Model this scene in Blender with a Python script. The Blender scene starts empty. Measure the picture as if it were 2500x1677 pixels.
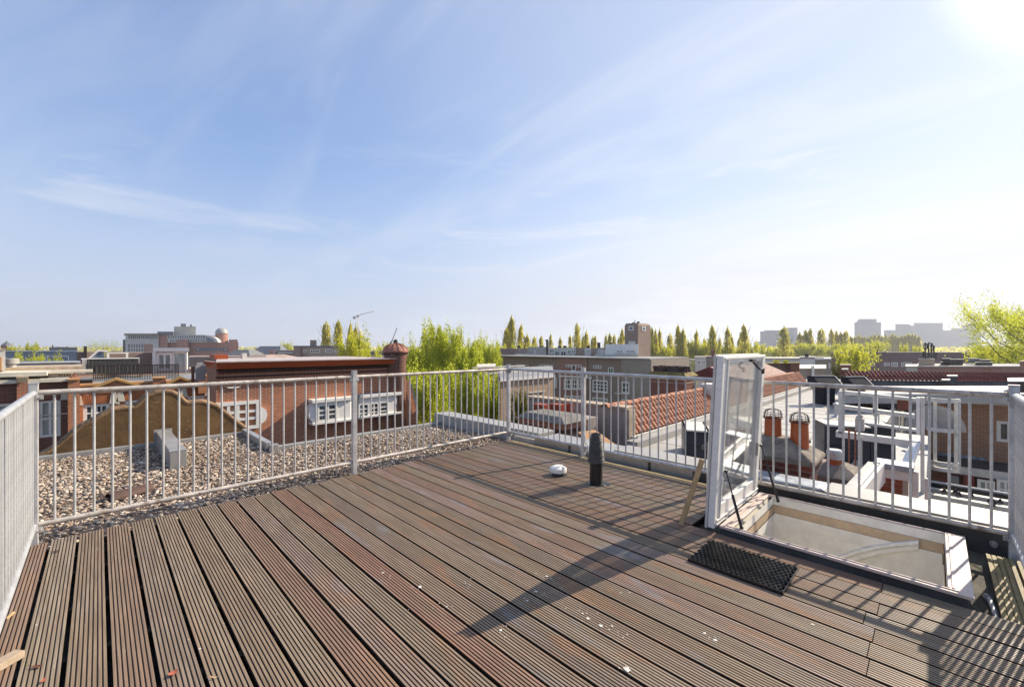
import bpy, math, random
import numpy as np
from mathutils import Vector, Matrix

random.seed(7)
rng = np.random.default_rng(7)
sc = bpy.context.scene
COL = sc.collection
rad = math.radians

# ------------------------------------------------------------------ camera
CAMH = 1.45
FOC, CX, HY = 1020.0, 1250.0, 849.0          # focal length, centre column and horizon row of the photograph
FW = np.array([.7036, .7107])                # view direction on the ground (X = across the planks, Y = along them)
RT = np.array([.7107, -.7036])
cam_d = bpy.data.cameras.new('camera')
cam = bpy.data.objects.new('camera', cam_d)
COL.objects.link(cam)
cam_d.sensor_width = 36
cam_d.lens = 36 * FOC / 2500
cam_d.shift_y = (HY - 838.5) / 2500
cam_d.clip_start = .05
cam_d.clip_end = 9000
cam.location = (0, 0, CAMH)
cam.rotation_euler = (rad(90), 0, math.atan2(-FW[0], FW[1]))
sc.camera = cam

# ------------------------------------------------------------------ sun and sky
SUN_EL = 32.6
sun_az = np.array([.973, -.23]); sun_az /= np.linalg.norm(sun_az)
sv = Vector((sun_az[0]*math.cos(rad(SUN_EL)), sun_az[1]*math.cos(rad(SUN_EL)), math.sin(rad(SUN_EL))))
sun_d = bpy.data.lights.new('sun', 'SUN')
sun_d.energy = 4.5
sun_d.angle = rad(.42)
sun_d.color = (1, .88, .71)
sun = bpy.data.objects.new('sun', sun_d)
COL.objects.link(sun)
sun.rotation_euler = sv.to_track_quat('Z', 'Y').to_euler()
sun.location = (30, -8, 30)

world = bpy.data.worlds.new('World')
sc.world = world
world.use_nodes = True
wn, wl = world.node_tree.nodes, world.node_tree.links
wn.clear()
def N(t, **k):
    n = wn.new(t)
    for a, b in k.items():
        setattr(n, a, b)
    return n
def wmath(op, a, b=None, c=None, clamp=False):
    n = N('ShaderNodeMath', operation=op, use_clamp=clamp)
    for i, v in enumerate((a, b, c)):
        if v is None: continue
        if isinstance(v, (int, float)): n.inputs[i].default_value = v
        else: wl.new(v, n.inputs[i])
    return n.outputs[0]
def wvm(op, a, b=None, s=None):
    n = N('ShaderNodeVectorMath', operation=op)
    for i, v in enumerate((a, b)):
        if v is None: continue
        if isinstance(v, (tuple, list)): n.inputs[i].default_value = v
        else: wl.new(v, n.inputs[i])
    if s is not None: n.inputs['Scale'].default_value = s
    return n
def wmix(f, a, b):
    n = N('ShaderNodeMix', data_type='RGBA')
    if isinstance(f, (int, float)): n.inputs[0].default_value = f
    else: wl.new(f, n.inputs[0])
    for i, v in ((6, a), (7, b)):
        if isinstance(v, tuple): n.inputs[i].default_value = (*v, 1)
        else: wl.new(v, n.inputs[i])
    return n.outputs[2]
sky = N('ShaderNodeTexSky', sky_type='NISHITA', sun_disc=False)
sky.sun_elevation = rad(SUN_EL)
sky.sun_rotation = math.atan2(sun_az[0], sun_az[1])
sky.air_density = 1.0; sky.dust_density = .25; sky.ozone_density = 1.2; sky.altitude = 0
tc = N('ShaderNodeTexCoord')
dirv = tc.outputs['Generated']
sep = N('ShaderNodeSeparateXYZ'); wl.new(dirv, sep.inputs[0])
zc = wmath('MAXIMUM', sep.outputs[2], .02)
# a high flat layer of thin cirrus: direction projected on a plane overhead
px_ = wmath('DIVIDE', sep.outputs[0], wmath('ADD', zc, .10))
py_ = wmath('DIVIDE', sep.outputs[1], wmath('ADD', zc, .10))
cmb = N('ShaderNodeCombineXYZ'); wl.new(px_, cmb.inputs[0]); wl.new(py_, cmb.inputs[1])
def cirrus(angle, sx, sy, scale, det, lo, hi, off):
    mp = N('ShaderNodeMapping'); wl.new(cmb.outputs[0], mp.inputs[0])
    mp.inputs['Rotation'].default_value = (0, 0, rad(angle)); mp.inputs['Scale'].default_value = (sx, sy, 1)
    mp.inputs['Location'].default_value = off
    nz = N('ShaderNodeTexNoise'); wl.new(mp.outputs[0], nz.inputs['Vector'])
    nz.inputs['Scale'].default_value = scale; nz.inputs['Detail'].default_value = det
    nz.inputs['Roughness'].default_value = .55; nz.inputs['Distortion'].default_value = .9
    mr = N('ShaderNodeMapRange', interpolation_type='SMOOTHSTEP'); wl.new(nz.outputs[0], mr.inputs[0])
    mr.inputs[1].default_value = lo; mr.inputs[2].default_value = hi
    return mr.outputs[0]
c1 = cirrus(12, 1.0, .26, 1.1, 7, .47, .76, (3.1, 1.7, 0))
c2 = cirrus(-24, .9, .22, 1.9, 8, .50, .80, (7.9, 2.2, 0))
az_ = wmath('ARCTAN2', sep.outputs[0], sep.outputs[1])
cm3 = N('ShaderNodeCombineXYZ'); wl.new(wmath('ADD', wmath('MULTIPLY', az_, 2.2), wmath('MULTIPLY', sep.outputs[2], 5.0)), cm3.inputs[0]); wl.new(wmath('ADD', wmath('MULTIPLY', sep.outputs[2], 13.0), wmath('MULTIPLY', az_, -1.3)), cm3.inputs[1])
nz3 = N('ShaderNodeTexNoise'); wl.new(cm3.outputs[0], nz3.inputs['Vector']); nz3.inputs['Scale'].default_value = 1.0; nz3.inputs['Detail'].default_value = 8; nz3.inputs['Roughness'].default_value = .6; nz3.inputs['Distortion'].default_value = .7
mr3 = N('ShaderNodeMapRange', interpolation_type='SMOOTHSTEP'); wl.new(nz3.outputs[0], mr3.inputs[0]); mr3.inputs[1].default_value = .50; mr3.inputs[2].default_value = .74
lowb = N('ShaderNodeMapRange', interpolation_type='SMOOTHSTEP'); wl.new(sep.outputs[2], lowb.inputs[0]); lowb.inputs[1].default_value = .48; lowb.inputs[2].default_value = .22
c3 = wmath('MULTIPLY', mr3.outputs[0], lowb.outputs[0])
cl = wmath('MAXIMUM', wmath('MAXIMUM', wmath('MULTIPLY', c1, .6), wmath('MULTIPLY', c2, .5)), c3)
# veil thicker towards the sun side and towards the horizon
sdot = wvm('DOT_PRODUCT', dirv, tuple(sv)).outputs['Value']
veil = N('ShaderNodeMapRange', interpolation_type='SMOOTHSTEP'); wl.new(sdot, veil.inputs[0])
veil.inputs[1].default_value = .15; veil.inputs[2].default_value = 1.0
hor = N('ShaderNodeMapRange', interpolation_type='SMOOTHSTEP'); wl.new(sep.outputs[2], hor.inputs[0])
hor.inputs[1].default_value = .42; hor.inputs[2].default_value = -.02
hz = wmath('MULTIPLY', hor.outputs[0], .93)
vl = wmath('MULTIPLY', veil.outputs[0], .45)
base_veil = wmath('ADD', hz, vl, clamp=True)
cden = wmath('MULTIPLY', cl, wmath('ADD', .72, wmath('MULTIPLY', veil.outputs[0], .35)))
hsv = N('ShaderNodeHueSaturation'); wl.new(sky.outputs[0], hsv.inputs['Color'])
hsv.inputs['Saturation'].default_value = 1.1; hsv.inputs['Value'].default_value = 1.12
lavender = (3.2, 3.5, 4.35)
warmw = (5.0, 5.15, 5.4)
veilcol = wmix(veil.outputs[0], lavender, warmw)
m0 = wmix(.42, hsv.outputs[0], (1.75, 2.45, 4.5))
m1 = wmix(base_veil, m0, veilcol)
cloudc = wmix(veil.outputs[0], (3.8, 4.2, 5.0), (5.6, 5.6, 5.7))
m2 = wmix(cden, m1, cloudc)
au = N('ShaderNodeMapRange', interpolation_type='SMOOTHSTEP'); wl.new(sdot, au.inputs[0]); au.inputs[1].default_value = .976; au.inputs[2].default_value = .995
m2 = wmix(wmath('MULTIPLY', au.outputs[0], .6), m2, (9.5, 9.4, 9.2))
bg = N('ShaderNodeBackground'); wl.new(m2, bg.inputs[0]); bg.inputs[1].default_value = .10
wo = N('ShaderNodeOutputWorld'); wl.new(bg.outputs[0], wo.inputs[0])

sc.view_settings.view_transform = 'Standard'
sc.view_settings.look = 'None'
sc.view_settings.exposure = .86
sc.view_settings.gamma = 1
sc.view_settings.use_curve_mapping = False
sc.cycles.max_bounces = 8
sc.cycles.diffuse_bounces = 3
sc.cycles.glossy_bounces = 3
sc.cycles.transparent_max_bounces = 16
sc.cycles.volume_bounces = 0
sc.cycles.use_denoising = True
sc.cycles.caustics_reflective = False
sc.cycles.caustics_refractive = False

# ------------------------------------------------------------------ materials
MATS = {}
def newmat(name):
    m = bpy.data.materials.new(name); m.use_nodes = True
    nt = m.node_tree; nt.nodes.clear()
    o = nt.nodes.new('ShaderNodeOutputMaterial')
    return m, nt, o
class G:
    """small node graph helper"""
    def __init__(s, nt): s.nt = nt
    def n(s, t, ins=None, **k):
        nd = s.nt.nodes.new(t)
        for a, b in k.items(): setattr(nd, a, b)
        for a, b in (ins or {}).items():
            if hasattr(b, 'is_linked') or isinstance(b, bpy.types.NodeSocket): s.nt.links.new(b, nd.inputs[a])
            else: nd.inputs[a].default_value = b
        return nd
    def math(s, op, a, b=0.0, clamp=False):
        return s.n('ShaderNodeMath', {0: a, 1: b}, operation=op, use_clamp=clamp).outputs[0]
    def mix(s, f, a, b, mode='MIX'):
        if isinstance(a, tuple): a = (*a[:3], 1)
        if isinstance(b, tuple): b = (*b[:3], 1)
        return s.n('ShaderNodeMix', {0: f, 6: a, 7: b}, data_type='RGBA', blend_type=mode).outputs[2]
    def noise(s, vec, scale, det=4, rough=.55, dist=0):
        return s.n('ShaderNodeTexNoise', {'Vector': vec, 'Scale': scale, 'Detail': det, 'Roughness': rough, 'Distortion': dist}).outputs[0]
    def ramp(s, v, lo, hi, a=0., b=1.):
        return s.n('ShaderNodeMapRange', {0: v, 1: lo, 2: hi, 3: a, 4: b}, interpolation_type='SMOOTHSTEP').outputs[0]
    def map(s, vec, sc=(1, 1, 1), loc=(0, 0, 0), rot=(0, 0, 0)):
        return s.n('ShaderNodeMapping', {'Vector': vec, 'Scale': sc, 'Location': loc, 'Rotation': rot}).outputs[0]
    def coord(s): return s.n('ShaderNodeTexCoord').outputs['Object']
    def bump(s, h, strength=.4, dist=.01):
        return s.n('ShaderNodeBump', {'Height': h, 'Strength': strength, 'Distance': dist}).outputs[0]

def mat(name, col, rough=.75, metal=0., var=.25, scale=3., bump=.0, bscale=40., spots=None, col2=None, spec=.4, world=False, streak=0.):
    """a weathered plain material: base colour, slow patches, fine grain, optional second colour and streaks"""
    if name in MATS: return MATS[name]
    m, nt, o = newmat(name); g = G(nt)
    co = g.coord() if not world else g.n('ShaderNodeNewGeometry').outputs['Position']
    n1 = g.noise(co, scale, 5, .6, .4)
    n2 = g.noise(co, scale*9, 4, .6)
    f = g.ramp(n1, .3, .72)
    dark = tuple(c*(1-var) for c in col); lite = tuple(min(1, c*(1+var*.7)) for c in col)
    c = g.mix(f, dark, lite)
    if col2:
        c = g.mix(g.ramp(g.noise(co, scale*1.7, 6, .65, .8), .52, .66), c, col2)
    c = g.mix(g.ramp(n2, .25, .8, .0, .35), c, tuple(x*.55 for x in col))
    if streak:
        st = g.noise(g.map(co, (1, 1, .06)), scale*4, 4, .6)
        c = g.mix(g.ramp(st, .5, .8, 0, streak), c, tuple(x*.45 for x in col))
    if spots:
        sp = g.noise(co, scale*14, 3, .7)
        c = g.mix(g.ramp(sp, .66, .72), c, spots)
    p = g.n('ShaderNodeBsdfPrincipled', {'Base Color': c, 'Roughness': rough, 'Metallic': metal, 'Specular IOR Level': spec})
    rr = g.ramp(n2, .2, .8, max(.05, rough-.12), min(1, rough+.12)); nt.links.new(rr, p.inputs['Roughness'])
    if bump:
        nt.links.new(g.bump(g.noise(co, bscale, 5, .65), bump, .01), p.inputs['Normal'])
    nt.links.new(p.outputs[0], o.inputs[0])
    MATS[name] = m
    return m

def brickmat(name, c1, c2, mortar, w=.215, h=.0625, m=.011, patch=None, pscale=.7, bump=.5, dirt=.5, soot=None, top=None):
    if name in MATS: return MATS[name]
    mm, nt, o = newmat(name); g = G(nt)
    co = g.coord()
    sp = g.n('ShaderNodeSeparateXYZ', {0: co})
    x = g.math('ADD', sp.outputs[0], sp.outputs[1])
    v = g.n('ShaderNodeCombineXYZ', {0: x, 1: sp.outputs[2], 2: 0.}).outputs[0]
    b = g.n('ShaderNodeTexBrick', {'Vector': v, 'Color1': (*c1, 1), 'Color2': (*c2, 1), 'Mortar': (*mortar, 1), 'Scale': 1., 'Mortar Size': m,
                                    'Mortar Smooth': .3, 'Bias': 0., 'Brick Width': w, 'Row Height': h})
    b.offset = .5
    cell = g.noise(g.n('ShaderNodeVectorMath', {0: v, 1: (w, h, 1)}, operation='SNAP').outputs[0], 13.7, 1)
    c = g.mix(g.ramp(cell, .35, .7, 0., .6), b.outputs[0], tuple(x*.42 for x in c1))
    c = g.mix(g.ramp(g.noise(co, pscale, 6, .65, .7), .35, .75, 0, dirt), c, tuple(x*.40 for x in c2))
    if patch:
        c = g.mix(g.ramp(g.noise(co, pscale*1.7, 7, .75, 1.2), .58, .70, 0, .55), c, patch)
    if soot:
        st = g.noise(g.map(co, (1, 1, .08)), 2.5, 5, .6)
        c = g.mix(g.ramp(st, .5, .75, 0, .6), c, soot)
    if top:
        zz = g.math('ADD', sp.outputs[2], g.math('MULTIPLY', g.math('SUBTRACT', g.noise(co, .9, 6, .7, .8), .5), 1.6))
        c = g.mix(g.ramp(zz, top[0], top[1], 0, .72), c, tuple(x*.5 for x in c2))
    c = g.mix(b.outputs['Fac'], c, mortar)
    p = g.n('ShaderNodeBsdfPrincipled', {'Base Color': c, 'Roughness': .86, 'Specular IOR Level': .25})
    hh = g.math('SUBTRACT', g.math('MULTIPLY', g.noise(co, 60, 3), .4), b.outputs['Fac'])
    nt.links.new(g.bump(hh, bump, .008), p.inputs['Normal'])
    nt.links.new(p.outputs[0], o.inputs[0])
    MATS[name] = mm
    return mm

def glassmat(name, col=(.03, .035, .04), tint=(.12, .15, .15)):
    if name in MATS: return MATS[name]
    m, nt, o = newmat(name); g = G(nt)
    co = g.coord()
    c = g.mix(g.ramp(g.noise(g.map(co, (2.5, 2.5, .5)), 1.5, 3), .4, .65), col, tint)
    p = g.n('ShaderNodeBsdfPrincipled', {'Base Color': c, 'Roughness': .08, 'Specular IOR Level': .6})
    nt.links.new(g.bump(g.noise(co, 1.3, 2), .08, .02), p.inputs['Normal'])
    nt.links.new(p.outputs[0], o.inputs[0]); MATS[name] = m
    return m

def leafmat(name, a, b, trans=.5):
    m, nt, o = newmat(name); g = G(nt)
    ri = g.n('ShaderNodeNewGeometry').outputs['Random Per Island']
    oi = g.n('ShaderNodeObjectInfo').outputs['Random']
    co = g.n('ShaderNodeNewGeometry').outputs['Position']
    f = g.math('ADD', g.math('MULTIPLY', ri, .55), g.math('MULTIPLY', g.noise(co, .35, 3), .45))
    f = g.math('ADD', f, g.math('MULTIPLY', g.math('SUBTRACT', oi, .5), .3), clamp=True)
    c = g.mix(f, a, b)
    d = g.n('ShaderNodeBsdfDiffuse', {'Color': c, 'Roughness': .6})
    t = g.n('ShaderNodeBsdfTranslucent', {'Color': g.mix(.30, c, (.66, .66, .05))})
    ms = g.n('ShaderNodeMixShader', {0: trans, 1: d.outputs[0], 2: t.outputs[0]})
    nt.links.new(ms.outputs[0], o.inputs[0]); MATS[name] = m
    return m

def woodmat():
    m, nt, o = newmat('weathered grooved hardwood'); g = G(nt)
    oi = g.n('ShaderNodeObjectInfo').outputs
    co0 = g.coord()
    off = g.n('ShaderNodeCombineXYZ', {0: g.math('MULTIPLY', oi['Random'], 31.), 1: g.math('MULTIPLY', oi['Random'], 57.), 2: 0.}).outputs[0]
    co = g.n('ShaderNodeVectorMath', {0: co0, 1: off}, operation='ADD').outputs[0]
    grain = g.noise(g.map(co, (30, 1.2, 6)), 2.2, 6, .65, .6)
    slow = g.noise(g.map(co, (3, .55, 1)), 1.6, 4, .55)
    r = oi['Random']
    base = g.n('ShaderNodeValToRGB', {0: r})
    cr = base.color_ramp
    cols = [(0, (.265, .190, .122)), (.14, (.33, .26, .185)), (.26, (.29, .170, .112)), (.38, (.22, .175, .125)), (.50, (.36, .245, .20)),
            (.62, (.26, .20, .145)), (.74, (.315, .160, .108)), (.86, (.32, .26, .19)), (1, (.25, .185, .122))]
    cr.elements[0].position = 0; cr.elements[0].color = (*cols[0][1], 1)
    cr.elements[1].position = 1; cr.elements[1].color = (*cols[-1][1], 1)
    for p_, c_ in cols[1:-1]:
        e = cr.elements.new(p_); e.color = (*c_, 1)
    c = g.mix(g.ramp(slow, .35, .75, 0, .5), base.outputs[0], (.33, .265, .185))
    # orange new-wood patches and bluish worn patches, in the wetter zone of the deck
    pos = g.n('ShaderNodeNewGeometry').outputs['Position']
    zone = g.ramp(g.n('ShaderNodeSeparateXYZ', {0: pos}).outputs[0], .6, 1.7, .25, 1.)
    pt = g.noise(g.map(co, (4, .9, 1)), 1.9, 3, .5, .5)
    c = g.mix(g.math('MULTIPLY', zone, g.ramp(pt, .55, .66, 0, .6)), c, (.42, .215, .105))
    pb = g.noise(g.map(co, (4, .8, 1), (5, 9, 2)), 1.5, 3, .5, .5)
    c = g.mix(g.math('MULTIPLY', zone, g.ramp(pb, .61, .70, 0, .5)), c, (.34, .36, .40))
    c = g.mix(g.ramp(grain, .35, .72, .62, 0.), c, (.125, .085, .055))
    # grooves coloured almost black towards their bottom
    z = g.n('ShaderNodeSeparateXYZ', {0: co0}).outputs[2]
    c = g.mix(g.ramp(z, -.0032, -.0006, .88, 0.), c, (.022, .014, .010))
    # bird droppings and grit
    vo = g.n('ShaderNodeTexVoronoi', {'Vector': g.map(pos, (1, 1, .01)), 'Scale': 9.5, 'Randomness': 1.}, feature='F1')
    cl = g.noise(pos, 1.1, 3)
    dr = g.math('MULTIPLY', g.ramp(vo.outputs['Distance'], .062, .035), g.ramp(cl, .57, .60))
    c = g.mix(dr, c, (.66, .63, .58))
    p = g.n('ShaderNodeBsdfPrincipled', {'Base Color': c, 'Roughness': .62, 'Specular IOR Level': .35})
    nt.links.new(g.ramp(slow, .3, .7, .50, .72), p.inputs['Roughness'])
    nt.links.new(g.bump(grain, .35, .003), p.inputs['Normal'])
    nt.links.new(p.outputs[0], o.inputs[0])
    return m
WOOD = woodmat()

GALV = mat('galvanised steel', (.58, .57, .56), .48, .30, .22, 6, .15, 60, col2=(.38, .38, .40))
GALV_R = mat('weathered galvanised steel', (.56, .51, .46), .6, .2, .3, 7, .35, 60, col2=(.27, .20, .16), spots=(.16, .095, .065))
GALV_L = mat('bright galvanised steel', (.44, .45, .46), .5, .25, .15, 7, .2, 50, spots=(.25, .24, .23))
ZINC = mat('zinc sheet', (.42, .41, .39), .42, .40, .2, 1.8, .1, 12, streak=.3)
ZINC_L = mat('pale coated sheet', (.37, .36, .34), .5, .1, .12, 2.0, .1, 14, streak=.15)
LEAD = mat('lead flashing', (.30, .33, .38), .5, .4, .3, 4, .5, 12, col2=(.55, .57, .60))
BITUM = mat('dark bitumen felt', (.050, .050, .050), .78, 0, .4, 5, .8, 90, spots=(.16, .16, .15))
BITUM_S = mat('smooth dark roofing', (.060, .060, .062), .55, 0, .35, 3, .2, 20)
GRAN = mat('mineral granules', (.135, .125, .10), .9, 0, .4, 6, 1.0, 180, spots=(.35, .33, .28))
WHITE = mat('white paint', (.86, .83, .77), .45, 0, .06, 3, .05, 30)
WHITE_D = mat('worn white paint', (.66, .63, .57), .6, 0, .15, 6, .1, 30, streak=.25)
CREAM = mat('cream paint', (.66, .61, .50), .6, 0, .12, 3, .1, 30)
CREAM_IN = mat('cream plaster', (.88, .84, .75), .7, 0, .04, 1.5)
TAN_IN = mat('tan interior finish', (.58, .43, .28), .6, 0, .15, 4)
PINK = mat('pinkish worn paint', (.62, .50, .44), .55, 0, .1, 12, .2, 60, spots=(.20, .12, .09), col2=(.62, .48, .42))
PLASTIC_K = mat('black plastic', (.018, .018, .02), .38, 0, .3, 6)
PLASTIC_G = mat('dark grey rubber', (.10, .095, .09), .55, 0, .3, 8, .2, 40)
RUBBER = mat('black rubber', (.012, .012, .013), .30, 0, .3, 20, .1, 60)
PINE = mat('raw pine', (.50, .34, .17), .6, 0, .2, 8, .2, 50)
YELLOWW = mat('yellowed lath', (.46, .36, .17), .65, 0, .35, 9, .2, 50)
MOSSW = mat('algae stained timber', (.25, .19, .085), .7, 0, .35, 7, .4, 50, col2=(.17, .15, .06))
ORANGE_T = mat('orange terracotta', (.42, .10, .028), .5, 0, .12, 5)
CONC = mat('weathered concrete', (.25, .21, .17), .9, 0, .4, 6, 1., 60, spots=(.42, .40, .33), col2=(.13, .10, .08))
CONC_L = mat('pale concrete', (.46, .36, .26), .85, 0, .25, 5, .5, 50)
CONC_G = mat('grey concrete', (.46, .43, .39), .85, 0, .25, 3, .5, 30)
BROWNR = mat('brown rendered parapet', (.15, .084, .032), .82, 0, .38, 1.7, .6, 18, spots=(.40, .30, .18), col2=(.095, .052, .020), streak=.5)
RENDER_T = mat('tan render', (.46, .33, .22), .85, 0, .15, .8, .1, 10, streak=.4)
RENDER_G = mat('grey render', (.36, .30, .25), .85, 0, .2, 1.2, .2, 14, streak=.3)
FLATROOF = mat('pale flat roof felt', (.41, .39, .36), .55, 0, .14, .7, .2, 9, spots=None, col2=(.44, .43, .42))
FLATROOF_D = mat('grey flat roof felt', (.28, .28, .28), .6, 0, .2, .8, .2, 9)
MATTEK = mat('matt dark sheet', (.030, .032, .042), .9, 0, .2, 3, spec=.1)
BLUEK = mat('dark blue plastic', (.020, .026, .042), .35, 0, .25, 3)
SLATE = mat('dark slate', (.15, .16, .18), .6, 0, .3, 2, .3, 20)
GREYR = mat('grey roofing', (.30, .29, .28), .7, 0, .2, 1, .1, 10)
BROWNROOF = mat('brown roof felt', (.34, .25, .20), .8, 0, .25, .7, .1, 10)
DARKM = mat('dark painted metal', (.05, .045, .042), .5, .2, .3, 6)
BLUEGL = mat('blue grey cladding', (.20, .25, .33), .4, .1, .2, .3)
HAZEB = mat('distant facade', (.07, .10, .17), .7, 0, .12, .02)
ASPHALT = mat('asphalt', (.055, .055, .055), .9, 0, .25, .3, .2, 10, world=True)
GROUNDM = mat('town ground', (.20, .18, .14), .95, 0, .4, .05, world=True)
TREEBARK = mat('bark', (.11, .085, .06), .9, 0, .3, 3, .6, 20)
BR_ORANGE = brickmat('orange brick', (.60, .215, .085), (.48, .155, .065), (.33, .24, .17), dirt=.25, pscale=.35, bump=.3)
BR_DARK = brickmat('dark red brick', (.28, .09, .06), (.21, .07, .05), (.15, .11, .09), dirt=.3, pscale=.4, bump=.3)
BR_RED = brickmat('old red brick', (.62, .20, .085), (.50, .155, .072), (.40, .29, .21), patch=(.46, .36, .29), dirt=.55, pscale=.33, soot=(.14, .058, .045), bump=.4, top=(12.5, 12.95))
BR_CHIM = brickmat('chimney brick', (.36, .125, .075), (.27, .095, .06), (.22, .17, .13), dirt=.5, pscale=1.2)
BR_BROWN = brickmat('brown brick', (.36, .255, .20), (.30, .21, .165), (.32, .26, .22), dirt=.25, pscale=.1, bump=.2)
BR_RBROWN = brickmat('red brown brick', (.46, .22, .16), (.38, .185, .14), (.30, .23, .19), dirt=.25, pscale=.1, bump=.2)
BR_GREY = brickmat('grey brown brick', (.46, .38, .30), (.40, .33, .26), (.32, .28, .24), dirt=.2, pscale=.1, bump=.2)
BR_MID = brickmat('mid brown brick', (.50, .225, .13), (.38, .17, .10), (.46, .35, .25), dirt=.2, pscale=.4, bump=.3)
PANT = mat('orange pantile', (.42, .155, .08), .78, 0, .45, 2, .2, 30, col2=(.30, .095, .050))
PANT_D = mat('dull red roof tile', (.17, .050, .040), .75, 0, .25, 1, .2, 20)
GLASS = glassmat('window glass')
GLASS_G = glassmat('curtained window glass', (.20, .24, .22), (.32, .36, .33))
GLASS_B = glassmat('sky blue glass', (.08, .12, .18), (.20, .26, .34))
LEAF = leafmat('spring leaves', (.38, .41, .03), (.72, .70, .08), .6)
LEAF_P = leafmat('poplar leaves', (.52, .49, .08), (.88, .78, .20), .72)
LEAF_W = leafmat('willow leaves', (.27, .35, .03), (.70, .72, .11), .6)
LEAF_D = leafmat('dark shrub leaves', (.035, .045, .015), (.08, .085, .025), .3)
m, nt, o = newmat('clear acrylic'); g = G(nt)
fr_ = g.n('ShaderNodeFresnel', {'IOR': 1.35})
dirt_ = g.ramp(g.noise(g.map(g.coord(), (1, 1, .5)), 5, 5, .7, .6), .45, .8, .03, .16)
t_ = g.n('ShaderNodeBsdfTransparent', {'Color': (.95, .96, .96, 1)})
fr_ = g.n('ShaderNodeMath', {0: fr_.outputs[0], 1: .45}, operation='MULTIPLY')
gl_ = g.n('ShaderNodeBsdfGlossy', {'Color': (1, 1, 1, 1), 'Roughness': .04})
df_ = g.n('ShaderNodeBsdfTranslucent', {'Color': (.80, .78, .75, 1)})
m1_ = g.n('ShaderNodeMixShader', {0: fr_.outputs[0], 1: t_.outputs[0], 2: gl_.outputs[0]})
m2_ = g.n('ShaderNodeMixShader', {0: dirt_, 1: m1_.outputs[0], 2: df_.outputs[0]})
nt.links.new(m2_.outputs[0], o.inputs[0])
ACRYL = m

# ------------------------------------------------------------------ geometry helpers
class MB:
    """collects simple solids, then links them as ONE mesh object"""
    def __init__(s): s.v = []; s.f = []; s.sm = []
    def add(s, vs, fs, smooth=False):
        b = len(s.v); s.v += [tuple(map(float, v)) for v in vs]
        s.f += [tuple(b+i for i in f) for f in fs]; s.sm += [smooth]*len(fs)
        return s
    def box(s, x0, x1, y0, y1, z0, z1):
        if x0 > x1: x0, x1 = x1, x0
        if y0 > y1: y0, y1 = y1, y0
        if z0 > z1: z0, z1 = z1, z0
        return s.add([(x0,y0,z0),(x1,y0,z0),(x1,y1,z0),(x0,y1,z0),(x0,y0,z1),(x1,y0,z1),(x1,y1,z1),(x0,y1,z1)],
                     [(0,3,2,1),(4,5,6,7),(0,1,5,4),(1,2,6,5),(2,3,7,6),(3,0,4,7)])
    def hex(s, b, t):
        """8 corner solid: bottom ring, top ring (both counter-clockwise from above)"""
        n = len(b)
        return s.add(list(b)+list(t), [tuple(range(n-1,-1,-1)), tuple(range(n,2*n))]+[(i,(i+1)%n,n+(i+1)%n,n+i) for i in range(n)])
    def tube(s, p0, p1, r0, r1=None, n=8, caps=True):
        r1 = r0 if r1 is None else r1
        p0, p1 = Vector(p0), Vector(p1); d = (p1-p0)
        if d.length < 1e-7: return s
        d.normalize(); a = d.orthogonal().normalized(); b = d.cross(a)
        vs = [p0+(a*math.cos(2*math.pi*i/n)+b*math.sin(2*math.pi*i/n))*r0 for i in range(n)]
        vs += [p1+(a*math.cos(2*math.pi*i/n)+b*math.sin(2*math.pi*i/n))*r1 for i in range(n)]
        s.add(vs, [(i,(i+1)%n,n+(i+1)%n,n+i) for i in range(n)], True)
        if caps: s.add(vs, [tuple(range(n-1,-1,-1)), tuple(range(n,2*n))])
        return s
    def path(s, pts, r, n=8):
        for i in range(len(pts)-1): s.tube(pts[i], pts[i+1], r, r, n)
        return s
    def lathe(s, prof, c=(0,0), n=20, smooth=True, a0=0, a1=2*math.pi):
        k = len(prof); vs = []; full = abs(a1-a0-2*math.pi) < 1e-6
        m_ = n if full else n+1
        for i in range(m_):
            a = a0+(a1-a0)*i/n
            for r, z in prof: vs.append((c[0]+r*math.cos(a), c[1]+r*math.sin(a), z))
        fs = []
        for i in range(n):
            j = (i+1) % m_
            for q in range(k-1): fs.append((i*k+q, j*k+q, j*k+q+1, i*k+q+1))
        return s.add(vs, fs, smooth)
    def extr(s, poly, d0, d1, axis='y'):
        """polygon in (x,z) extruded along y (or (y,z) along x, or (x,y) along z)"""
        n = len(poly)
        def P(p, d): return (p[0], d, p[1]) if axis == 'y' else (d, p[0], p[1]) if axis == 'x' else (p[0], p[1], d)
        vs = [P(p, d0) for p in poly]+[P(p, d1) for p in poly]
        return s.add(vs, [tuple(range(n)), tuple(range(2*n-1,n-1,-1))]+[(i,n+i,n+(i+1)%n,(i+1)%n) for i in range(n)])
    def build(s, name, m, parent=None, off=(0,0,0), loc=None, rot=None, bevel=0, data_only=False):
        me = bpy.data.meshes.new(name)
        vs = [(v[0]-off[0], v[1]-off[1], v[2]-off[2]) for v in s.v] if any(off) else s.v
        me.from_pydata(vs, [], s.f)
        me.polygons.foreach_set('use_smooth', s.sm)
        me.materials.append(m); me.update()
        if any(s.sm): me.set_sharp_from_angle(angle=rad(38))
        if data_only: return me
        return link(name, me, parent, loc, rot, bevel)
def link(name, me, parent=None, loc=None, rot=None, bevel=0):
    ob = bpy.data.objects.new(name, me); COL.objects.link(ob)
    if parent is not None: ob.parent = parent
    if loc is not None: ob.location = loc
    if rot is not None: ob.rotation_euler = rot
    if bevel:
        b = ob.modifiers.new('bevel', 'BEVEL'); b.width = bevel; b.segments = 2; b.limit_method = 'ANGLE'
    return ob
def tag(ob, label=None, cat=None, group=None, kind=None):
    if label: ob['label'] = label
    if cat: ob['category'] = cat
    if group: ob['group'] = group
    if kind: ob['kind'] = kind
    return ob
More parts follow.
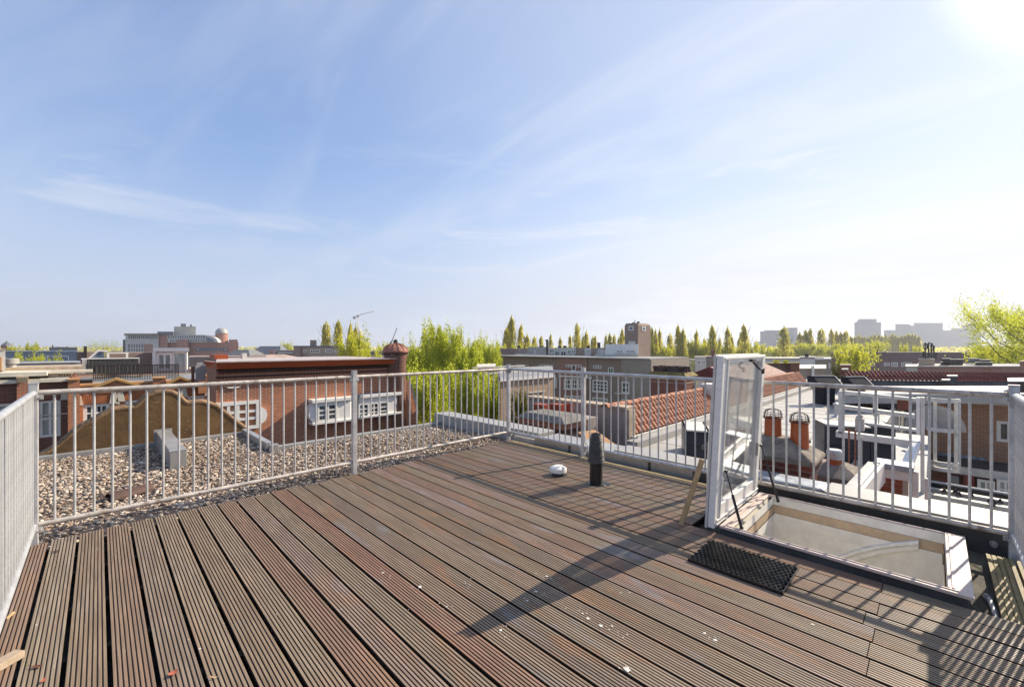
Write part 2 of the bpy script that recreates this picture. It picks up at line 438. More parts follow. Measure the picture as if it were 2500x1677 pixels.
def thing(name, label, cat, loc=(0,0,0), rotz=0, group=None):
    e = bpy.data.objects.new(name, None); COL.objects.link(e)
    e.empty_display_size = .3; e.location = loc; e.rotation_euler = (0, 0, rotz)
    return tag(e, label, cat, group)
def struct(name, mb, m, **k):
    return tag(mb.build(name, m, **k), kind='structure')
def copy_tree(o, parent=None):
    c = o.copy(); COL.objects.link(c); c.parent = parent
    for ch in [x for x in KIDS.get(o, [])]: copy_tree(ch, c)
    return c
KIDS = {}
def kids_of(o):
    KIDS[o] = [x for x in COL.objects if x.parent is o]
    for x in KIDS[o]: kids_of(x)

def ray(px, py):
    t = (px-CX)/FOC; d2 = FW+t*RT
    return d2, -(py-HY)/FOC
def on_z(px, py, z):
    d2, dz = ray(px, py); l = (z-CAMH)/dz
    return (d2[0]*l, d2[1]*l, z)

class Fr:
    """a vertical plane in the place: 'Y' faces along -Y, 'X' faces along -X, 'C' faces the terrace squarely at a distance"""
    def __init__(s, kind, c):
        s.kind, s.c = kind, c
        s.r, s.i, s.rz = {'Y': (np.array([1., 0]), np.array([0., 1]), 0.), 'X': (np.array([0., -1]), np.array([1., 0]), -math.pi/2),
                          'C': (RT, FW, math.atan2(RT[1], RT[0]))}[kind]
    def sz(s, px, py, d=0):
        d2, dz = ray(px, py); l = (s.c+d)/float(d2 @ s.i)
        return float(d2 @ s.r)*l, CAMH+dz*l
    def S(s, px, d=0): return s.sz(px, HY, d)[0]
    def Z(s, px, py, d=0): return s.sz(px, py, d)[1]
    def world(s, ss, d, z):
        p = s.r*ss+s.i*(s.c+d); return (float(p[0]), float(p[1]), z)
GZ = -13.0
class TH:
    """a thing standing on a frame; parts are given in the frame's coordinates (s along, d into, z up)"""
    def __init__(s, fr, name, label, cat, px, d=0, z=GZ, group=None):
        s.fr = fr; s.s0 = fr.S(px, d); s.d0 = d; s.z0 = z
        s.ob = thing(name, label, cat, fr.world(s.s0, d, z), fr.rz, group)
        s.off = (s.s0, s.d0, z)
    def part(s, name, mb, m, parent=None, bevel=0):
        return mb.build(name, m, parent or s.ob, off=s.off, bevel=bevel)
    def bx(s, name, m, px0, px1, py0, py1=None, d0=0, d1=5, ref=None, bevel=0, parent=None):
        mb = MB(); s.bxm(mb, px0, px1, py0, py1, d0, d1, ref)
        return s.part(name, mb, m, parent, bevel)
    def bxm(s, mb, px0, px1, py0, py1=None, d0=0, d1=5, ref=None):
        fr = s.fr; ref = (px0+px1)/2 if ref is None else ref
        z1 = fr.Z(ref, py0, d0); z0 = GZ if py1 is None else fr.Z(ref, py1, d0)
        a, b = fr.S(px0, d0), fr.S(px1, d0)
        a1, b1 = (fr.S(px0, d1), fr.S(px1, d1)) if d1-d0 > .3 else (a, b)
        mb.hex([(a,d0,z0),(b,d0,z0),(b1,d1,z0),(a1,d1,z0)], [(a,d0,z1),(b,d0,z1),(b1,d1,z1),(a1,d1,z1)])
        return mb
    def window(s, px0, px1, py0, py1, cols=2, rows=2, d=0, fm=None, gm=None, fw=.07, bar=.035, name='window', ref=None, proud=.05, sill=False, kid='pane'):
        fr = s.fr; fm = fm or WHITE; gm = gm or GLASS
        ref = (px0+px1)/2 if ref is None else ref
        a, b = fr.S(px0, d), fr.S(px1, d); z1, z0 = fr.Z(ref, py0, d), fr.Z(ref, py1, d)
        return s.win(a, b, z0, z1, cols, rows, d, fm, gm, fw, bar, name, proud, sill, kid)
    def win(s, a, b, z0, z1, cols, rows, d, fm, gm, fw, bar, name='window', proud=.05, sill=False, kid='pane'):
        mb = MB(); p0, p1 = d-proud, d+.01
        mb.box(a, a+fw, p0, p1, z0, z1); mb.box(b-fw, b, p0, p1, z0, z1)
        mb.box(a+fw, b-fw, p0, p1, z1-fw, z1); mb.box(a+fw, b-fw, p0, p1, z0, z0+fw)
        ia, ib, ja, jb = a+fw, b-fw, z0+fw, z1-fw
        for i in range(1, cols):
            x = ia+(ib-ia)*i/cols; mb.box(x-bar/2, x+bar/2, p0+.01, p1, ja, jb)
        for j in range(1, rows):
            z = ja+(jb-ja)*j/rows; mb.box(ia, ib, p0+.013, p1, z-bar/2, z+bar/2)
        w = s.part(name, mb, fm)
        if gm is not None:
            pm = MB(); pm.box(ia, ib, d-.012, d+.004, ja, jb)
            pn = pm.build(kid, gm, w, off=s.off)
        if sill:
            sm = MB(); sm.box(a-.06, b+.06, d-.12, d, z0-.07, z0-.002); sm.build('sill', fm, w, off=s.off)
        return w
def wall_holes(mb, s0, s1, z0, z1, holes, d=0, reveal=.14):
    """a wall face with real openings and their reveals"""
    ss = sorted({s0, s1, *[h[i] for h in holes for i in (0, 1)]}); zs = sorted({z0, z1, *[h[i] for h in holes for i in (2, 3)]})
    ss = [x for x in ss if s0 <= x <= s1]; zs = [x for x in zs if z0 <= x <= z1]
    for a, b in zip(ss, ss[1:]):
        for c, e in zip(zs, zs[1:]):
            ms, mz = (a+b)/2, (c+e)/2
            if any(h[0] < ms < h[1] and h[2] < mz < h[3] for h in holes): continue
            mb.add([(a,d,c),(b,d,c),(b,d,e),(a,d,e)], [(0,1,2,3)])
    for a, b, c, e in holes:
        r = d+reveal
        mb.add([(a,d,c),(a,r,c),(a,r,e),(a,d,e)], [(0,1,2,3)]); mb.add([(b,d,c),(b,r,c),(b,r,e),(b,d,e)], [(3,2,1,0)])
        mb.add([(a,d,c),(b,d,c),(b,r,c),(a,r,c)], [(0,1,2,3)]); mb.add([(a,d,e),(b,d,e),(b,r,e),(a,r,e)], [(3,2,1,0)])
    return mb
# ================================================================== THE SETTING
gmb = MB(); gmb.add([(-4000,-4000,GZ),(4000,-4000,GZ),(4000,4000,GZ),(-4000,4000,GZ)], [(0,1,2,3)])
struct('ground', gmb, GROUNDM)
st = MB(); st.box(-60, 60, 12.5, 23.2, GZ+.001, GZ+.004)
struct('street', st, ASPHALT)

# own block: body below the roof deck (with the stair well left open under the hatch)
HX0, HX1, HY0, HY1 = 3.46, 4.515, -.13, 1.17      # hatch kerb outline
body = MB()
body.box(-.66, HX0+.012, -3.0, 6.9, GZ, -.10)
body.box(HX0+.012, 4.74, HY1-.10, 6.9, GZ, -.10)
body.box(HX0+.012, 4.74, -3.0, HY0+.045, GZ, -.10)
body.box(HX1-.010, 4.74, HY0+.045, HY1-.10, GZ, -.10)
body.box(-.66, 1.80, 6.9, 8.5, GZ, -.10)
struct('roof_slab', body, BITUM)
side = MB(); side.box(4.742, 5.16, -3.0, 7.12, GZ, -.12)
struct('party_wall', side, BR_CHIM)
gr = MB(); gr.box(3.40, 4.73, -.6, 1.45, -.0995, -.0955)
grn = MB()
for a in ((3.40, HX0-.02, -.6, 1.42), (HX0-.02, 4.735, -.6, HY0-.02), (HX0-.02, 4.735, HY1+.02, 1.42), (HX1+.02, 4.735, HY0-.02, HY1+.02)):
    grn.add([(a[0],a[2],-.094),(a[1],a[2],-.094),(a[1],a[3],-.094),(a[0],a[3],-.094)], [(0,1,2,3)])
struct('roofing_felt', grn, GRAN)

# ---- parapet beside the terrace
par = thing('parapet', None, None, (4.72, 2.8, -.1)); tag(par, kind='structure')
def pp(name, m, *b, bev=0):
    mb = MB()
    for q in b: mb.box(*q)
    return mb.build(name, m, par, off=(4.72, 2.8, -.1), bevel=bev)
pp('upstand', BITUM_S, (4.722, 4.86, -1.6, 1.9, -.1, .085))
pp('upstand', ZINC, (4.722, 4.86, 1.9, 4.28, -.1, .085))
pp('upstand', CONC_G, (4.722, 4.84, 4.284, 4.72, -.1, .05))
pp('coping', ZINC_L, (4.79, 5.17, -1.6, .72, .088, .118), bev=.006)
pp('coping', ZINC_L, (4.79, 5.17, 1.75, 2.95, .088, .118), bev=.006)
pp('coping', ZINC, (4.79, 5.20, 2.954, 4.22, .060, .088), bev=.006)
pp('coping', ZINC_L, (4.85, 5.22, 4.30, 7.15, -.11, .125), bev=.008)
pp('coping', LEAD, (4.88, 5.19, .724, 1.746, -.05, .108), bev=.02)
for y in (-.5, .95, 2.4, 3.6): pp('joint_strip', BITUM_S, (4.712, 4.722, y, y+.03, -.08, .085))

# ---- kerbs round the gravel roof
kb = thing('roof_kerb', None, None, (1.8, 6.9, -.1)); tag(kb, kind='structure')
def kp(*b, m=ZINC_L):
    mb = MB(); mb.box(*b); return mb.build('flashing', m, kb, off=(1.8, 6.9, -.1), bevel=.008)
kp(1.80, 4.86, 6.90, 6.98, -.12, -.02)
kp(1.76, 1.85, 6.97, 8.44, -.12, .045, m=ZINC)
kp(-.66, 1.86, 8.44, 8.53, -.12, -.01, m=ZINC)
kp(-.74, -.60, 4.0, 8.42, -.12, .03)
kp(1.775, 1.89, 6.80, 6.88, -.12, .035, m=ZINC)

# ---- gravel
gb = MB(); gb.box(-.60, 4.84, 4.4, 6.88, -.0996, -.078); gb.box(-.60, 1.76, 6.88, 8.42, -.0996, -.078)
GRAV0 = mat('gravel bed', (.14, .105, .085), .95, 0, .4, 25, 1., 120)
struct('gravel_bed', gb, GRAV0)
def blob_mesh(name, pts, siz, m, flat=.55):
    t = (1+5**.5)/2
    iv = np.array([(-1,t,0),(1,t,0),(-1,-t,0),(1,-t,0),(0,-1,t),(0,1,t),(0,-1,-t),(0,1,-t),(t,0,-1),(t,0,1),(-t,0,-1),(-t,0,1)], float); iv /= np.linalg.norm(iv[0])
    jf = np.array([(0,11,5),(0,5,1),(0,1,7),(0,7,10),(0,10,11),(1,5,9),(5,11,4),(11,10,2),(10,7,6),(7,1,8),(3,9,4),(3,4,2),(3,2,6),(3,6,8),(3,8,9),(4,9,5),(2,4,11),(6,2,10),(8,6,7),(9,8,1)])
    n = len(pts); A = rng.normal(size=(n,3,3)); Q, _ = np.linalg.qr(A)
    sca = siz[:,None]*np.stack([rng.uniform(.8,1.6,n), rng.uniform(.6,1.0,n), rng.uniform(.25,.6,n)], 1)
    v = iv[None]*rng.uniform(.8,1.2,(n,12,1))*sca[:,None,:]
    v = np.einsum('nij,nkj->nki', Q, v); v[:,:,2] *= flat
    v += pts[:,None,:]
    f = (jf[None]+12*np.arange(n)[:,None,None]).reshape(-1,3)
    me = bpy.data.meshes.new(name)
    me.vertices.add(n*12); me.vertices.foreach_set('co', v.reshape(-1))
    me.loops.add(f.size); me.loops.foreach_set('vertex_index', f.reshape(-1))
    me.polygons.add(len(f)); me.polygons.foreach_set('loop_start', np.arange(0, f.size, 3)); me.polygons.foreach_set('loop_total', np.full(len(f), 3))
    me.materials.append(m); me.update(); me.validate()
    return me
m, nt, o = newmat('river gravel'); g = G(nt)
rp = g.n('ShaderNodeNewGeometry').outputs['Random Per Island']
vr = g.n('ShaderNodeValToRGB', {0: rp}); cr = vr.color_ramp
cr.elements[0].color = (.20, .14, .10, 1); cr.elements[1].color = (.74, .67, .57, 1)
for p_, c_ in ((.18, (.32, .225, .155)), (.34, (.42, .33, .25)), (.55, (.53, .44, .35)), (.70, (.36, .28, .22)), (.84, (.62, .53, .43))):
    e = cr.elements.new(p_); e.color = (*c_, 1)
cc = g.mix(g.ramp(g.noise(g.coord(), 70, 3), .3, .7, 0, .4), vr.outputs[0], (.20, .15, .12))
cc = g.mix(g.ramp(g.noise(g.coord(), .8, 3), .45, .7, 0, .45), cc, (.16, .10, .065))
p_ = g.n('ShaderNodeBsdfPrincipled', {'Base Color': cc, 'Roughness': .75, 'Specular IOR Level': .3}); nt.links.new(p_.outputs[0], o.inputs[0])
GRAVEL = m
n1, n2 = 17500, 6000
P = np.concatenate([np.stack([rng.uniform(-.58, 4.80, n1), rng.uniform(4.42, 6.86, n1), rng.uniform(-.080, -.055, n1)], 1),
                    np.stack([rng.uniform(-.58, 1.75, n2), rng.uniform(6.86, 8.41, n2), rng.uniform(-.080, -.055, n2)], 1)])
P[:,2] += .012*np.sin(P[:,0]*2.3+1)*np.cos(P[:,1]*1.9)
gv = link('gravel', blob_mesh('gravel', P, rng.gamma(2.6, .0042, len(P))+.0055, GRAVEL))
tag(gv, kind='stuff')

# ---- the deck
deck = thing('deck', None, None, (2.1, 2.1, 0)); tag(deck, kind='structure')
def plank_mesh(length, ribs=8, pitch=.0171, groove=.0058, gd=.0048, th=.024, seed=0, mat_=None):
    w = ribs*pitch-groove; r = random.Random(seed)
    prof = []
    x = -w/2
    for i in range(ribs):
        c = .0009
        prof += [(x, -c), (x+c, 0), (x+pitch-groove-c, 0), (x+pitch-groove, -c)]
        x += pitch-groove
        if i < ribs-1: prof += [(x+.0007, -gd), (x+groove-.0007, -gd)]; x += groove
    prof += [(w/2, -th), (-w/2, -th)]
    mb = MB(); n = len(prof); segs = 5
    rows = []
    for k in range(segs+1):
        y = -length/2+length*k/segs; bow = r.uniform(-.0012, .0012); lift = r.uniform(-.0008, .0008)
        rows.append([(px+bow, y, pz+lift) for px, pz in prof])
    vs = [v for row in rows for v in row]; fs = []
    for k in range(segs):
        for i in range(n):
            j = (i+1) % n; fs.append((k*n+i, k*n+j, (k+1)*n+j, (k+1)*n+i))
    fs.append(tuple(range(n-1,-1,-1))); fs.append(tuple(segs*n+i for i in range(n)))
    mb.add(vs, fs)
    return mb.build('plank', mat_ or WOOD, data_only=True)
PIT = .1485
def put_plank(me, x, y0, y1, L):
    ob = link('plank', me, deck, (x-2.1+random.uniform(-.0015,.0015), (y0+y1)/2-2.1, random.uniform(-.0025, 0)), (0, random.uniform(-.006,.006), random.uniform(-.0006,.0006)))
    ob.scale = (1, (y1-y0)/L, 1)
    return ob
long_m = [plank_mesh(4.44, seed=i) for i in range(4)]; short_m = plank_mesh(.62, seed=9); far_m = plank_mesh(3.3, seed=11); full_m = plank_mesh(5.08, seed=12)
for k in range(-2, 32):
    x = -.0367+PIT*k-.148+.0742
    x = -.111+PIT*k+PIT/2
    e1 = 4.695+random.uniform(-.02, .02) if k > -2 else 4.66
    if x > 3.45:
        put_plank(far_m, x, 1.40+random.uniform(-.015,.015), e1, 3.3)
    elif k in (22, 16, 11):
        put_plank(full_m, x, -.38, e1, 5.08)
    else:
        j = .235+random.uniform(-.025, .03)
        put_plank(long_m[k % 4], x, j+.002, e1, 4.44)
        put_plank(short_m, x, -.38, j-.002, .62)
for y in (-.3, .22, .75, 1.28, 1.82, 2.36, 2.9, 3.44, 3.98, 4.55):
    mb = MB(); mb.box(-.27, 3.40 if y < 1.35 else 4.48, y-.022, y+.022, -.092, -.0252)
    mb.build('joist', mat('dark joist', (.05, .04, .03), .9), deck, off=(2.1, 2.1, 0))
# dark trim strip and yellow lath along the parapet foot
mb = MB(); mb.box(4.545, 4.575, 1.42, 4.60, -.03, .006); mb.build('edge_lath', YELLOWW, deck, off=(2.1,2.1,0))
mb = MB(); mb.box(4.60, 4.715, 1.42, 4.62, -.095, -.055); mb.build('gutter_board', BITUM_S, deck, off=(2.1,2.1,0))

# two algae stained boards beside the hatch
db = thing('duckboard', 'two weathered yellow-brown grooved boards lying under the right railing beside the hatch', 'boards', (3.97, -.4, -.06))
dm = plank_mesh(1.12, ribs=5, pitch=.0265, groove=.006, gd=.006, mat_=MOSSW)
for i, y in enumerate((-.325, -.465)):
    link('board', dm, db, (0, y+.4, .035), (0, 0, rad(90)))
mb = MB(); mb.box(-.5,.5,-.13,.13,-.03,.01); mb.build('bearer', MOSSW, db)

# ================================================================== RAILINGS
bal_me = {}
def baluster(zb, zt, m):
    k = (round(zb,3), round(zt,3), m.name)
    if k not in bal_me:
        mb = MB(); mb.tube((0,0,zb), (0,0,zt), 0.0088, n=8, caps=False); bal_me[k] = mb.build('baluster', m, data_only=True)
    return bal_me[k]
def railing(name, label, a, b, posts, panels, side=0.0):
    """posts and panels are given as distances along a->b; panels: (from, to, rail material, baluster material)"""
    a, b = Vector((*a, 0)), Vector((*b, 0)); d = (b-a).normalized(); nrm = Vector((-d.y, d.x, 0))
    root = thing(name, label, 'railing', a, math.atan2(d.y, d.x))
    for p in posts:
        mb = MB(); mb.box(p-.0255, p+.0255, -.0255, .0255, -.098, 1.18)
        po = mb.build('post', GALV, root, bevel=.004)
        cp = MB(); cp.box(p-.0275, p+.0275, -.0275, .0275, 1.18, 1.186); cp.build('post_cap', GALV_L, po)
        bp = MB(); bp.box(p-.055, p+.055, -.055, .055, -.098, -.088)
        for q in (-.04, .04): bp.tube((p+q, .04, -.088), (p+q, .04, -.07), .008, n=6); bp.tube((p+q, -.04, -.088), (p+q, -.04, -.07), .008, n=6)
        bp.build('base_plate', GALV, po)
    for (s0, s1, rm, bm) in panels:
        for z, nm in ((1.112, 'top_rail'), (.122, 'bottom_rail')):
            mb = MB(); mb.tube((s0+.028, side, z), (s1-.028, side, z), .0205, n=14); r_ = mb.build(nm, rm, root)
            cm = MB()
            for q, sg in ((s0+.027, 1), (s1-.027, -1)):
                cm.box(q, q+sg*.024, side-.017, side+.017, z-.05, z-.012); cm.tube((q+sg*.012, side-.03, z-.035), (q+sg*.012, side+.03, z-.035), .006, n=6)
            cm.build('clamp', GALV, r_)
        n = round((s1-s0)/.1055)
        for i in range(1, n):
            ob = link('baluster', baluster(.125, 1.108, bm), root, (s0+(s1-s0)*i/n, side, 0))
            ob.rotation_euler = (random.uniform(-.002,.002), random.uniform(-.002,.002), 0)
    return root
YF = 4.735
railing('railing', 'grey metal railing in front of the gravel roof, its left panel stained brown', (-.345, YF), (4.61, YF), [0, 2.455, 4.955],
        [(0, 2.455, GALV_R, GALV), (2.455, 4.955, GALV_R, GALV)])
railing('railing', 'grey metal railing along the white coping, behind the vent pipe and the open hatch', (4.625, YF), (4.625, -.40), [1.425, 3.22, 5.135],
        [(0, 1.425, GALV, GALV), (1.425, 3.22, GALV, GALV), (3.22, 5.135, GALV_R, GALV)])
railing('railing', 'pale metal railing at the left edge of the picture, running towards the viewer', (-.345, YF), (-.345, -.40), [5.135], [(0, 2.6, GALV_L, GALV_L), (2.6, 5.135, GALV_L, GALV_L)])
railing('railing', 'bluish metal railing at the right edge of the picture beyond the hatch', (4.625, -.40), (-.345, -.40), [2.5], [(0, 2.5, GALV, GALV), (2.5, 4.97, GALV, GALV)])

# ================================================================== THE HATCH
hx, hy = (HX0+HX1)/2, (HY0+HY1)/2
hatch = thing('roof_hatch', 'open roof hatch with pink-edged cream frame and upright white lid with clear dome', 'roof hatch', (hx, hy, -.1))
OFF = (hx, hy, -.1)
def hp(name, mb, m, parent=None, bevel=0): return mb.build(name, m, parent or hatch, off=OFF, bevel=bevel)
kbm = MB()
i0, i1, j0, j1 = HX0+.03, HX1-.03, HY0+.03, HY1-.03
def ring(mb, ox0, ox1, oy0, oy1, ix0, ix1, iy0, iy1, z0, z1, flare=0):
    ob_, ot = [(ox0-flare,oy0-flare,z0),(ox1+flare,oy0-flare,z0),(ox1+flare,oy1+flare,z0),(ox0-flare,oy1+flare,z0)], [(ox0,oy0,z1),(ox1,oy0,z1),(ox1,oy1,z1),(ox0,oy1,z1)]
    ib, it = [(ix0,iy0,z0),(ix1,iy0,z0),(ix1,iy1,z0),(ix0,iy1,z0)], [(ix0,iy0,z1),(ix1,iy0,z1),(ix1,iy1,z1),(ix0,iy1,z1)]
    vs = ob_+ot+ib+it; fs = []
    for k in range(4):
        l = (k+1) % 4
        fs += [(k,l,4+l,4+k), (8+l,8+k,12+k,12+l), (4+k,4+l,12+l,12+k), (l,k,8+k,8+l)]
    mb.add(vs, fs)
ring(kbm, HX0, HX1, HY0, HY1, i0, i1, j0, j1, -.1, .045, .03)
hp('kerb', kbm, BITUM)
lip = MB(); ring(lip, HX0-.012, HX1+.012, HY0-.03, HY1+.01, HX0+.028, HX1-.03, HY0+.075, HY1-.075, .045, .064)
hp('rim', lip, PINK, bevel=.003)
sl = MB(); sl.box(HX0+.035, HX1-.035, HY0+.045, HY0+.055, .064, .072); sl.box(HX0+.035, HX1-.035, HY0+.066, HY0+.072, .064, .070)
sl.box(HX0+.012, HX0+.019, HY0+.03, HY1-.03, .064, .070); sl.box(HX1-.022, HX1-.016, HY0+.03, HY1-.03, .064, .070)
sl.box(HX0+.03, HX1-.03, HY1-.040, HY1-.028, .064, .074)
hp('seal_strip', sl, PINK)
hg = MB(); hg.add([(HX0+.028, HY1-.070, .052), (HX1-.03, HY1-.070, .052), (HX1-.03, HY1-.115, -.05), (HX0+.028, HY1-.115, -.05)], [(3,2,1,0)])
hp('sloped_lining', hg, CREAM)
# inner linings, from the rim down
def lining(name, z0, z1, inset, m):
    mb = MB(); a = (HX0+.032+inset, HX1-.034-inset, HY0+.075+inset, HY1-.115-inset)
    c = [(a[0],a[2]),(a[1],a[2]),(a[1],a[3]),(a[0],a[3])]
    vs = [(x,y,z1) for x,y in c]+[(x,y,z0) for x,y in c]
    mb.add(vs, [(k,(k+1)%4,4+(k+1)%4,4+k) for k in range(4)])
    if inset: pass
    return hp(name, mb, m)
lining('upper_lining', -.012, .060, 0, CREAM_IN)
lining('tan_lining', -.085, -.012, .006, TAN_IN)  # middle band of the lining, coloured tan
lining('lower_lining', -.165, -.085, .012, CREAM_IN)
lining('shaft_wall', -2.4, -.165, .004, CREAM_IN)
fl = MB(); fl.box(HX0, HX1, HY0, HY1-.1, -2.45, -2.40); hp('landing', fl, TAN_IN)
XF = Fr('X', HX1-.075)
top = [(2020,1372),(2055,1356),(2095,1343),(2140,1332),(2190,1325),(2243,1321)]
bot = [(2243,1343),(2190,1347),(2140,1355),(2100,1365),(2060,1380),(2030,1396)]
poly = [(-XF.sz(*p)[0], XF.sz(*p)[1]) for p in top+bot]
mb = MB(); mb.extr(poly, HX1-.075, HX1-.03, 'x'); hp('curved_trim', mb, WHITE, bevel=.006)
poly2 = [(-XF.sz(x, y+7)[0], XF.sz(x, y+7)[1]) for x, y in top]+[(-XF.sz(x, y+11)[0], XF.sz(x, y+11)[1]) for x, y in reversed(top)]
mb = MB(); mb.extr(poly2, HX1-.082, HX1-.075, 'x'); hp('trim_bead', mb, CREAM)
s_, z_ = XF.sz(2185, 1353)
mb = MB(); mb.path([(HX1-.03, -s_+.03*math.cos(a), z_+.02*math.sin(a)) for a in np.linspace(math.pi*.9, 2.1*math.pi, 9)], .006, 6); hp('black_hook', mb, PLASTIC_K)
mb = MB(); mb.box(HX1-.036, HX1-.028, 1.17-.22, 1.17-.11, .005, .062); hp('strut_plate', mb, WHITE)

# lid: hinged at the far-left short side, standing open
LX0, LX1, LY, LZ, LH = 3.42, 4.56, 1.21, .035, 1.35
LEAN = rad(3)
lid = MB(); W = LX1-LX0; sw, bw, tw = .125, .165, .055
lid.box(0, sw, 0, .05, 0, LH); lid.box(W-sw, W, 0, .05, 0, LH); lid.box(sw, W-sw, 0, .05, 0, bw); lid.box(sw, W-sw, 0, .05, LH-tw, LH)
lid_o = lid.build('lid', WHITE, hatch, bevel=.004, loc=(LX0-hx, LY-hy, LZ+.1), rot=(LEAN, 0, 0))
q = MB(); q.box(-.008, .03, .052, .070, -.01, LH+.01); q.box(W-.03, W+.008, .052, .070, -.01, LH+.01); q.box(.03, W-.03, .052, .070, -.01, .03); q.box(.03, W-.03, .052, .070, LH-.03, LH+.01)
q.build('outer_flange', WHITE_D, lid_o, bevel=.004)
q = MB()
for x in (sw-.018,): q.box(x-.014, x, -.010, -.001, .05, LH-.03)
q.box(W-sw+.004, W-sw+.016, -.010, -.001, .05, LH-.03); q.box(.03, W-.03, -.012, -.001, .052, .064); q.box(.03, W-.03, -.012, -.001, .020, .030); q.box(.03, W-.03, -.010, -.001, LH-.022, LH-.012)
q.build('frame_bead', WHITE, lid_o)
q = MB(); q.box(sw-.002, sw+.004, .024, .032, bw, LH-tw); q.build('black_seal', PLASTIC_K, lid_o)
q = MB(); q.box(sw, W-sw, .018, .022, bw, LH-tw); q.build('glass_pane', ACRYL, lid_o)
n = 18; vs = []; fs = []
for i in range(n+1):
    for j in range(n+1):
        u, v = -1+2*i/n, -1+2*j/n
        h = .075*((1-abs(u)**3.2)*(1-abs(v)**2.4))**.5
        vs.append((W/2+u*(W/2-.03), .070+h, LH/2+v*(LH/2-.03)))
rimf = []
for i in range(n):
    for j in range(n):
        f = (i*(n+1)+j, i*(n+1)+j+1, (i+1)*(n+1)+j+1, (i+1)*(n+1)+j)
        (rimf if i in (0, n-1) or j in (0, n-1) else fs).append(f)
q = MB(); q.add(vs, fs, True); q.build('dome', ACRYL, lid_o)
m, nt, o = newmat('milky acrylic'); g = G(nt)
t1 = g.n('ShaderNodeBsdfTransparent', {'Color': (.9,.9,.9,1)}); d1_ = g.n('ShaderNodeBsdfDiffuse', {'Color': (.7,.7,.68,1)}); t2 = g.n('ShaderNodeBsdfTranslucent', {'Color': (.7,.7,.68,1)})
mx = g.n('ShaderNodeMixShader', {0: .5, 1: d1_.outputs[0], 2: t2.outputs[0]}); mx2 = g.n('ShaderNodeMixShader', {0: .8, 1: t1.outputs[0], 2: mx.outputs[0]}); nt.links.new(mx2.outputs[0], o.inputs[0]); MILKY = m
q = MB(); q.add(vs, rimf, True); q.build('dome_rim', MILKY, lid_o)
q = MB(); q.path([(W*.60, -.02, LH-.06), (W*.60, -.05, LH-.09), (W*.66, -.06, LH-.12), (W*.74, -.06, LH-.125)], .009, 8); q.box(W*.56, W*.64, -.03, -.002, LH-.055, LH-.035); q.box(W*.735, W*.755, -.07, -.05, LH-.165, LH-.115)
q.build('black_catch', PLASTIC_K, lid_o)
q = MB(); q.box(W-.15, W-.135, -.02, -.002, .40, .52); q.build('latch_plate', GREYR, lid_o)
for x in (.22, W-.25):
    q = MB(); q.tube((x, -.02, .008), (x+.09, -.02, .008), .009, n=8); q.box(x+.02, x+.05, -.012, 0, .0, .05); q.build('hinge', GALV, lid_o)
for k, (a, b) in enumerate((((HX1-.045, 1.015, .035), (4.50, 1.165, .52)), ((HX0+.05, 1.04, .066), (3.55, 1.165, .47)))):
    a, b = Vector(a), Vector(b); mid = a.lerp(b, .58)
    q = MB(); q.tube(a, mid, .0105, n=10); q.tube(mid, b, .0048, n=8)
    for e in (a, b): q.tube(e+Vector((-.014,0,0)), e+Vector((.014,0,0)), .012, n=8)
    hp('gas_strut', q, PLASTIC_K)
# prop
a, b = Vector((3.40, 1.46, .0)), Vector((3.46, 1.315, .55)); d = (b-a).normalized(); xx = Vector((1,0,0)); yy = d.cross(xx).normalized()
q = MB(); c0 = [a+xx*i*.010+yy*j*.019 for i, j in ((-1,-1),(1,-1),(1,1),(-1,1))]; c1_ = [p+(b-a) for p in c0]
q.hex([p-a for p in c0], [p-a for p in c1_])
tag(q.build('prop_stick', PINE, loc=tuple(a)), 'pale raw wooden stick leaning from the deck against the open hatch lid', 'stick')

# ================================================================== SMALL THINGS ON THE DECK
vp = thing('vent_pipe', 'black roof vent pipe with a ribbed tapering top standing on the deck', 'vent pipe', (3.80, 2.555, 0))
q = MB(); q.lathe([(.068,-.09),(.068,.235)], n=28); q.build('pipe', PLASTIC_K, vp)
prof = [(.066,.215)]
z = .228
for i, r_ in enumerate((.092,.089,.086,.086,.082,.079,.079,.075,.072,.069,.069,.064,.060)):
    prof += [(r_*.83, z), (r_, z+.005), (r_, z+.012), (r_*.83, z+.018)]; z += .0222
prof += [(.053, z), (.053, z+.012), (.046, z+.012), (.044, z-.04), (.0, z-.05)]
q = MB(); q.lathe(prof, n=32); q.build('ribbed_cowl', PLASTIC_G, vp)
q = MB(); q.lathe([(.067,.004),(.105,.004),(.108,.001),(.0,.001)], (.0,-.012), n=24); q.lathe([(.0,.0035),(.05,.0035),(.052,.001)], (.045,-.10), n=18); q.build('sealing_collar', RUBBER, vp)  # the small offset disc is a dark hole, drawn flat in black
vc = thing('roof_vent', 'small white mushroom roof vent with a dark neck, left of the black pipe', 'roof vent', (3.745, 3.03, 0))
q = MB(); q.lathe([(.0,.108),(.03,.106),(.06,.098),(.084,.084),(.095,.076),(.096,.036),(.090,.032),(.0,.032)], n=28); q.box(-.006,.006,-.094,.0,.035,.101)
q.build('cap', WHITE, vc)
q = MB(); q.lathe([(.072,-.02),(.072,.034)], n=24); q.build('neck', PLASTIC_G, vc)
q = MB(); q.lathe([(.070,.004),(.098,.004),(.10,.001)], n=24); q.build('sealing_collar', RUBBER, vc)
q = MB(); q.path([(4.56,3.24,.30),(4.53,3.22,.22),(4.55,3.18,.16),(4.50,3.14,.09),(4.46,3.10,.02),(4.40,2.98,.012),(4.30,2.9,.012)], .007, 7)
tag(q.build('cable', WHITE_D), 'thin white cable hanging from the post behind the black vent pipe', 'cable')

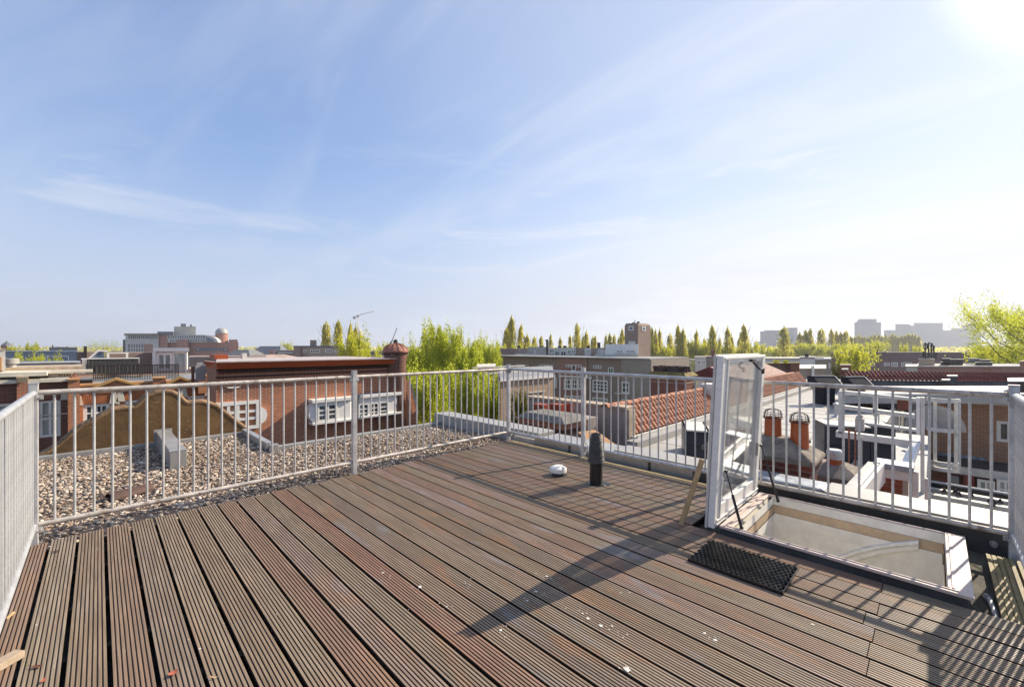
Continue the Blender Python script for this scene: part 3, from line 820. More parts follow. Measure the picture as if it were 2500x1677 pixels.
q = MB()
nx, ny = 13, 18
for i in range(nx):
    for j in range(ny):
        cx_, cy_ = (i+.5)*.030+(.0), (j+.5)*.030+(.015 if i % 2 else 0)
        k = 8; r0, r1 = .0150, .0118
        vs = []
        for a in range(k):
            an = 2*math.pi*(a+.5)/k; c_, s_ = math.cos(an), math.sin(an)
            vs += [(cx_+r0*c_, cy_+r0*s_, 0), (cx_+r0*c_, cy_+r0*s_, .020), (cx_+r1*c_, cy_+r1*s_, .020), (cx_+r1*c_, cy_+r1*s_, 0)]
        fs = []
        for a in range(k):
            b = (a+1) % k
            for u in range(3): fs.append((a*4+u, b*4+u, b*4+u+1, a*4+u+1))
        q.add(vs, fs)
q.box(-.004, nx*.030+.004, -.004, 0, 0, .018); q.box(-.004, 0, 0, ny*.03+.015, 0, .018)
tag(q.build('door_mat', RUBBER, loc=(2.855, .625, .001)), 'black rubber ring mat lying on the planks in front of the hatch', 'doormat')

def leaf(name, label, px, py, L, w, m, rz, curl=.25):
    x, y, _ = on_z(px, py, 0); vs = []; n = 7
    for i in range(n+1):
        t = i/n; ww = w*math.sin(math.pi*min(1, t*1.0+.02))**.8*(1-.2*t)
        zz = .004+curl*L*(t-.5)**2
        vs += [(L*(t-.5), -ww, zz+.3*ww), (L*(t-.5), 0, zz), (L*(t-.5), ww, zz+.3*ww)]
    fs = []
    for i in range(n): fs += [(i*3, i*3+1, i*3+4, i*3+3), (i*3+1, i*3+2, i*3+5, i*3+4)]
    mb = MB(); mb.add(vs, fs, True); mb.tube((L/2, 0, .006+curl*L*.25), (L*.7, .003, .012), .001, n=4)
    tag(mb.build(name, m, loc=(x, y, 0), rot=(0, 0, rz)), label, 'leaf')
LB = mat('dry brown leaf', (.16, .055, .028), .5, 0, .3, 20); LR = mat('red petal', (.45, .13, .07), .6, 0, .2, 20)
leaf('fallen_leaf', 'shiny dark brown dry leaf on the second plank from the left', 90, 1629, .05, .010, LB, 2.4, .3)
leaf('fallen_leaf', 'small orange-brown dry leaf below the shiny dark one', 106, 1664, .028, .010, LR, 1.4, .8)
leaf('fallen_leaf', 'coral red petal-like leaf on a plank near the lower edge', 423, 1646, .038, .018, LR, .6, .8)
leaf('fallen_leaf', 'thin curled tan leaf like a twig on a plank at the lower edge', 526, 1655, .05, .004, PINE, 2.6, 1.2)
leaf('fallen_leaf', 'dark curled leaf at the far end of the second plank', 137, 1347, .05, .012, mat('black leaf', (.03, .02, .015), .8), 2.7, .3)
x, y, _ = on_z(8, 1618, .015)
q = MB(); q.box(-.06, .06, -.028, .028, .001, .034); tag(q.build('wood_block', CONC_L, loc=(x, y, 0), rot=(0,0,.7), bevel=.003), 'small offcut of pale wood on the deck at the lower left corner', 'wood block')
x, y, _ = on_z(24, 1504, .0)
q = MB(); q.hex([(-.03,-.006,.001),(.03,-.008,.001),(.03,.008,.001),(-.03,.006,.001)], [(-.028,-.004,.008),(.024,-.005,.013),(.026,.005,.012),(-.026,.004,.008)])
tag(q.build('wood_chip', PINE, loc=(x, y, 0), rot=(0,0,1.2)), 'thin pale splinter of wood on the leftmost plank', 'wood chip')
q = MB(); q.path([(3.86,-.235,-.078),(3.74,-.245,-.078),(3.58,-.25,-.078)], .014, 10); q.tube((3.86,-.235,-.078),(3.90,-.225,-.085),.022,.018,10)
tag(q.build('drain_pipe', GALV_L), 'short grey pipe lying between the hatch and the weathered boards', 'pipe')
q = MB(); q.path([(4.55,.05,-.085),(4.50,-.12,-.086),(4.43,-.2,-.086),(4.36,-.24,-.086)], .0035, 6)
tag(q.build('thin_cable', PLASTIC_G), 'thin grey wire curving over the roofing right of the hatch', 'cable')
q = MB(); q.tube((4.722,-.31,.0),(4.69,-.31,.0),.022,n=12); q.tube((4.69,-.31,.0),(4.66,-.31,.0),.014,n=12); tag(q.build('wall_outlet', GREYR), 'small round grey outlet on the dark upstand at the right corner', 'outlet')

# ---- on the gravel
q = MB()
for i in range(10):
    a0, a1 = math.pi*i/10, math.pi*(i+1)/10
    r0, r1 = .085, .070
    vs = []
    for xx_ in (-.17, .17):
        k = 1.0 if xx_ < 0 else .86
        vs += [(xx_, r1*k*math.cos(a0), r1*k*math.sin(a0)*.8), (xx_, r0*k*math.cos(a0), r0*k*math.sin(a0)*.8), (xx_, r0*k*math.cos(a1), r0*k*math.sin(a1)*.8), (xx_, r1*k*math.cos(a1), r1*k*math.sin(a1)*.8)]
    q.add(vs, [(0,1,2,3),(7,6,5,4),(1,5,6,2),(0,3,7,4),(0,4,5,1),(3,2,6,7)])
x, y, _ = on_z(318, 1207, -.06)
tag(q.build('ridge_tile', mat('dark clay', (.10, .055, .042), .7, 0, .25, 8, .3, 50), loc=(x, y, -.055), rot=(.05, -.03, rad(20))), 'loose dark half-round ridge tile lying on the gravel', 'roof tile')
q = MB(); q.box(-.085, .085, 0, 1.78, 0, .235)
duct = q.build('duct_box', ZINC, loc=(.715, 6.67, -.075), bevel=.006); tag(duct, 'long grey sheet metal box duct on the gravel, reaching the brown curved wall', 'duct')
q = MB(); q.box(-.11, .11, 1.755, 1.778, 0, .262); q.build('end_flange', ZINC_L, duct)
q = MB(); q.box(-.090, .090, -.003, .05, .236, .2385); q.build('lid_seam', ZINC_L, duct)

# ---- brown curved gable wall at the far edge of the gravel
YG = Fr('Y', 8.56)
sil = [(84,1124),(95,1113),(115,1103),(143,1085),(161,1070),(178,1055),(201,1038),(224,1027),(247,1013),(272,1000),(301,995),(330,993),(344,981),(357,967),(379,958),(402,954.5),(422,957),(439,966),(452,979),(460,983),(473,981),(494,979.5),(512,984),(530,991),(555,1010),(580,1030),(598,1043),(606,1050)]
pts = [YG.sz(*p) for p in sil]
gw = thing('curved_gable', 'dark brown rendered wall with a wavy rounded top at the edge of the gravel roof', 'parapet wall', (.5, 8.7, -.1))
poly = pts+[(pts[-1][0]+.02, -3.0), (pts[0][0], -3.0)]
q = MB(); q.extr(poly, 8.56, 8.80); q.build('wall', BROWNR, gw, off=(.5, 8.7, -.1))
q = MB(); n = len(pts)
for i in range(n-1):
    (a, za), (b, zb) = pts[i], pts[i+1]
    def nr(i_):
        p, r_ = pts[max(0, i_-1)], pts[min(n-1, i_+1)]; dx, dz = r_[0]-p[0], r_[1]-p[1]; l = math.hypot(dx, dz); return -dz/l, dx/l
    n0, n1_ = nr(i), nr(i+1); sec = [(8.552,-.03),(8.549,.0),(8.575,.022),(8.68,.032),(8.785,.022),(8.811,.0),(8.811,-.02)]
    vs = [(a+n0[0]*h, y_, za+n0[1]*h) for y_, h in sec]+[(b+n1_[0]*h, y_, zb+n1_[1]*h) for y_, h in sec]; k = len(sec)
    q.add(vs, [(j, j+1, k+j+1, k+j) for j in range(k-1)], True)
q.build('rounded_coping', mat('lit worn coping', (.22, .135, .068), .8, 0, .4, 5, .8, 30, col2=(.15,.095,.05), spots=(.5,.42,.3)), gw, off=(.5, 8.7, -.1))  # paler than the wall: the lit top edge is put into the colour

# droppings and pale grit on the planks
q = MB(); rr_ = random.Random(3)
def splat(x, y, r):
    k = 9; a0 = rr_.random()*6; vs = [(x, y, .0032)]+[(x+r*rr_.uniform(.5,1.15)*math.cos(a0+2*math.pi*i/k), y+r*rr_.uniform(.6,1.3)*math.sin(a0+2*math.pi*i/k), .0012) for i in range(k)]
    q.add(vs, [(0, 1+i, 1+(i+1) % k) for i in range(k)])
for px, py, r in ((1025,1432,.020),(934,1398,.012),(1222,1538,.013),(1435,1509,.017),(1467,1527,.018),(1421,1497,.012),(1531,1633,.026),(1515,1447,.011),(1746,1562,.015),(1335,1406,.014),(1345,1412,.009),(1309,1444,.014),(1287,1466,.013),(1135,1420,.009),(1090,1481,.009),(1494,1528,.010),(1984,1524,.014),(1720,1545,.012)):
    x, y, _ = on_z(px, py, 0); splat(x, y, r*.62)
    for i in range(4): splat(x+rr_.gauss(0,.03), y+rr_.gauss(0,.05), rr_.uniform(.002,.005))
for i in range(150): splat(rr_.uniform(-.3, 3.3), rr_.uniform(.3, 4.6), rr_.uniform(.0012,.0032))
tag(q.build('droppings', mat('pale droppings', (.72,.69,.62), .8, 0, .2, 30)), kind='stuff')
# ================================================================== NEXT ROOFS, BEYOND THE PARAPET (right side)
RZ = -.86
fr = MB()
fr.box(5.18, 9.0, .1, 5.1, GZ, RZ-.5)
fr.box(8.6, 30, 1.0, 5.05, GZ, RZ)
fr.box(5.19, 8.6, .55, 4.4, RZ-.6, RZ-.02)
nr = thing('flat_roofed_block', 'long block with a pale whitish flat felt roof stretching away behind the railing', 'building', (16, 3, GZ))
fr.build('body', FLATROOF, nr, off=(16,3,GZ))
q = MB()
for x, y, w in ((9.6,3.3,.18),(11.2,3.9,.12),(10.4,2.2,.2),(12.2,3.1,.1),(13.0,2.4,.16),(8.2,2.0,.2),(8.9,2.5,.13),(14.5,3.6,.15),(16.0,3.0,.14),(10.9,4.3,.1),(9.2,1.5,.14)):
    q.lathe([(w*.6,RZ+.0),(w*.5,RZ+.004),(0,RZ+.004)], (x,y), 12)
q.build('drain_spots', BITUM_S, nr, off=(16,3,GZ))['kind'] = 'stuff'
q = MB(); q.box(8.7, 30, 4.74, 5.02, RZ, RZ+.16); q.box(8.68,30,.98,1.10,RZ,RZ+.12)
q.build('roof_edge', ZINC_L, nr, off=(16,3,GZ))
q = MB()
for i in range(20): q.box(8.7+i*1.02, 8.7+i*1.02+.055, 1.12, 4.72, RZ, RZ+.006)
for y_ in (2.2, 3.5): q.box(8.62, 29.9, y_, y_+.05, RZ+.0065, RZ+.010)
q.build('felt_seams', mat('felt seam', (.34, .32, .29), .7, 0, .2, 4), nr, off=(16,3,GZ))['kind'] = 'stuff'
for i, (x_, y_, h_, lab) in enumerate(((10.6, 1.9, .32, 'thin grey vent pipe on the flat roof nearest the orange pots'), (13.2, 3.6, .28, 'thin grey vent pipe farther along the flat roof'), (17.5, 2.3, .4, 'grey vent pipe far back on the flat roof'))):
    vt = thing('roof_pipe', lab, 'vent pipe', (x_, y_, RZ)); q = MB(); q.tube((0,0,0),(0,0,h_),.045,n=12); q.build('pipe', GALV, vt); q = MB(); q.lathe([(.09,h_),(.085,h_+.05),(.02,h_+.09),(0,h_+.09)], n=12); q.build('hood', GALV, vt); q = MB(); q.lathe([(.16,0.001),(.15,.02),(.05,.05)], n=12); q.build('lead_collar', LEAD, vt)

# tiled roof (orange pantiles) running away beside the flat roof
TX0, TX1, TY0, TY1, TZ0, TZ1 = 9.1, 29.5, 5.15, 5.62, -.66, .02
tr = thing('tiled_roof_house', 'steep orange pantile roof with a round tile ridge running away behind the grey rendered wall', 'house', (19, 5.6, GZ))
TO = (19, 5.6, GZ)
q = MB(); q.extr([(TY0+.03, TZ0-.05), (TY1, TZ1-.04), (TY1+1.4, TZ0-.3), (TY1+1.4, GZ), (TY0+.03, GZ)], TX0, TX1, 'x'); q.build('body', BR_CHIM, tr, off=TO)
sl_ = Vector((0, TY1-TY0, TZ1-TZ0)); SL = sl_.length; sl_.normalize(); nm_ = Vector((0, -sl_.z, sl_.y))
def tile_mesh(w, h):
    mb = MB(); k = 6; vs = []
    for v in (0, 1):
        for i in range(k+1):
            t = i/k; zz = .030*math.sin(math.pi*min(1, t/.72)) if t < .72 else -.008*math.sin(math.pi*(t-.72)/.28)
            p = Vector((w*t, 0, 0))+sl_*(h*v)+nm_*(zz+(.022 if v == 0 else .0)); vs.append(tuple(p))
    lo = [tuple(Vector(vs[i])-nm_*.02) for i in range(k+1)]
    mb.add(vs+lo, [(i, i+1, k+2+i, k+1+i) for i in range(k)]+[(2*k+2+i, 2*k+3+i, i+1, i) for i in range(k)], False)
    return mb.build('pantile', PANT, data_only=True)
rows = 4; tw_ = .205; th_ = SL/rows
tm = tile_mesh(tw_, th_+.03)
cols = 70
for i in range(cols):
    for j in range(rows):
        if 28 <= i <= 31 and j == 3: continue
        p = Vector((TX0+i*tw_, TY0, TZ0))+sl_*(th_*j)+nm_*random.uniform(0,.006)
        link('pantile', tm, tr, tuple(p-Vector(TO)))
far = MB()
for i in range(int((TX1-TX0-cols*tw_)/tw_)):
    x = TX0+(cols+i)*tw_
    for j in range(rows):
        b = Vector((x, TY0, TZ0))+sl_*(th_*j); e = b+sl_*(th_+.03)
        far.add([b+nm_*.02, b+Vector((tw_*.4,0,0))+nm_*.055, b+Vector((tw_*.8,0,0))+nm_*.02, e, e+Vector((tw_*.4,0,0))+nm_*.035, e+Vector((tw_*.8,0,0))], [(0,1,4,3),(1,2,5,4)])
far.build('far_pantiles', PANT, tr, off=TO)['kind'] = 'stuff'
rm = MB(); k = 8
for i in range(k):
    a0, a1 = math.pi*i/k, math.pi*(i+1)/k
    rm.add([(0,.10*math.cos(a0),.09*math.sin(a0)),(.33,.088*math.cos(a0),.078*math.sin(a0)),(.33,.088*math.cos(a1),.078*math.sin(a1)),(0,.10*math.cos(a1),.09*math.sin(a1))], [(0,1,2,3)])
rmd = rm.build('ridge_tile', PANT, data_only=True)
for i in range(60):
    x = TX0-.35+i*.32
    if TX1-.3 > x: link('ridge_tile', rmd, tr, (x-19, TY1+.02-5.6, TZ1-.02-GZ), (0, rad(random.uniform(-1,1)), 0))
q = MB(); q.box(TX0, TX1, 4.98, 5.16, TZ0-.10, TZ0-.02); q.box(TX0, TX1, 4.95, 4.985, TZ0-.10, TZ0+.03); q.build('gutter', WHITE_D, tr, off=TO)
q = MB(); q.box(14.9, 15.6, 5.3, 5.75, TZ0+.45, TZ1+.18); q.build('roof_vent_box', WHITE_D, tr, off=TO, bevel=.02)
# second raised part of the tiled roof further along, with a white edged hip
q = MB(); q.extr([(5.62,.02),(6.9,.62),(8.4,.0)], 19.0, 27.0, 'x'); q.build('upper_roof', PANT_D, tr, off=TO)
fZ = Fr('Y', 5.6)

# grey rendered parapet wall in front of the tiled roof
XW = 9.0; fx = Fr('X', XW)
t = TH(fx, 'rendered_wall', 'grey-tan rendered parapet wall with pale coping, left of the orange tiled roof', 'wall', 1420)
sA, sB = fx.S(1288), fx.S(1527)
q = MB(); q.box(sA, sB, 0, .30, GZ, -.03); t.part('wall', q, RENDER_G)
q = MB(); q.box(sA-.04, sB+.05, -.05, .36, -.03, .03); t.part('coping', q, CONC_L, bevel=.01)
q = MB(); q.box(sB+.002, sB+.10, 0, .30, GZ, -.035); t.part('lit_end_face', q, CONC_L)  # sunlit end face of the wall, done as a slab of paler colour

# chimney stack with grey slab, straight behind the corner
ch = thing('chimney_stack', 'wide dark brick chimney stack with a grey concrete slab behind the railing corner', 'chimney', (6.55, 5.45, -.5))
CO = (6.55, 5.45, -.5)
def cp_(name, m, *b, bev=0, par_=None):
    mb = MB()
    for v in b: mb.box(*v)
    return mb.build(name, m, par_ or ch, off=CO, bevel=bev)
cp_('stack', brickmat('dark sooty brick', (.085,.042,.036), (.065,.035,.03), (.07,.05,.045), dirt=.4, pscale=2), (6.24, 6.90, 4.92, 6.02, -2, -.10))
cp_('corbel', BR_CHIM, (6.20, 6.94, 4.88, 6.06, -.10, .02))
mb = MB(); mb.hex([(6.15,4.83,.02),(6.99,4.83,.02),(6.99,6.11,.02),(6.15,6.11,.02)], [(6.28,5.0,.13),(6.86,5.0,.13),(6.86,5.95,.13),(6.28,5.95,.13)]); mb.build('slab', mat('lichened grey slab', (.21,.195,.175), .9, 0, .35, 4, .8, 50, spots=(.42,.40,.33), col2=(.12,.11,.10)), ch, off=CO, bevel=.01)
mb = MB(); mb.lathe([(0,0),(.062,0),(.062,.012),(0,.012)], n=20); d_ = mb.build('round_vent_cover', CREAM, ch, loc=(6.238-6.55, 5.27-5.45, -.10+.5), rot=(0, rad(-90), 0))
cp_('lead_apron', ZINC, (5.75, 6.23, 4.5, 6.2, -.42, -.32), (6.16, 6.235, 4.9, 6.05, -.40, -.30), bev=.02)
TH_ROOF = mat('loose orange gravel', (.40, .22, .10), .9, 0, .4, 20, 1., 60, spots=(.62,.5,.32))
mb = MB(); mb.add([(6.6,4.15,-.52),(7.2,4.15,-.55),(7.2,4.86,-.22),(6.6,4.86,-.18)], [(0,1,2,3)]); mb.add([(6.6,4.15,-2),(7.2,4.15,-2),(7.2,4.15,-.55),(6.6,4.15,-.52)], [(0,1,2,3)])
tag(mb.build('thatched_slope', TH_ROOF), 'small sunlit orange-brown rough roof slope right of the wide chimney stack', 'roof slope')
zs = MB(); zs.box(5.23, 6.15, 2.9, 4.7, -.9, -.40); zs.hex([(5.23,2.95,-.40),(6.9,2.95,-.40),(6.9,4.4,-.40),(5.23,4.4,-.40)], [(5.23,2.98,-.20),(6.85,3.02,-.36),(6.85,4.3,-.36),(5.23,4.35,-.20)])
tag(zs.build('zinc_roof', ZINC), 'grey zinc saddle roof just outside the corner of the terrace', 'roof')
for i, (px, lab) in enumerate(((1322, 'leftmost red planter on the rendered wall behind the chimney stack'), (1362, 'middle red planter with a hoop on the rendered wall'), (1390, 'right red pot on the rendered wall, nearest the railing post'))):
    f9 = Fr('X', 8.2); s_, z1 = f9.sz(px, 986); _, z0 = f9.sz(px, 1012)
    p = f9.world(s_, 0, z0); mb = MB(); w = .17 if i < 2 else .10
    if i < 2: mb.hex([(-.10,-w,0),(.10,-w,0),(.10,w,0),(-.10,w,0)], [(-.12,-w-.02,z1-z0),(.12,-w-.02,z1-z0),(.12,w+.02,z1-z0),(-.12,w+.02,z1-z0)])
    else: mb.lathe([(0,0),(.07,0),(.10,z1-z0),(.085,z1-z0),(.085,z1-z0-.03),(0,z1-z0-.03)], n=18)
    o_ = tag(mb.build('planter' if i < 2 else 'flower_pot', mat('red clay', (.36,.06,.025), .6), loc=p, bevel=.004 if i < 2 else 0), lab, 'planter' if i < 2 else 'pot')
    if i == 1:
        mb = MB(); mb.path([(0, .17*math.cos(a), .2+.22*math.sin(a)) for a in np.linspace(0, math.pi, 12)], .008, 6); mb.build('hoop', DARKM, o_)
pl = MB(); pl.box(8.0, 8.4, 5.6, 7.3, -1.4, RZ+.68); 
tag(pl.build('low_wall', RENDER_G), 'low grey wall top carrying the red planters', 'wall')

# ---- near chimneys right of the hatch lid
def cage(root, r, h, off):
    """wire guard: hoop ring, domed ribs"""
    mb = MB(); ox, oy, oz = off
    for i in range(7):
        a = math.pi*i/7
        pts_ = [(ox+r*1.12*math.cos(u)*math.cos(a), oy+r*1.12*math.cos(u)*math.sin(a), oz+h*max(0, math.sin(u))**.48) for u in np.linspace(0, math.pi, 13)]
        mb.path(pts_, .0022, 5)
    for zz, k in ((.02, 1.12), (h*.45, 1.05)):
        mb.path([(ox+r*k*math.cos(u), oy+r*k*math.sin(u), oz+zz) for u in np.linspace(0, 2*math.pi, 19)], .0026, 5)
    mb.path([(ox+r*1.12*math.cos(u)*.7036, oy-r*1.12*math.cos(u)*.7107, oz+h*max(0,math.sin(u))**.48) for u in np.linspace(0, math.pi, 15)], .006, 6)
    mb.path([(ox+r*1.13*math.cos(u), oy+r*1.13*math.sin(u), oz) for u in np.linspace(0, 2*math.pi, 19)], .007, 6)
    return mb
def chimney(name, label, x0, x1, y0, y1, zb, zc, zt, m, hip=.22):
    root = thing(name, label, 'chimney', ((x0+x1)/2, (y0+y1)/2, zb)); O = ((x0+x1)/2, (y0+y1)/2, zb)
    mb = MB(); mb.box(x0+.04, x1-.04, y0+.04, y1-.04, zb, zc); mb.build('stack', m, root, off=O)
    mb = MB()
    for i in range(2): mb.box(x0+.02-.02*i, x1-.02+.02*i, y0+.02-.02*i, y1-.02+.02*i, zc-.14+.07*i+.001, zc-.075+.07*i)
    mb.build('corbel', m, root, off=O)
    mb = MB(); h2 = hip; xm = (x1-x0)*.32
    mb.hex([(x0-.03,y0-.03,zc),(x1+.03,y0-.03,zc),(x1+.03,y1+.03,zc),(x0-.03,y1+.03,zc)], [(x0-.03,y0-.03,zc+.05),(x1+.03,y0-.03,zc+.05),(x1+.03,y1+.03,zc+.05),(x0-.03,y1+.03,zc+.05)])
    mb.hex([(x0-.03,y0-.03,zc+.05),(x1+.03,y0-.03,zc+.05),(x1+.03,y1+.03,zc+.05),(x0-.03,y1+.03,zc+.05)], [(x0+xm,y0+h2,zt),(x1-xm,y0+h2,zt),(x1-xm,y1-h2,zt),(x0+xm,y1-h2,zt)])
    bmod = mb.build('concrete_cap', CONC, root, off=O, bevel=.012)
    return root, O
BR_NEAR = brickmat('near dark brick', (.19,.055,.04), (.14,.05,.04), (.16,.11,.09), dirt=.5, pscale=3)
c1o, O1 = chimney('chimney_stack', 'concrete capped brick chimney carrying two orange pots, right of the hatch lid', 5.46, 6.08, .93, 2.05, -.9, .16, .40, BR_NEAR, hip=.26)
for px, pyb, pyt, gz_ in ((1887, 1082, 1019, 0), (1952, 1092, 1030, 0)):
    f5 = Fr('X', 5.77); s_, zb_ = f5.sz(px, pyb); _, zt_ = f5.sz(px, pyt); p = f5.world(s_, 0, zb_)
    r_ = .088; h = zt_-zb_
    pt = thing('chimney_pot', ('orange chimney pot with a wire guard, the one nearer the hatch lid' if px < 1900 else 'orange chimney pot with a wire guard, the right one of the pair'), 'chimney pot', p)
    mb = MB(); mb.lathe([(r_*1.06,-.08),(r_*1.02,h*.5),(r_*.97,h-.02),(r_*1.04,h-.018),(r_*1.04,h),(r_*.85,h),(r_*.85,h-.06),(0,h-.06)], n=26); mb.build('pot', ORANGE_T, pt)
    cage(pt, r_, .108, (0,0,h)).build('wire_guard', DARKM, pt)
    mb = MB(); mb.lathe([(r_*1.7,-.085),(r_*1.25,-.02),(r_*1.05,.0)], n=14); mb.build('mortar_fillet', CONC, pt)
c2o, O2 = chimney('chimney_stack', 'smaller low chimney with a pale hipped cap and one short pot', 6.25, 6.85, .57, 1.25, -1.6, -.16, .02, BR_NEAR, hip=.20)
f6 = Fr('X', 6.5); s_, zb_ = f6.sz(2037, 1132); _, zt_ = f6.sz(2037, 1102); p = f6.world(s_, 0, zb_)
pt = thing('chimney_pot', 'short red chimney pot with dark metal hood on the smaller chimney', 'chimney pot', p)
mb = MB(); mb.lathe([(.085,-.12),(.08,(zt_-zb_)*.4)], n=22); mb.build('pot', ORANGE_T, pt)
mb = MB(); mb.lathe([(.075,(zt_-zb_)*.4),(.08,(zt_-zb_)),(.085,(zt_-zb_)),(.07,(zt_-zb_)+.025),(0,(zt_-zb_)+.03)], n=22); mb.build('metal_hood', GALV, pt)
s0, z0 = f6.sz(2062, 1168)
mb = MB(); mb.path([(6.22, -f6.S(x_), f6.Z(x_, y_)) for x_, y_ in ((2062,1166),(2075,1168),(2088,1164),(2096,1154))], .006, 6)
tag(mb.build('white_cable', WHITE_D), 'white cable looped round the smaller chimney', 'cable')

# ---- dark blue boxes (roof units) standing on the flat roof
def unit(label, px, py, w, h, dd, z=RZ, panels=2, group='dark blue roof units', lou=False):
    x, y, _ = on_z(px, py, z)
    root = thing('roof_unit', label, 'roof unit', (x, y, z), -math.pi/2+rad(26), group)
    mb = MB(); mb.box(0, w, .015, dd, .04, h-.03); mb.build('casing', BLUEK, root, bevel=.01)
    for q0, q1 in ((-.01, .035), (w-.035, w+.01)):
        mb = MB(); mb.box(q0, q1, -.005, dd+.01, 0, h); mb.build('corner_post', BLUEK, root)
    for i in range(panels):
        z0, z1 = .07+(h-.13)*i/panels+.01, .07+(h-.13)*(i+1)/panels-.01
        mb = MB(); mb.box(.05, w-.05, 0, .014, z0, z1); mb.box(.05, w-.05, -.012, 0, z1-.03, z1-.01); mb.build('panel', BLUEK, root)
    mb = MB(); mb.box(-.01, w+.01, -.005, dd+.01, h-.03, h); mb.build('white_top', WHITE_D, root, bevel=.006)
    return root
unit('large dark blue panelled roof unit right of the two orange pots', 2014, 1132, .78, .78, .62)
unit('dark blue roof unit with open top beside the large one, nearer the white beams', 2116, 1138, .46, .86, .5, z=RZ-.1)
unit('dark blue roof unit with a red sticker, seen left of the hatch lid', 1672, 1122, .46, .62, 1.1)
unit('dark blue louvred unit far back between white posts', 2146, 1002, .85, .55, .6, panels=4)
mb = MB(); x, y, _ = on_z(1700, 1065, RZ+.3)
tag(mb.box(-.003,.003,-.05,.05,-.09,.09).build('sticker', mat('red sticker', (.55,.04,.08), .5), loc=(x-.03, y, RZ+.45)), 'red sticker panel on the roof unit left of the hatch lid', 'sticker')
mb = MB(); x, y, _ = on_z(1705, 1105, RZ)
mb.box(0,.9,-.2,.2,0,.22); mb.box(.05,.95,-.16,.16,.22,.5); tag(mb.build('duct_run', CREAM, loc=(x, y, RZ), rot=(0,0,rad(-12)), bevel=.01), 'beige duct casing beside the roof unit left of the hatch', 'duct')

# roof light boxes at the end of the flat roof
for lab, px0, px1, pyt, pyb in (('dark slanted roof light with pale edge, left of the pair', 1992, 2046, 919, 960), ('dark slanted roof light, right of the pair', 2076, 2120, 921, 944)):
    fC = Fr('C', 17.0); t = TH(fC, 'roof_light', lab, 'roof light', (px0+px1)/2, z=RZ)
    a, b = fC.S(px0), fC.S(px1); z1, z0 = fC.Z((px0+px1)/2, pyt), RZ
    mb = MB(); mb.hex([(a,-.25,z1-.32),(b,-.25,z1-.32),(b,.5,z1-.32),(a,.5,z1-.32)], [(a,.2,z1),(b,.2,z1),(b,.5,z1),(a,.5,z1)]); mb.box(a+.25, b-.2, -.1, .5, z0, z1-.32); t.part('body', mb, MATTEK)
    mb = MB(); mb.box(a, b+.02, .18, .24, z1, z1+.025); mb.hex([(b,-.27,z1-.34),(b+.03,-.27,z1-.34),(b+.03,-.2,z1-.34),(b,-.2,z1-.34)], [(b,.16,z1),(b+.03,.16,z1),(b+.03,.24,z1),(b,.24,z1)]); t.part('edge_trim', mb, WHITE_D)

# dark red tiled strip and roof edge behind it (long roof at the right, middle distance)
fl = Fr('C', 21.0)
t = TH(fl, 'long_tiled_roof', 'long low roof with two rows of dark red tiles and a black felt skirt, right of centre', 'building', 2280)
a, b = fl.S(2068), fl.S(2530)
zt1, zt2, zt3 = fl.Z(2070, 907), fl.Z(2070, 928), fl.Z(2070, 947)
mb = MB(); mb.box(a, b, 0, 6, GZ, zt3-.02); t.part('walls', mb, FLATROOF_D)
mb = MB(); mb.hex([(a,-.35,zt3-.02),(b,-.35,zt3-.10),(b,0,zt3-.10),(a,0,zt3-.02)], [(a,.0,zt2+.0),(b,.0,zt2-.10),(b,.1,zt2-.10),(a,.1,zt2)]); t.part('felt_skirt', mb, BITUM_S)
mb = MB(); n = 46
for i in range(n):
    s0_, s1_ = a+(b-a)*i/n, a+(b-a)*(i+1)/n; dz_ = -.10*i/n
    for j, (za, zb2) in enumerate(((zt2, (zt1+zt2)/2), ((zt1+zt2)/2, zt1))):
        y0_, y1_ = .0+.22*j, .22+.22*j
        mb.add([(s0_,y0_-.04,za+dz_),(s0_+(s1_-s0_)*.5,y0_-.10,za+dz_+.03),(s1_,y0_-.04,za+dz_),(s1_,y1_,zb2+dz_),(s0_+(s1_-s0_)*.5,y1_-.06,zb2+dz_+.03),(s0_,y1_,zb2+dz_)], [(0,1,4,5),(1,2,3,4)])
q = t.part('roof_tiles', mb, mat('dark red tile', (.19,.045,.032), .7, 0, .3, 2)); q['kind'] = 'stuff'
mb = MB(); mb.box(a, b, .4, .6, zt1-.16, zt1-.10); t.part('roof_top', mb, PANT_D)
for lab, px0, px1, pyt, pyb in (('dark square chimney in front of the red tile strip, front one of two', 2300, 2319, 928, 953), ('taller dark square chimney in front of the red tile strip', 2313, 2337, 918, 950)):
    f_ = Fr('C', 19.5 if px0 == 2300 else 20.3); t = TH(f_, 'chimney', lab, 'chimney', px0, z=f_.Z(px0, 975))
    t.bx('stack', BLUEK, px0, px1, pyt+1.5, 975, 0, .5); t.bx('cap', WHITE_D, px0-1, px1+1, pyt-1, pyt+1.5, -.03, .53)
f_ = Fr('C', 17)
t = TH(f_, 'dome_roof_light', 'low whitish domed roof light behind the right railing', 'roof light', 2210, z=f_.Z(2210, 962))
mb = MB(); mb.lathe([(.34,0),(.34,.10),(.30,.19),(.2,.26),(0,.29)], (f_.S(2210), 0)); mb.v = [(x_,y_,z_+f_.Z(2210,962)) for x_,y_,z_ in mb.v]; t.part('dome', mb, CREAM)
f_ = Fr('C', 16)
t = TH(f_, 'dark_dormer', 'dark flat-topped dormer with white edge and pink mark, behind the right corner post', 'dormer', 2480, z=f_.Z(2480,1000))
t.bx('body', DARKM, 2462, 2540, 932, 962, 0, 1.5); t.bx('white_edge', WHITE, 2460, 2542, 929.5, 932, -.05, 1.5); t.bx('pink_mark', mat('pink plastic', (.6,.05,.12), .5), 2473, 2484, 937, 942, -.03, 0)
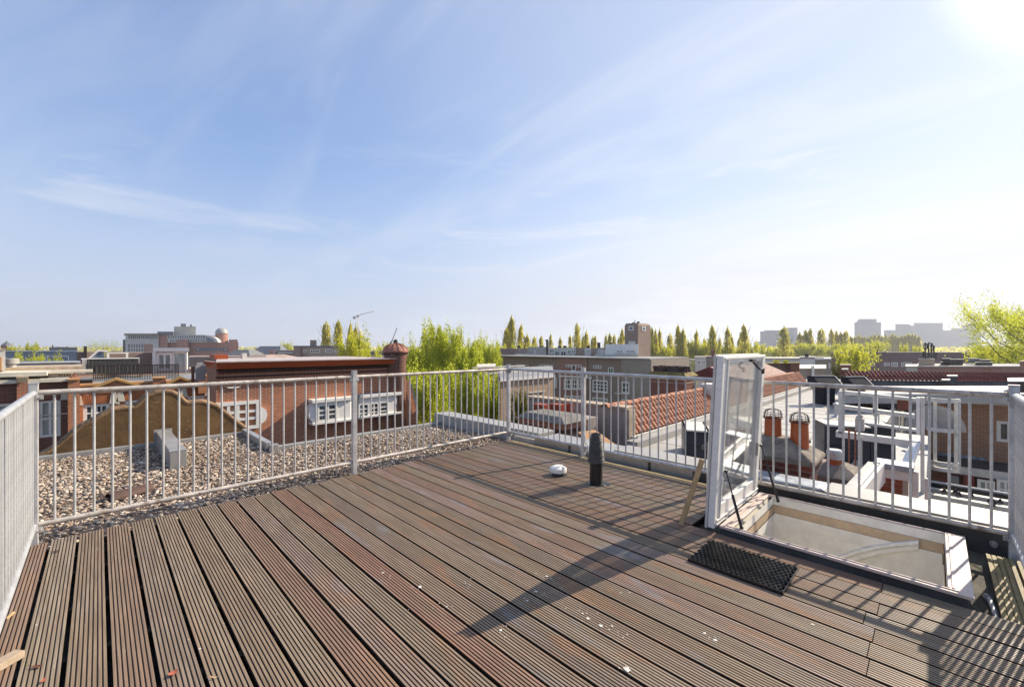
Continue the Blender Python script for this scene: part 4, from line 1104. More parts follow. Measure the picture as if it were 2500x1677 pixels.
t = TH(Fr('C', 15), 'flat_roof_edge', 'pale roof edge strip running behind the right railing', 'roof edge', 2300, z=-2)
t.bx('edge', WHITE_D, 2060, 2540, 961, 966, 0, .3); t.bx('roof', FLATROOF, 2050, 2540, 967, 985, .0, 4)

# ---- white steel frame and light well behind the right part of the railing
WZ = RZ-2.6
lw = MB(); lw.box(5.2, 19, -8, .1, GZ, WZ); lw.box(9.0, 16, .1, .97, WZ, RZ-.08)
well = tag(lw.build('lower_roof', FLATROOF_D), 'lower grey roof at the bottom of the light well', 'roof')
fx9 = Fr('X', 9.6)
t = TH(fx9, 'white_steel_frame', 'white painted steel frame of posts and cross beams behind the right railing', 'steel frame', 2180, z=WZ)
def beam(px0, py0, px1, py1, th, name='beam', d=0, dd=.16, m=WHITE_D):
    a_, b_ = fx9.sz(px0, py0, d), fx9.sz(px1, py1, d); mb = MB()
    mb.hex([(a_[0],d,a_[1]-th),(b_[0],d,b_[1]-th),(b_[0],d+dd,b_[1]-th),(a_[0],d+dd,a_[1]-th)], [(a_[0],d,a_[1]),(b_[0],d,b_[1]),(b_[0],d+dd,b_[1]),(a_[0],d+dd,a_[1])])
    t.part(name, mb, m, bevel=.006)
def postp(px0, px1, py0, py1, name='post', d=0, dd=.14, m=WHITE_D):
    mb = MB(); mb.box(fx9.S(px0, d), fx9.S(px1, d), d, d+dd, fx9.Z(px0, py1, d), fx9.Z(px0, py0, d)); t.part(name, mb, m, bevel=.006)
postp(2046, 2058, 954, 1058); postp(2131, 2142, 966, 1016, d=2.6); postp(2247, 2257, 970, 1222); postp(2237, 2246, 970, 1060, m=WHITE)
beam(2058, 990, 2232, 1012, .085, d=2.6, dd=.2); beam(2040, 1052, 2246, 1078, .11); beam(2060, 954, 2250, 974, .06, d=1.5)
beam(2100, 1030, 2236, 1048, .05, d=1.4)
postp(2143, 2147, 1008, 1035, name='hanger', d=1.0, dd=.03); postp(2194, 2197, 1016, 1048, name='hanger', d=1.0, dd=.03)
mb = MB()
a_ = fx9.sz(2235, 1078); b_ = fx9.sz(2200, 1160, -.8)
mb.hex([(a_[0]-.06,0,a_[1]-.1),(a_[0]+.06,0,a_[1]-.1),(b_[0]+.06,-1.0,b_[1]-.1),(b_[0]-.06,-1.0,b_[1]-.1)], [(a_[0]-.06,0,a_[1]),(a_[0]+.06,0,a_[1]),(b_[0]+.06,-1.0,b_[1]),(b_[0]-.06,-1.0,b_[1])]); t.part('inclined_beam', mb, WHITE, bevel=.006)
mb = MB(); mb.box(fx9.S(2060), fx9.S(2190), 1.7, 1.75, WZ, RZ-.1); t.part('dark_back_panel', mb, DARKM)
mb = MB(); mb.box(fx9.S(2190, 2.5), fx9.S(2218, 2.5), 2.5, 2.6, fx9.Z(2200, 1000, 2.5), fx9.Z(2200, 972, 2.5)); t.part('rust_red_panel', mb, mat('rust red panel', (.16,.05,.03), .7))
# condenser on the frame
t2 = TH(Fr('X', 8.6), 'cowl_cluster', 'grey rooftop cowl with small pipes standing between the dark blue units', 'vent', 2096, z=RZ)
f_ = t2.fr; mb = MB(); s_ = f_.S(2098); zc = f_.Z(2098, 1022); mb.box(s_-.055, s_+.055, 0, .12, zc-.20, zc); mb.tube((s_-.03,.06,zc),(s_+.03,.06,zc+.05),.035,.03,12); mb.tube((s_,.09,RZ),(s_,.09,zc-.3),.03,n=8); t2.part('cowl', mb, CONC_G, bevel=.01)
mb = MB()
for dx_ in (-.22,-.14,-.06): mb.path([(s_+dx_,.1,RZ),(s_+dx_,.1,zc-.2),(s_+dx_+.08,.1,zc-.2)], .014, 6)
t2.part('pipes', mb, BR_CHIM)

# ---- wall end with large visible bricks just below the coping
fb = Fr('X', 6.9)
t = TH(fb, 'brick_pier', 'short red brick pier with white joints and a zinc top, seen between the balusters', 'brick wall', 2180, z=-2.4)
sA, sB = fb.S(2146), fb.S(2217); zA, zB = fb.Z(2180, 1168), -2.0
mb = MB(); mb.box(sA, sB, .012, .5, zB, zA); t.part('mortar', mb, mat('white mortar', (.52,.46,.38), .9))
bw_, bh_ = .150, .052; r = 0; z = zA-bh_
me_b = MB(); me_b.box(0, bw_-.012, 0, .02, 0, bh_-.010); me_b = me_b.build('brick', mat('glowing red brick', (.30,.085,.045), .8, 0, .25, 4, .4, 60), data_only=True)
me_h = MB(); me_h.box(0, bw_/2-.012, 0, .02, 0, bh_-.010); me_h = me_h.build('brick', MATS['glowing red brick'], data_only=True)
while z > zA-.50:
    x = sA+(0 if r % 2 else -.0); first = r % 2
    if first: link('brick', me_h, t.ob, (x-t.off[0], 0, z-t.off[2])); x += bw_/2
    while x+bw_ < sB+.02: link('brick', me_b, t.ob, (x-t.off[0], random.uniform(-.002,.002), z-t.off[2])); x += bw_
    if x+bw_/2 < sB+.03: link('brick', me_h, t.ob, (x-t.off[0], 0, z-t.off[2]))
    z -= bh_; r += 1
mb = MB(); mb.box(sA-.05, sB+.02, -.03, .22, zA+.003, fb.Z(2180, 1146)); t.part('white_cap', mb, WHITE_D)
mb = MB(); mb.box(sA-.05, sB+.05, -.06, .25, fb.Z(2180, 1146)+.003, fb.Z(2180, 1132)); t.part('lead_cap', mb, LEAD, bevel=.01)
mb = MB(); a_, b_ = fb.sz(2145, 1130), fb.sz(2072, 1215, -1.55)
for k_, (dx_, m_, th_2) in enumerate(((-.10, ZINC, .03), (-.02, WHITE_D, .05), (.03, WHITE, .05))):
    mb = MB(); w_ = .075 if k_ == 0 else .035
    mb.hex([(a_[0]+dx_,0,a_[1]-.22),(a_[0]+dx_+w_,0,a_[1]-.22),(b_[0]+dx_+w_,-1.55,b_[1]-.22),(b_[0]+dx_,-1.55,b_[1]-.22)], [(a_[0]+dx_,0,a_[1]+.01*k_),(a_[0]+dx_+w_,0,a_[1]+.01*k_),(b_[0]+dx_+w_,-1.55,b_[1]+.01*k_),(b_[0]+dx_,-1.55,b_[1]+.01*k_)])
    t.part('gutter_strip', mb, m_)
mb = MB(); mb.box(sB+.03, sB+.09, .0, .08, -3, fb.Z(2225, 1150)); mb.box(sB+.14, sB+.18, .0, .06, -3, fb.Z(2240, 1165)); t.part('downpipe', mb, WHITE_D, bevel=.01)

# ---- brick wall building at the far right
fw_ = Fr('X', 29.5)
t = TH(fw_, 'brick_house', 'brown brick house wall with a white framed window and white cornice at the far right', 'house', 2380)
s0, s1 = fw_.S(2258), fw_.S(2520); z1 = fw_.Z(2360, 984); z0 = fw_.Z(2360, 1118)
wa, wb, wc, wd = fw_.S(2433), fw_.S(2470), fw_.Z(2450, 1079), fw_.Z(2450, 1028)
mb = MB(); wall_holes(mb, s0, s1, z0, z1, [(wa, wb, wc, wd)], 0, .12); mb.box(s0, s1, .5, 8, z0, z1); t.part('wall', mb, BR_MID)
t.win(wa, wb, wc, wd, 1, 1, .10, WHITE, GLASS, .13, .05, proud=.08, name='window')
mb = MB(); mb.box(s0-.1, s1, -.22, .02, z1+.002, z1+.25); mb.box(s0-.1, s1, -.35, .02, z1+.252, z1+.42); mb.box(s0,s1,.02,8,z1+.01,z1+.3); t.part('cornice', mb, WHITE_D)
# bowed lower bay with felt roof, white fascia and windows
mb = MB(); R_ = 9.0; cxm = (s0+s1)/2-.5
def arc(w, zlo, zhi, rr, n=16):
    m_ = MB(); vs = []
    for i in range(n+1):
        a = rad(-35)+rad(70)*i/n
        for r_ in (rr, rr+w):
            vs += [(cxm+r_*math.sin(a), R_*.86-r_*math.cos(a), zlo), (cxm+r_*math.sin(a), R_*.86-r_*math.cos(a), zhi)]
    fs = []
    for i in range(n):
        p, q_ = i*4, i*4+4
        fs += [(p+2,q_+2,q_+3,p+3), (p+1,p+3,q_+3,q_+1), (p,q_,q_+2,p+2)]
    m_.add(vs, fs); return m_
t.part('flashing', arc(.05, z0-.12, z0+.12, R_*.86-.0), LEAD)
t.part('bay_roof', arc(2.0, z0-.05, z0-.02, R_*.86), BITUM_S)
t.part('bay_fascia', arc(.22, z0-.40, z0-.052, R_*.86+1.8), WHITE_D)
t.part('bay_wall', arc(.10, GZ, z0-.402, R_*.86+1.6), BR_DARK)
fw2 = Fr('X', 27.6)
for px0, px1 in ((2385, 2428), (2432, 2475)):
    a_, b_ = fw2.S(px0), fw2.S(px1); t.win(a_, b_, fw2.Z(px0, 1213), fw2.Z(px0, 1166), 2, 2, -2.1, WHITE, GLASS_G, .10, .07, name='bay_window')
mb = MB(); mb.box(fw2.S(2352), fw2.S(2378), -2.1, -2.0, fw2.Z(2360, 1205), fw2.Z(2360, 1158)); t.part('red_panel', mb, mat('dark red panel', (.22,.04,.03), .6))
mb = MB(); mb.box(fw2.S(2318), fw2.S(2340), -2.3, -2.2, fw2.Z(2330, 1190), fw2.Z(2330, 1158)); t.part('grey_door', mb, FLATROOF_D)

# white ladder cage in front of that house
fl_ = Fr('X', 15.0)
t = TH(fl_, 'ladder_cage', 'tall white metal ladder cage with round hoops in front of the brown brick house', 'ladder', 2300, z=fl_.Z(2300, 1165))
for i, px in enumerate((2283, 2334, 2338, 2342)):
    if i == 2: continue
    mb = MB(); w_ = .035 if i < 3 else .02; s_ = fl_.S(px); mb.box(s_-w_, s_+w_, -.1*i, -.1*i+.05, fl_.Z(px, 1146), fl_.Z(px, 976)); t.part('upright', mb, WHITE_D)
sc_, rr_ = (fl_.S(2262)+fl_.S(2345))/2, (fl_.S(2345)-fl_.S(2262))/2
for py in (980, 1052, 1132, 1146):
    mb = MB(); zc = fl_.Z(2300, py); vs = []; n = 18
    for i in range(n+1):
        a = math.pi*i/n
        for r_ in (rr_, rr_-.05):
            vs += [(sc_-r_*math.cos(a), -.9*r_*math.sin(a), zc), (sc_-r_*math.cos(a), -.9*r_*math.sin(a), zc+.09)]
    fs = []
    for i in range(n):
        p, q_ = i*4, i*4+4; fs += [(p,q_,q_+1,p+1),(p+2,p+3,q_+3,q_+2),(p+1,q_+1,q_+3,p+3),(p,p+2,q_+2,q_)]
    mb.add(vs, fs); t.part('hoop', mb, WHITE_D)
mb = MB(); zc = fl_.Z(2290, 1050); n = 16
for i in range(n):
    a0_, a1_ = math.pi*i/n, math.pi*(i+1)/n
    mb.add([(sc_-.15-.55*math.cos(a0_), .05, zc+.62*math.sin(a0_)),(sc_-.15-.55*math.cos(a1_), .05, zc+.62*math.sin(a1_)),(sc_-.15-.55*math.cos(a1_), .05, zc),(sc_-.15-.55*math.cos(a0_), .05, zc)], [(0,1,2,3)])
t.part('half_round_panel', mb, ZINC_L)

# profiled metal roof just outside the right corner
mr = thing('metal_roof', 'dark grey ribbed metal roof with small clips below the brick house', 'roof', (12.2, -4.4, -2.2))
MO = (12.2, -4.4, -2.2)
fm_ = Fr('X', 13.4)
ya, yb = -fm_.S(2262), -fm_.S(2540)
mb = MB(); mb.hex([(9.6,yb+1.2,-2.6),(13.4,yb-.6,-2.6),(13.4,ya,-2.6),(9.6,ya+1.0,-2.6)], [(9.6,yb+1.2,-2.0),(13.4,yb-.6,-1.72),(13.4,ya,-1.72),(9.6,ya+1.0,-2.0)]); mb.build('deck_sheet', FLATROOF_D, mr, off=MO)
for i in range(9):
    x_ = 9.9+.40*i; z_ = -2.0+.28*(x_-9.6)/3.8; u = (13.4-x_)/3.8
    mb = MB(); mb.box(x_, x_+.15, yb-.4+1.6*u, ya+1.0*u, z_, z_+.08); mb.build('rib', CREAM if i % 2 else ZINC_L, mr, off=MO)
mb = MB()
for i in range(16):
    x_ = 10.6+random.random()*2.5; y_ = random.uniform(yb+.5, ya-.2); z_ = -2.0+.28*(x_-9.6)/3.8+.08
    mb.hex([(x_-.03,y_-.05,z_),(x_+.03,y_-.05,z_),(x_+.03,y_+.05,z_),(x_-.03,y_+.05,z_)], [(x_-.01,y_-.01,z_+.09),(x_+.01,y_-.01,z_+.09),(x_+.01,y_+.0,z_+.09),(x_-.01,y_+.0,z_+.09)])
mb.build('clips', PLASTIC_K, mr, off=MO)['kind'] = 'stuff'
mb = MB(); mb.box(13.42, 13.62, yb-1, ya+.1, -1.95, -1.62); mb.build('black_edge', PLASTIC_K, mr, off=MO)
mb = MB(); mb.tube((13.5, yb-1, -1.60), (13.5, ya+.1, -1.60), .03); mb.build('top_bead', WHITE_D, mr, off=MO)
# ================================================================== ACROSS THE STREET, LEFT
f24 = Fr('Y', 24.0)
t = TH(f24, 'brick_row_house', 'orange brick row house with two small gables and cream bands across the street', 'house', 320)
S, Z = f24.S, f24.Z
sa, sb = S(165), S(520)
zt = Z(200, 943); z_w = []
wins = [(203, 268, 986, 1046), (305, 360, 976, 1036), (458, 500, 966, 1024)]
holes = [(S(a), S(b), Z((a+b)/2, d_), Z((a+b)/2, c)) for a, b, c, d_ in wins]
low = [(h[0], h[1], h[2]-3.4, h[3]-3.5) for h in holes]
mb = MB(); wall_holes(mb, sa, sb, GZ, zt, holes+low, 0, .16); mb.box(sa, sb, .5, 9, GZ, zt-.02); mb.add([(sa,0,GZ),(sa,.6,GZ),(sa,.6,zt),(sa,0,zt)], [(3,2,1,0)])
t.part('wall', mb, BR_ORANGE)
for h in holes+low: t.win(h[0], h[1], h[2], h[3], 4, 3, .13, WHITE, GLASS, .11, .05, proud=.08)
for i, h in enumerate(holes):
    mb = MB(); k = 16; zz = h[3]+.02
    for j in range(k):
        x0 = h[0]-.08+(h[1]-h[0]+.16)*j/k; x1 = x0+(h[1]-h[0]+.16)/k-.014; u = (j+.5)/k-.5
        mb.hex([(x0,-.02,zz),(x1,-.02,zz),(x1,.05,zz),(x0,.05,zz)], [(x0+u*.14,-.02,zz+.36),(x1+u*.14,-.02,zz+.36),(x1+u*.14,.05,zz+.36),(x0+u*.14,.05,zz+.36)])
    q = t.part('brick_lintel', mb, mat('orange lintel brick', (.46,.16,.06), .8, 0, .25, 6))
    q['kind'] = 'stuff'
    for x in (h[0]-.24, h[1]+.02):
        mb = MB(); mb.hex([(x-.03,-.05,zz-.04),(x+.25,-.05,zz-.04),(x+.25,.04,zz-.04),(x-.03,.04,zz-.04)], [(x+.03,-.05,zz+.42),(x+.17,-.05,zz+.42),(x+.17,.04,zz+.42),(x+.03,.04,zz+.42)]); t.part('keystone', mb, CREAM)
for py in (991, 1027):
    z_ = Z(180, py); mb = MB(); edges = sorted([sa]+[e for h in holes for e in (h[0]-.3, h[1]+.3)]+[sb])
    for a, b in zip(edges[::2], edges[1::2]): mb.box(a, b, -.03, .02, z_-.05, z_+.05)
    t.part('string_course', mb, CREAM)
for k, (x0, xa, x1, y0, ya) in enumerate(((237, 283, 332, 943, 922), (401, 440, 479, 941, 918))):
    a, m_, b = S(x0), S(xa), S(x1); zb, za = Z(x0, y0), Z(xa, ya)
    mb = MB(); mb.extr([(a, zt-.3), (b, zt-.3), (b, zb), (m_, za-.05), (a, zb)], -.06, .30); g_ = t.part('gable', mb, BR_ORANGE)
    for p, r_, q_, w in (((a-.15, zb-.02), 1, (m_, za), 0), ((b+.15, zb-.02), 1, (m_, za), 0)):
        mb = MB(); mb.hex([(min(p[0],q_[0]),-.16,(p[1] if p[0]<q_[0] else q_[1])-.10),(max(p[0],q_[0]),-.16,(q_[1] if p[0]<q_[0] else p[1])-.10),(max(p[0],q_[0]),.35,(q_[1] if p[0]<q_[0] else p[1])-.10),(min(p[0],q_[0]),.35,(p[1] if p[0]<q_[0] else q_[1])-.10)],
                          [(min(p[0],q_[0]),-.16,(p[1] if p[0]<q_[0] else q_[1])),(max(p[0],q_[0]),-.16,(q_[1] if p[0]<q_[0] else p[1])),(max(p[0],q_[0]),.35,(q_[1] if p[0]<q_[0] else p[1])),(min(p[0],q_[0]),.35,(p[1] if p[0]<q_[0] else q_[1]))])
        t.part('gable_coping', mb, mat('ochre coping', (.50,.30,.10), .7, 0, .15, 4))
for x0, x1, y0 in ((166, 195, 925), (373, 405, 921), (484, 505, 916)):
    t.bx('brick_pier', BR_ORANGE, x0, x1, y0+3, 960 if x0 > 300 else None, -.18, .45); t.bx('pier_cap', mat('ochre coping'[:5]+' stone', (.50,.27,.11), .7), x0-1, x1+1, y0, y0+3, -.24, .5)
mb = MB(); mb.box(sa, sb, -.05, .5, zt, zt+.08); t.part('parapet_coping', mb, mat('ochre stone', (.42,.26,.12), .7))

fL = Fr('Y', 24.5)
t = TH(fL, 'brick_row_house', 'dark red brick row house with a cream cornice at the left edge across the street', 'house', 60)
S, Z = fL.S, fL.Z
sa, sb = S(-190), S(167)
zt = Z(100, 933)
wins = [(-60, 42, 980, 1066), (95, 148, 979, 1069)]
holes = [(S(a), S(b), Z(100, d_), Z(100, c)) for a, b, c, d_ in wins]
mb = MB(); wall_holes(mb, sa, sb, GZ, zt, holes, 0, .16); mb.box(sa, sb, .5, 9, GZ, zt-.02); t.part('wall', mb, brickmat('purple red brick', (.24,.085,.055), (.17,.065,.05), (.19,.13,.10), dirt=.3, pscale=.3, bump=.3))
for h in holes: t.win(h[0], h[1], h[2], h[3], 2, 2, .13, WHITE, GLASS_G, .09, .07, proud=.08, sill=True)
for h in holes:
    mb = MB(); x = h[1]+.02; zz = h[3]; mb.hex([(x-.03,-.05,zz),(x+.30,-.05,zz),(x+.30,.04,zz),(x-.03,.04,zz)], [(x+.03,-.05,zz+.45),(x+.20,-.05,zz+.45),(x+.20,.04,zz+.45),(x+.03,.04,zz+.45)]); t.part('keystone', mb, CREAM)
t.bx('string_course', CREAM, -190, 165, 1009, 1011.5, -.03, .02, ref=150); t.bx('lintel_band', BR_DARK, -190, 150, 964, 975, -.03, .02, ref=100)
t.bx('brick_pier', BR_RED, 41, 68, 927, None, -.25, .3); t.bx('pier_cap', CONC_L, 39, 70, 920, 927, -.3, .4); t.bx('cap_block', mat('olive stone', (.22,.18,.12), .8), 42, 67, 922, 934, -.33, -.3)
mb = MB(); mb.box(sa, sb, -.22, .3, zt, zt+.13); t.part('ledge', mb, CREAM)
mb = MB(); mb.box(sa, sb, .9, 4, zt+.13, Z(60, 916, .9)); t.part('attic_wall', mb, CREAM)
for x0, x1 in ((-60, 38), (72, 116)): t.window(x0, x1, 919, 930, cols=6 if x0 < 0 else 4, rows=2, d=.88, fm=CREAM, fw=.05, bar=.04, name='attic_window', ref=60)
mb = MB(); a, b = S(118, .6), S(173, .6); z0_, z1_ = Z(140, 931, .6), Z(140, 912, .6)
hh = []
for i in range(5):
    for j in range(2):
        w_, h_ = (b-a-.25)/5, (z1_-z0_)/2; hh.append((a+.28+i*w_, a+.28+i*w_+w_*.5, z0_+j*h_+h_*.28, z0_+j*h_+h_*.72))
wall_holes(mb, a, b, z0_, z1_, hh, .6, .1); t.part('lattice_panel', mb, CREAM)
mb = MB(); mb.box(a, b, .72, .8, z0_, z1_); t.part('lattice_back', mb, DARKM)
mb = MB(); mb.box(sa, S(118,.6), -.1, 4, Z(60, 916, .9), Z(60, 907, .9)); mb.box(S(118,.6)-.0, S(226,.6), .4, 1.2, z1_+.02, z1_+.12); t.part('cornice', mb, CREAM)
t.bx('roof', CONC_L, -190, 200, 896, 906, 2, 5, ref=100)
t.bx('dark_roof_band', BLUEGL, -190, 196, 886, 897, 5, 9, ref=100); t.bx('pale_edge', WHITE_D, -190, 196, 884, 886, 4.9, 5.1, ref=100)
t = TH(Fr('Y', 27), 'roof_vent', 'white mushroom shaped roof vent on the roof at the left edge', 'roof vent', 28, z=.2)
f_ = t.fr; s_ = f_.S(28); z0_, z1_ = f_.Z(28, 902), f_.Z(28, 875)
mb = MB(); mb.lathe([(.16,z0_),(.12,z0_+.3),(.10,z1_-.25),(.22,z1_-.22),(.22,z1_-.02),(.2,z1_),(0,z1_)], (s_,0), 16); t.part('cowl', mb, ZINC_L)
t = TH(Fr('Y', 25.5), 'white_chimney', 'whitewashed chimney with an arched side at the left edge of the picture', 'chimney', -2, z=-1)
t.bx('stack', WHITE_D, -26, 13, 855, 905, 0, 1.0); t.bx('arch', mat('ochre stone', (.4,.3,.2)), -14, 4, 872, 905, -.03, 0); t.bx('cap', CONC_L, -28, 14, 851, 855, -.05, 1.05)

# things on the row house roof
def roof_rail(name, label, fr_, px0, px1, pyt, pyb, n, m=DARKM):
    t = TH(fr_, name, label, 'railing', px0, z=fr_.Z(px0, pyb)); a, b = fr_.S(px0), fr_.S(px1); zt0, zb0 = fr_.Z(px0, pyt), fr_.Z(px0, pyb)
    mb = MB(); mb.box(a, b, -.03, .03, zt0-.05, zt0); t.part('top_rail', mb, m); mb = MB(); mb.box(a, b, -.02, .02, zb0, zb0+.04); t.part('bottom_rail', mb, m)
    bm_ = MB(); bm_.box(-.016, .016, -.012, .012, zb0, zt0-.05); me = bm_.build('baluster', m, data_only=True)
    for i in range(n+1): link('baluster', me, t.ob, (a+(b-a)*i/n-t.off[0], 0, -t.off[2]))
    return t
fR = Fr('Y', 27.5)
roof_rail('roof_railing', 'dark metal roof terrace railing left of the white glazed room', fR, 228, 372, 891, 932, 34)
roof_rail('roof_railing', 'dark metal railing in front of the white glazed rooftop room', Fr('Y', 27.0), 373, 436, 890, 930, 17)
roof_rail('roof_railing', 'second dark railing behind, left of the glazed room', Fr('Y', 29.5), 228, 345, 889, 925, 26)
roof_t = TH(Fr('Y', 26), 'roof_deck', 'dark cluttered terrace roof behind the orange gables', 'roof', 350, z=-2); roof_t.bx('slab', FLATROOF_D, 190, 500, 930, 960, 0, 6); roof_t.bx('parapet', CONC_G, 228, 470, 915, 931, 4.0, 4.2)
roof_t.bx('black_ducts', PLASTIC_K, 195, 226, 928, 938, -.2, .5)
fV = Fr('Y', 31)
t = TH(fV, 'corrugated_screen', 'curved white corrugated metal screen on the roofs at the left', 'screen', 270, z=fV.Z(270, 900))
a, b = fV.S(198), fV.S(340); zb0 = fV.Z(270, 897); mb = MB(); n = 46
for i in range(n):
    x0, x1 = a+(b-a)*i/n, a+(b-a)*(i+1)/n; y0 = 1.8*(((i/n)-.1)**2 if i/n < .1 else 0)*60; xm = (x0+x1)/2; z1_ = fV.Z(200, 877)+(.0)
    mb.add([(x0,y0,zb0-.3),(xm,y0-.12,zb0-.3),(xm,y0-.12,z1_),(x0,y0,z1_)], [(0,1,2,3)]); mb.add([(xm,y0-.12,zb0-.3),(x1,y0,zb0-.3),(x1,y0,z1_),(xm,y0-.12,z1_)], [(0,1,2,3)])
t.part('sheet', mb, ZINC_L); mb = MB(); mb.box(a, b, -.14, .0, z1_, z1_+.05); t.part('top_trim', mb, WHITE)
t = TH(Fr('Y', 33), 'glass_canopy', 'white framed slanted glass canopy beyond the corrugated screen', 'canopy', 270, z=1)
f_ = t.fr
mb = MB(); mb.extr([(f_.S(218), f_.Z(240,876)), (f_.S(253), f_.Z(240,876)), (f_.S(253), f_.Z(240,857)), (f_.S(240), f_.Z(240,857))], 0, .1); t.part('blue_pane', mb, GLASS_B)
mb = MB(); mb.path([(f_.S(216),-.05,f_.Z(240,876)),(f_.S(240),-.05,f_.Z(240,856)),(f_.S(264),-.05,f_.Z(240,857))], .06, 4); mb.box(f_.S(262), f_.S(314), -.05,.05,f_.Z(290,863),f_.Z(290,861)); 
for x_ in (264, 310): mb.box(f_.S(x_)-.05, f_.S(x_)+.05, -.05, .05, f_.Z(290,877), f_.Z(290,863))
t.part('frame', mb, WHITE)
t = TH(Fr('Y', 36), 'brown_house', 'low brown house with a dark chimney behind the white screen', 'house', 200)
t.bx('wall', BROWNROOF, 187, 240, 859, None, 0, 6); t.bx('chimney', DARKM, 204, 212, 845, 880, -.3, .3); t.bx('rear_wall', BROWNROOF, 262, 372, 861, None, 1, 6)

t = TH(Fr('C', 26), 'glazed_roof_room', 'white rooftop room with large sliding windows and flat roof, left of centre', 'roof room', 416, z=-1)
f_ = t.fr
t.bx('walls', WHITE_D, 375, 458, 858, 925, .10, 4); t.bx('flat_roof', WHITE, 373, 462, 849, 858, -.15, 4.2)
t.window(384, 422, 861, 905, 2, 1, d=.08, gm=GLASS_G, fw=.14, bar=.12, name='sliding_window'); t.window(423, 458, 858.5, 918, 1, 1, d=.08, gm=glassmat('pale curtained glass', (.30,.36,.33), (.42,.48,.44)), fw=.10, name='fixed_window')
t.bx('corner_post', WHITE, 372, 380, 858, 925, -.05, .15)
t.bx('side_wall', CONC_L, 462, 466, 900, 935, 0, 2)
t = TH(Fr('Y', 22.8), 'metal_chimney', 'white metal flue box with a cowl beside the left corner of the red brick building', 'chimney', 490, z=-1)
t.bx('casing', ZINC_L, 477, 502, 893, 930, 0, .6); t.bx('cowl', ZINC_L, 481, 495, 886, 890, .1, .5); t.bx('cowl_neck', GREYR, 479, 497, 890, 893, .05, .55)
t.bx('brick_side', BR_DARK, 467, 475, 895, 935, .2, .8)

# ================================================================== RED BRICK BUILDING WITH ROUND CHIMNEY
fB = Fr('Y', 16.0); S, Z = fB.S, fB.Z
t = TH(fB, 'red_brick_building', 'old red brick building with an orange-red eaves board and white box windows, centre left', 'building', 740)
sa, sb = S(527), S(1022)
zt = Z(740, 894)
holes = [(S(748), S(848), Z(790, 1032), Z(790, 980)), (S(870), S(962), Z(915, 1026), Z(915, 975))]
mb = MB(); wall_holes(mb, sa, S(985), GZ, zt, [], 0, .1)
sC = S(505, 1.5)
mb.add([(sa,0,GZ),(sC,1.5,GZ),(sC,1.5,zt),(sa,0,zt)], [(3,2,1,0)]); mb.add([(sC,1.5,GZ),(S(506,7),7,GZ),(S(506,7),7,zt),(sC,1.5,zt)], [(3,2,1,0)])
t.part('wall', mb, BR_RED)
mb = MB(); mb.extr([(S(985), GZ), (S(1022), GZ), (S(1022), Z(1020, 1010)), (S(1006), Z(1004, 950)), (S(1002), Z(1000, 930)), (S(985), Z(985, 925))], .05, .9); t.part('buttress_wall', mb, BR_RED)
mb = MB(); mb.path([(S(1002,-.05),-.05,Z(1002,935)),(S(1007,-.05),-.05,Z(1007,952)),(S(1021,-.05),-.05,Z(1021,1008))], .05, 5); t.part('sloped_coping', mb, CONC_G)
ORB = mat('orange red painted board', (.38,.075,.02), .5, 0, .15, .8, streak=.2)
mb = MB(); mb.hex([(sa,-.22,zt-.01),(S(962),-.22,zt-.01),(S(962),.3,zt-.01),(sC,1.5,zt-.01)], [(sa-.03,-.30,zt+.20),(S(963),-.30,zt+.20),(S(963),.3,zt+.20),(sC-.1,1.5,zt+.20)]); t.part('eaves_board', mb, ORB)
mb = MB(); mb.hex([(sa-.05,-.32,zt+.201),(S(963),-.32,zt+.201),(S(963),5,zt+.201),(S(530,5),5,zt+.201)], [(sa-.05,-.32,zt+.235),(S(963),-.32,zt+.235),(S(963),5,zt+.235),(S(530,5),5,zt+.235)]); mb.add([(sC-.1,1.5,zt+.218),(sa,-.3,zt+.218),(sa,1.5,zt+.218)], [(0,1,2)]); t.part('roof_sheet', mb, mat('pink grey roof felt', (.50,.43,.40), .7))
mb = MB(); mb.box(S(524,3), S(557,3), 3, 4, zt+.235, zt+.40); t.part('roof_upstand', mb, ORB)
mb = MB(); mb.box(S(592,3), S(603,3), 3, 3.3, zt+.235, zt+.45); t.part('small_vent', mb, WHITE_D)
# tooth frieze under the eaves
mb = MB(); n = 230
for i in range(n):
    x0 = sa+.05+(S(955)-sa-.1)*i/n; w_ = (S(955)-sa)/n
    if i % 2: mb.box(x0, x0+w_*.8, -.04, .0, zt-.16, zt-.06)
q = t.part('brick_frieze', mb, MATS['dark sooty brick']); q['kind'] = 'stuff'
mb = MB(); mb.box(sa, S(955), -.06, .0, zt-.058, zt-.012); mb.box(sa, S(955), -.04, .0, zt-.30, zt-.25); t.part('frieze_band', mb, MATS['dark sooty brick'])
# left lattice window with white frame
w1 = t.win(S(523), S(633), Z(578, 1050), Z(578, 980), 4, 3, 0, WHITE, None, .11, .085, 'lattice_window', .09)
mb = MB(); a, b = S(633), S(651); mb.lathe([(0,0),(.17,0),(.17,.06),(0,.06)], n=18); mb.v = [(x_*1.0+a+.05, -z_-.01, y_*1.55+Z(640,1013)) for x_,y_,z_ in mb.v]; t.part('round_end_board', mb, WHITE)
mb = MB(); mb.extr([(S(551),Z(570,944)),(S(588),Z(570,944)),(S(580),Z(570,947.5)),(S(560),Z(570,947.5))], -.05, .0); t.part('white_plaque', mb, WHITE)
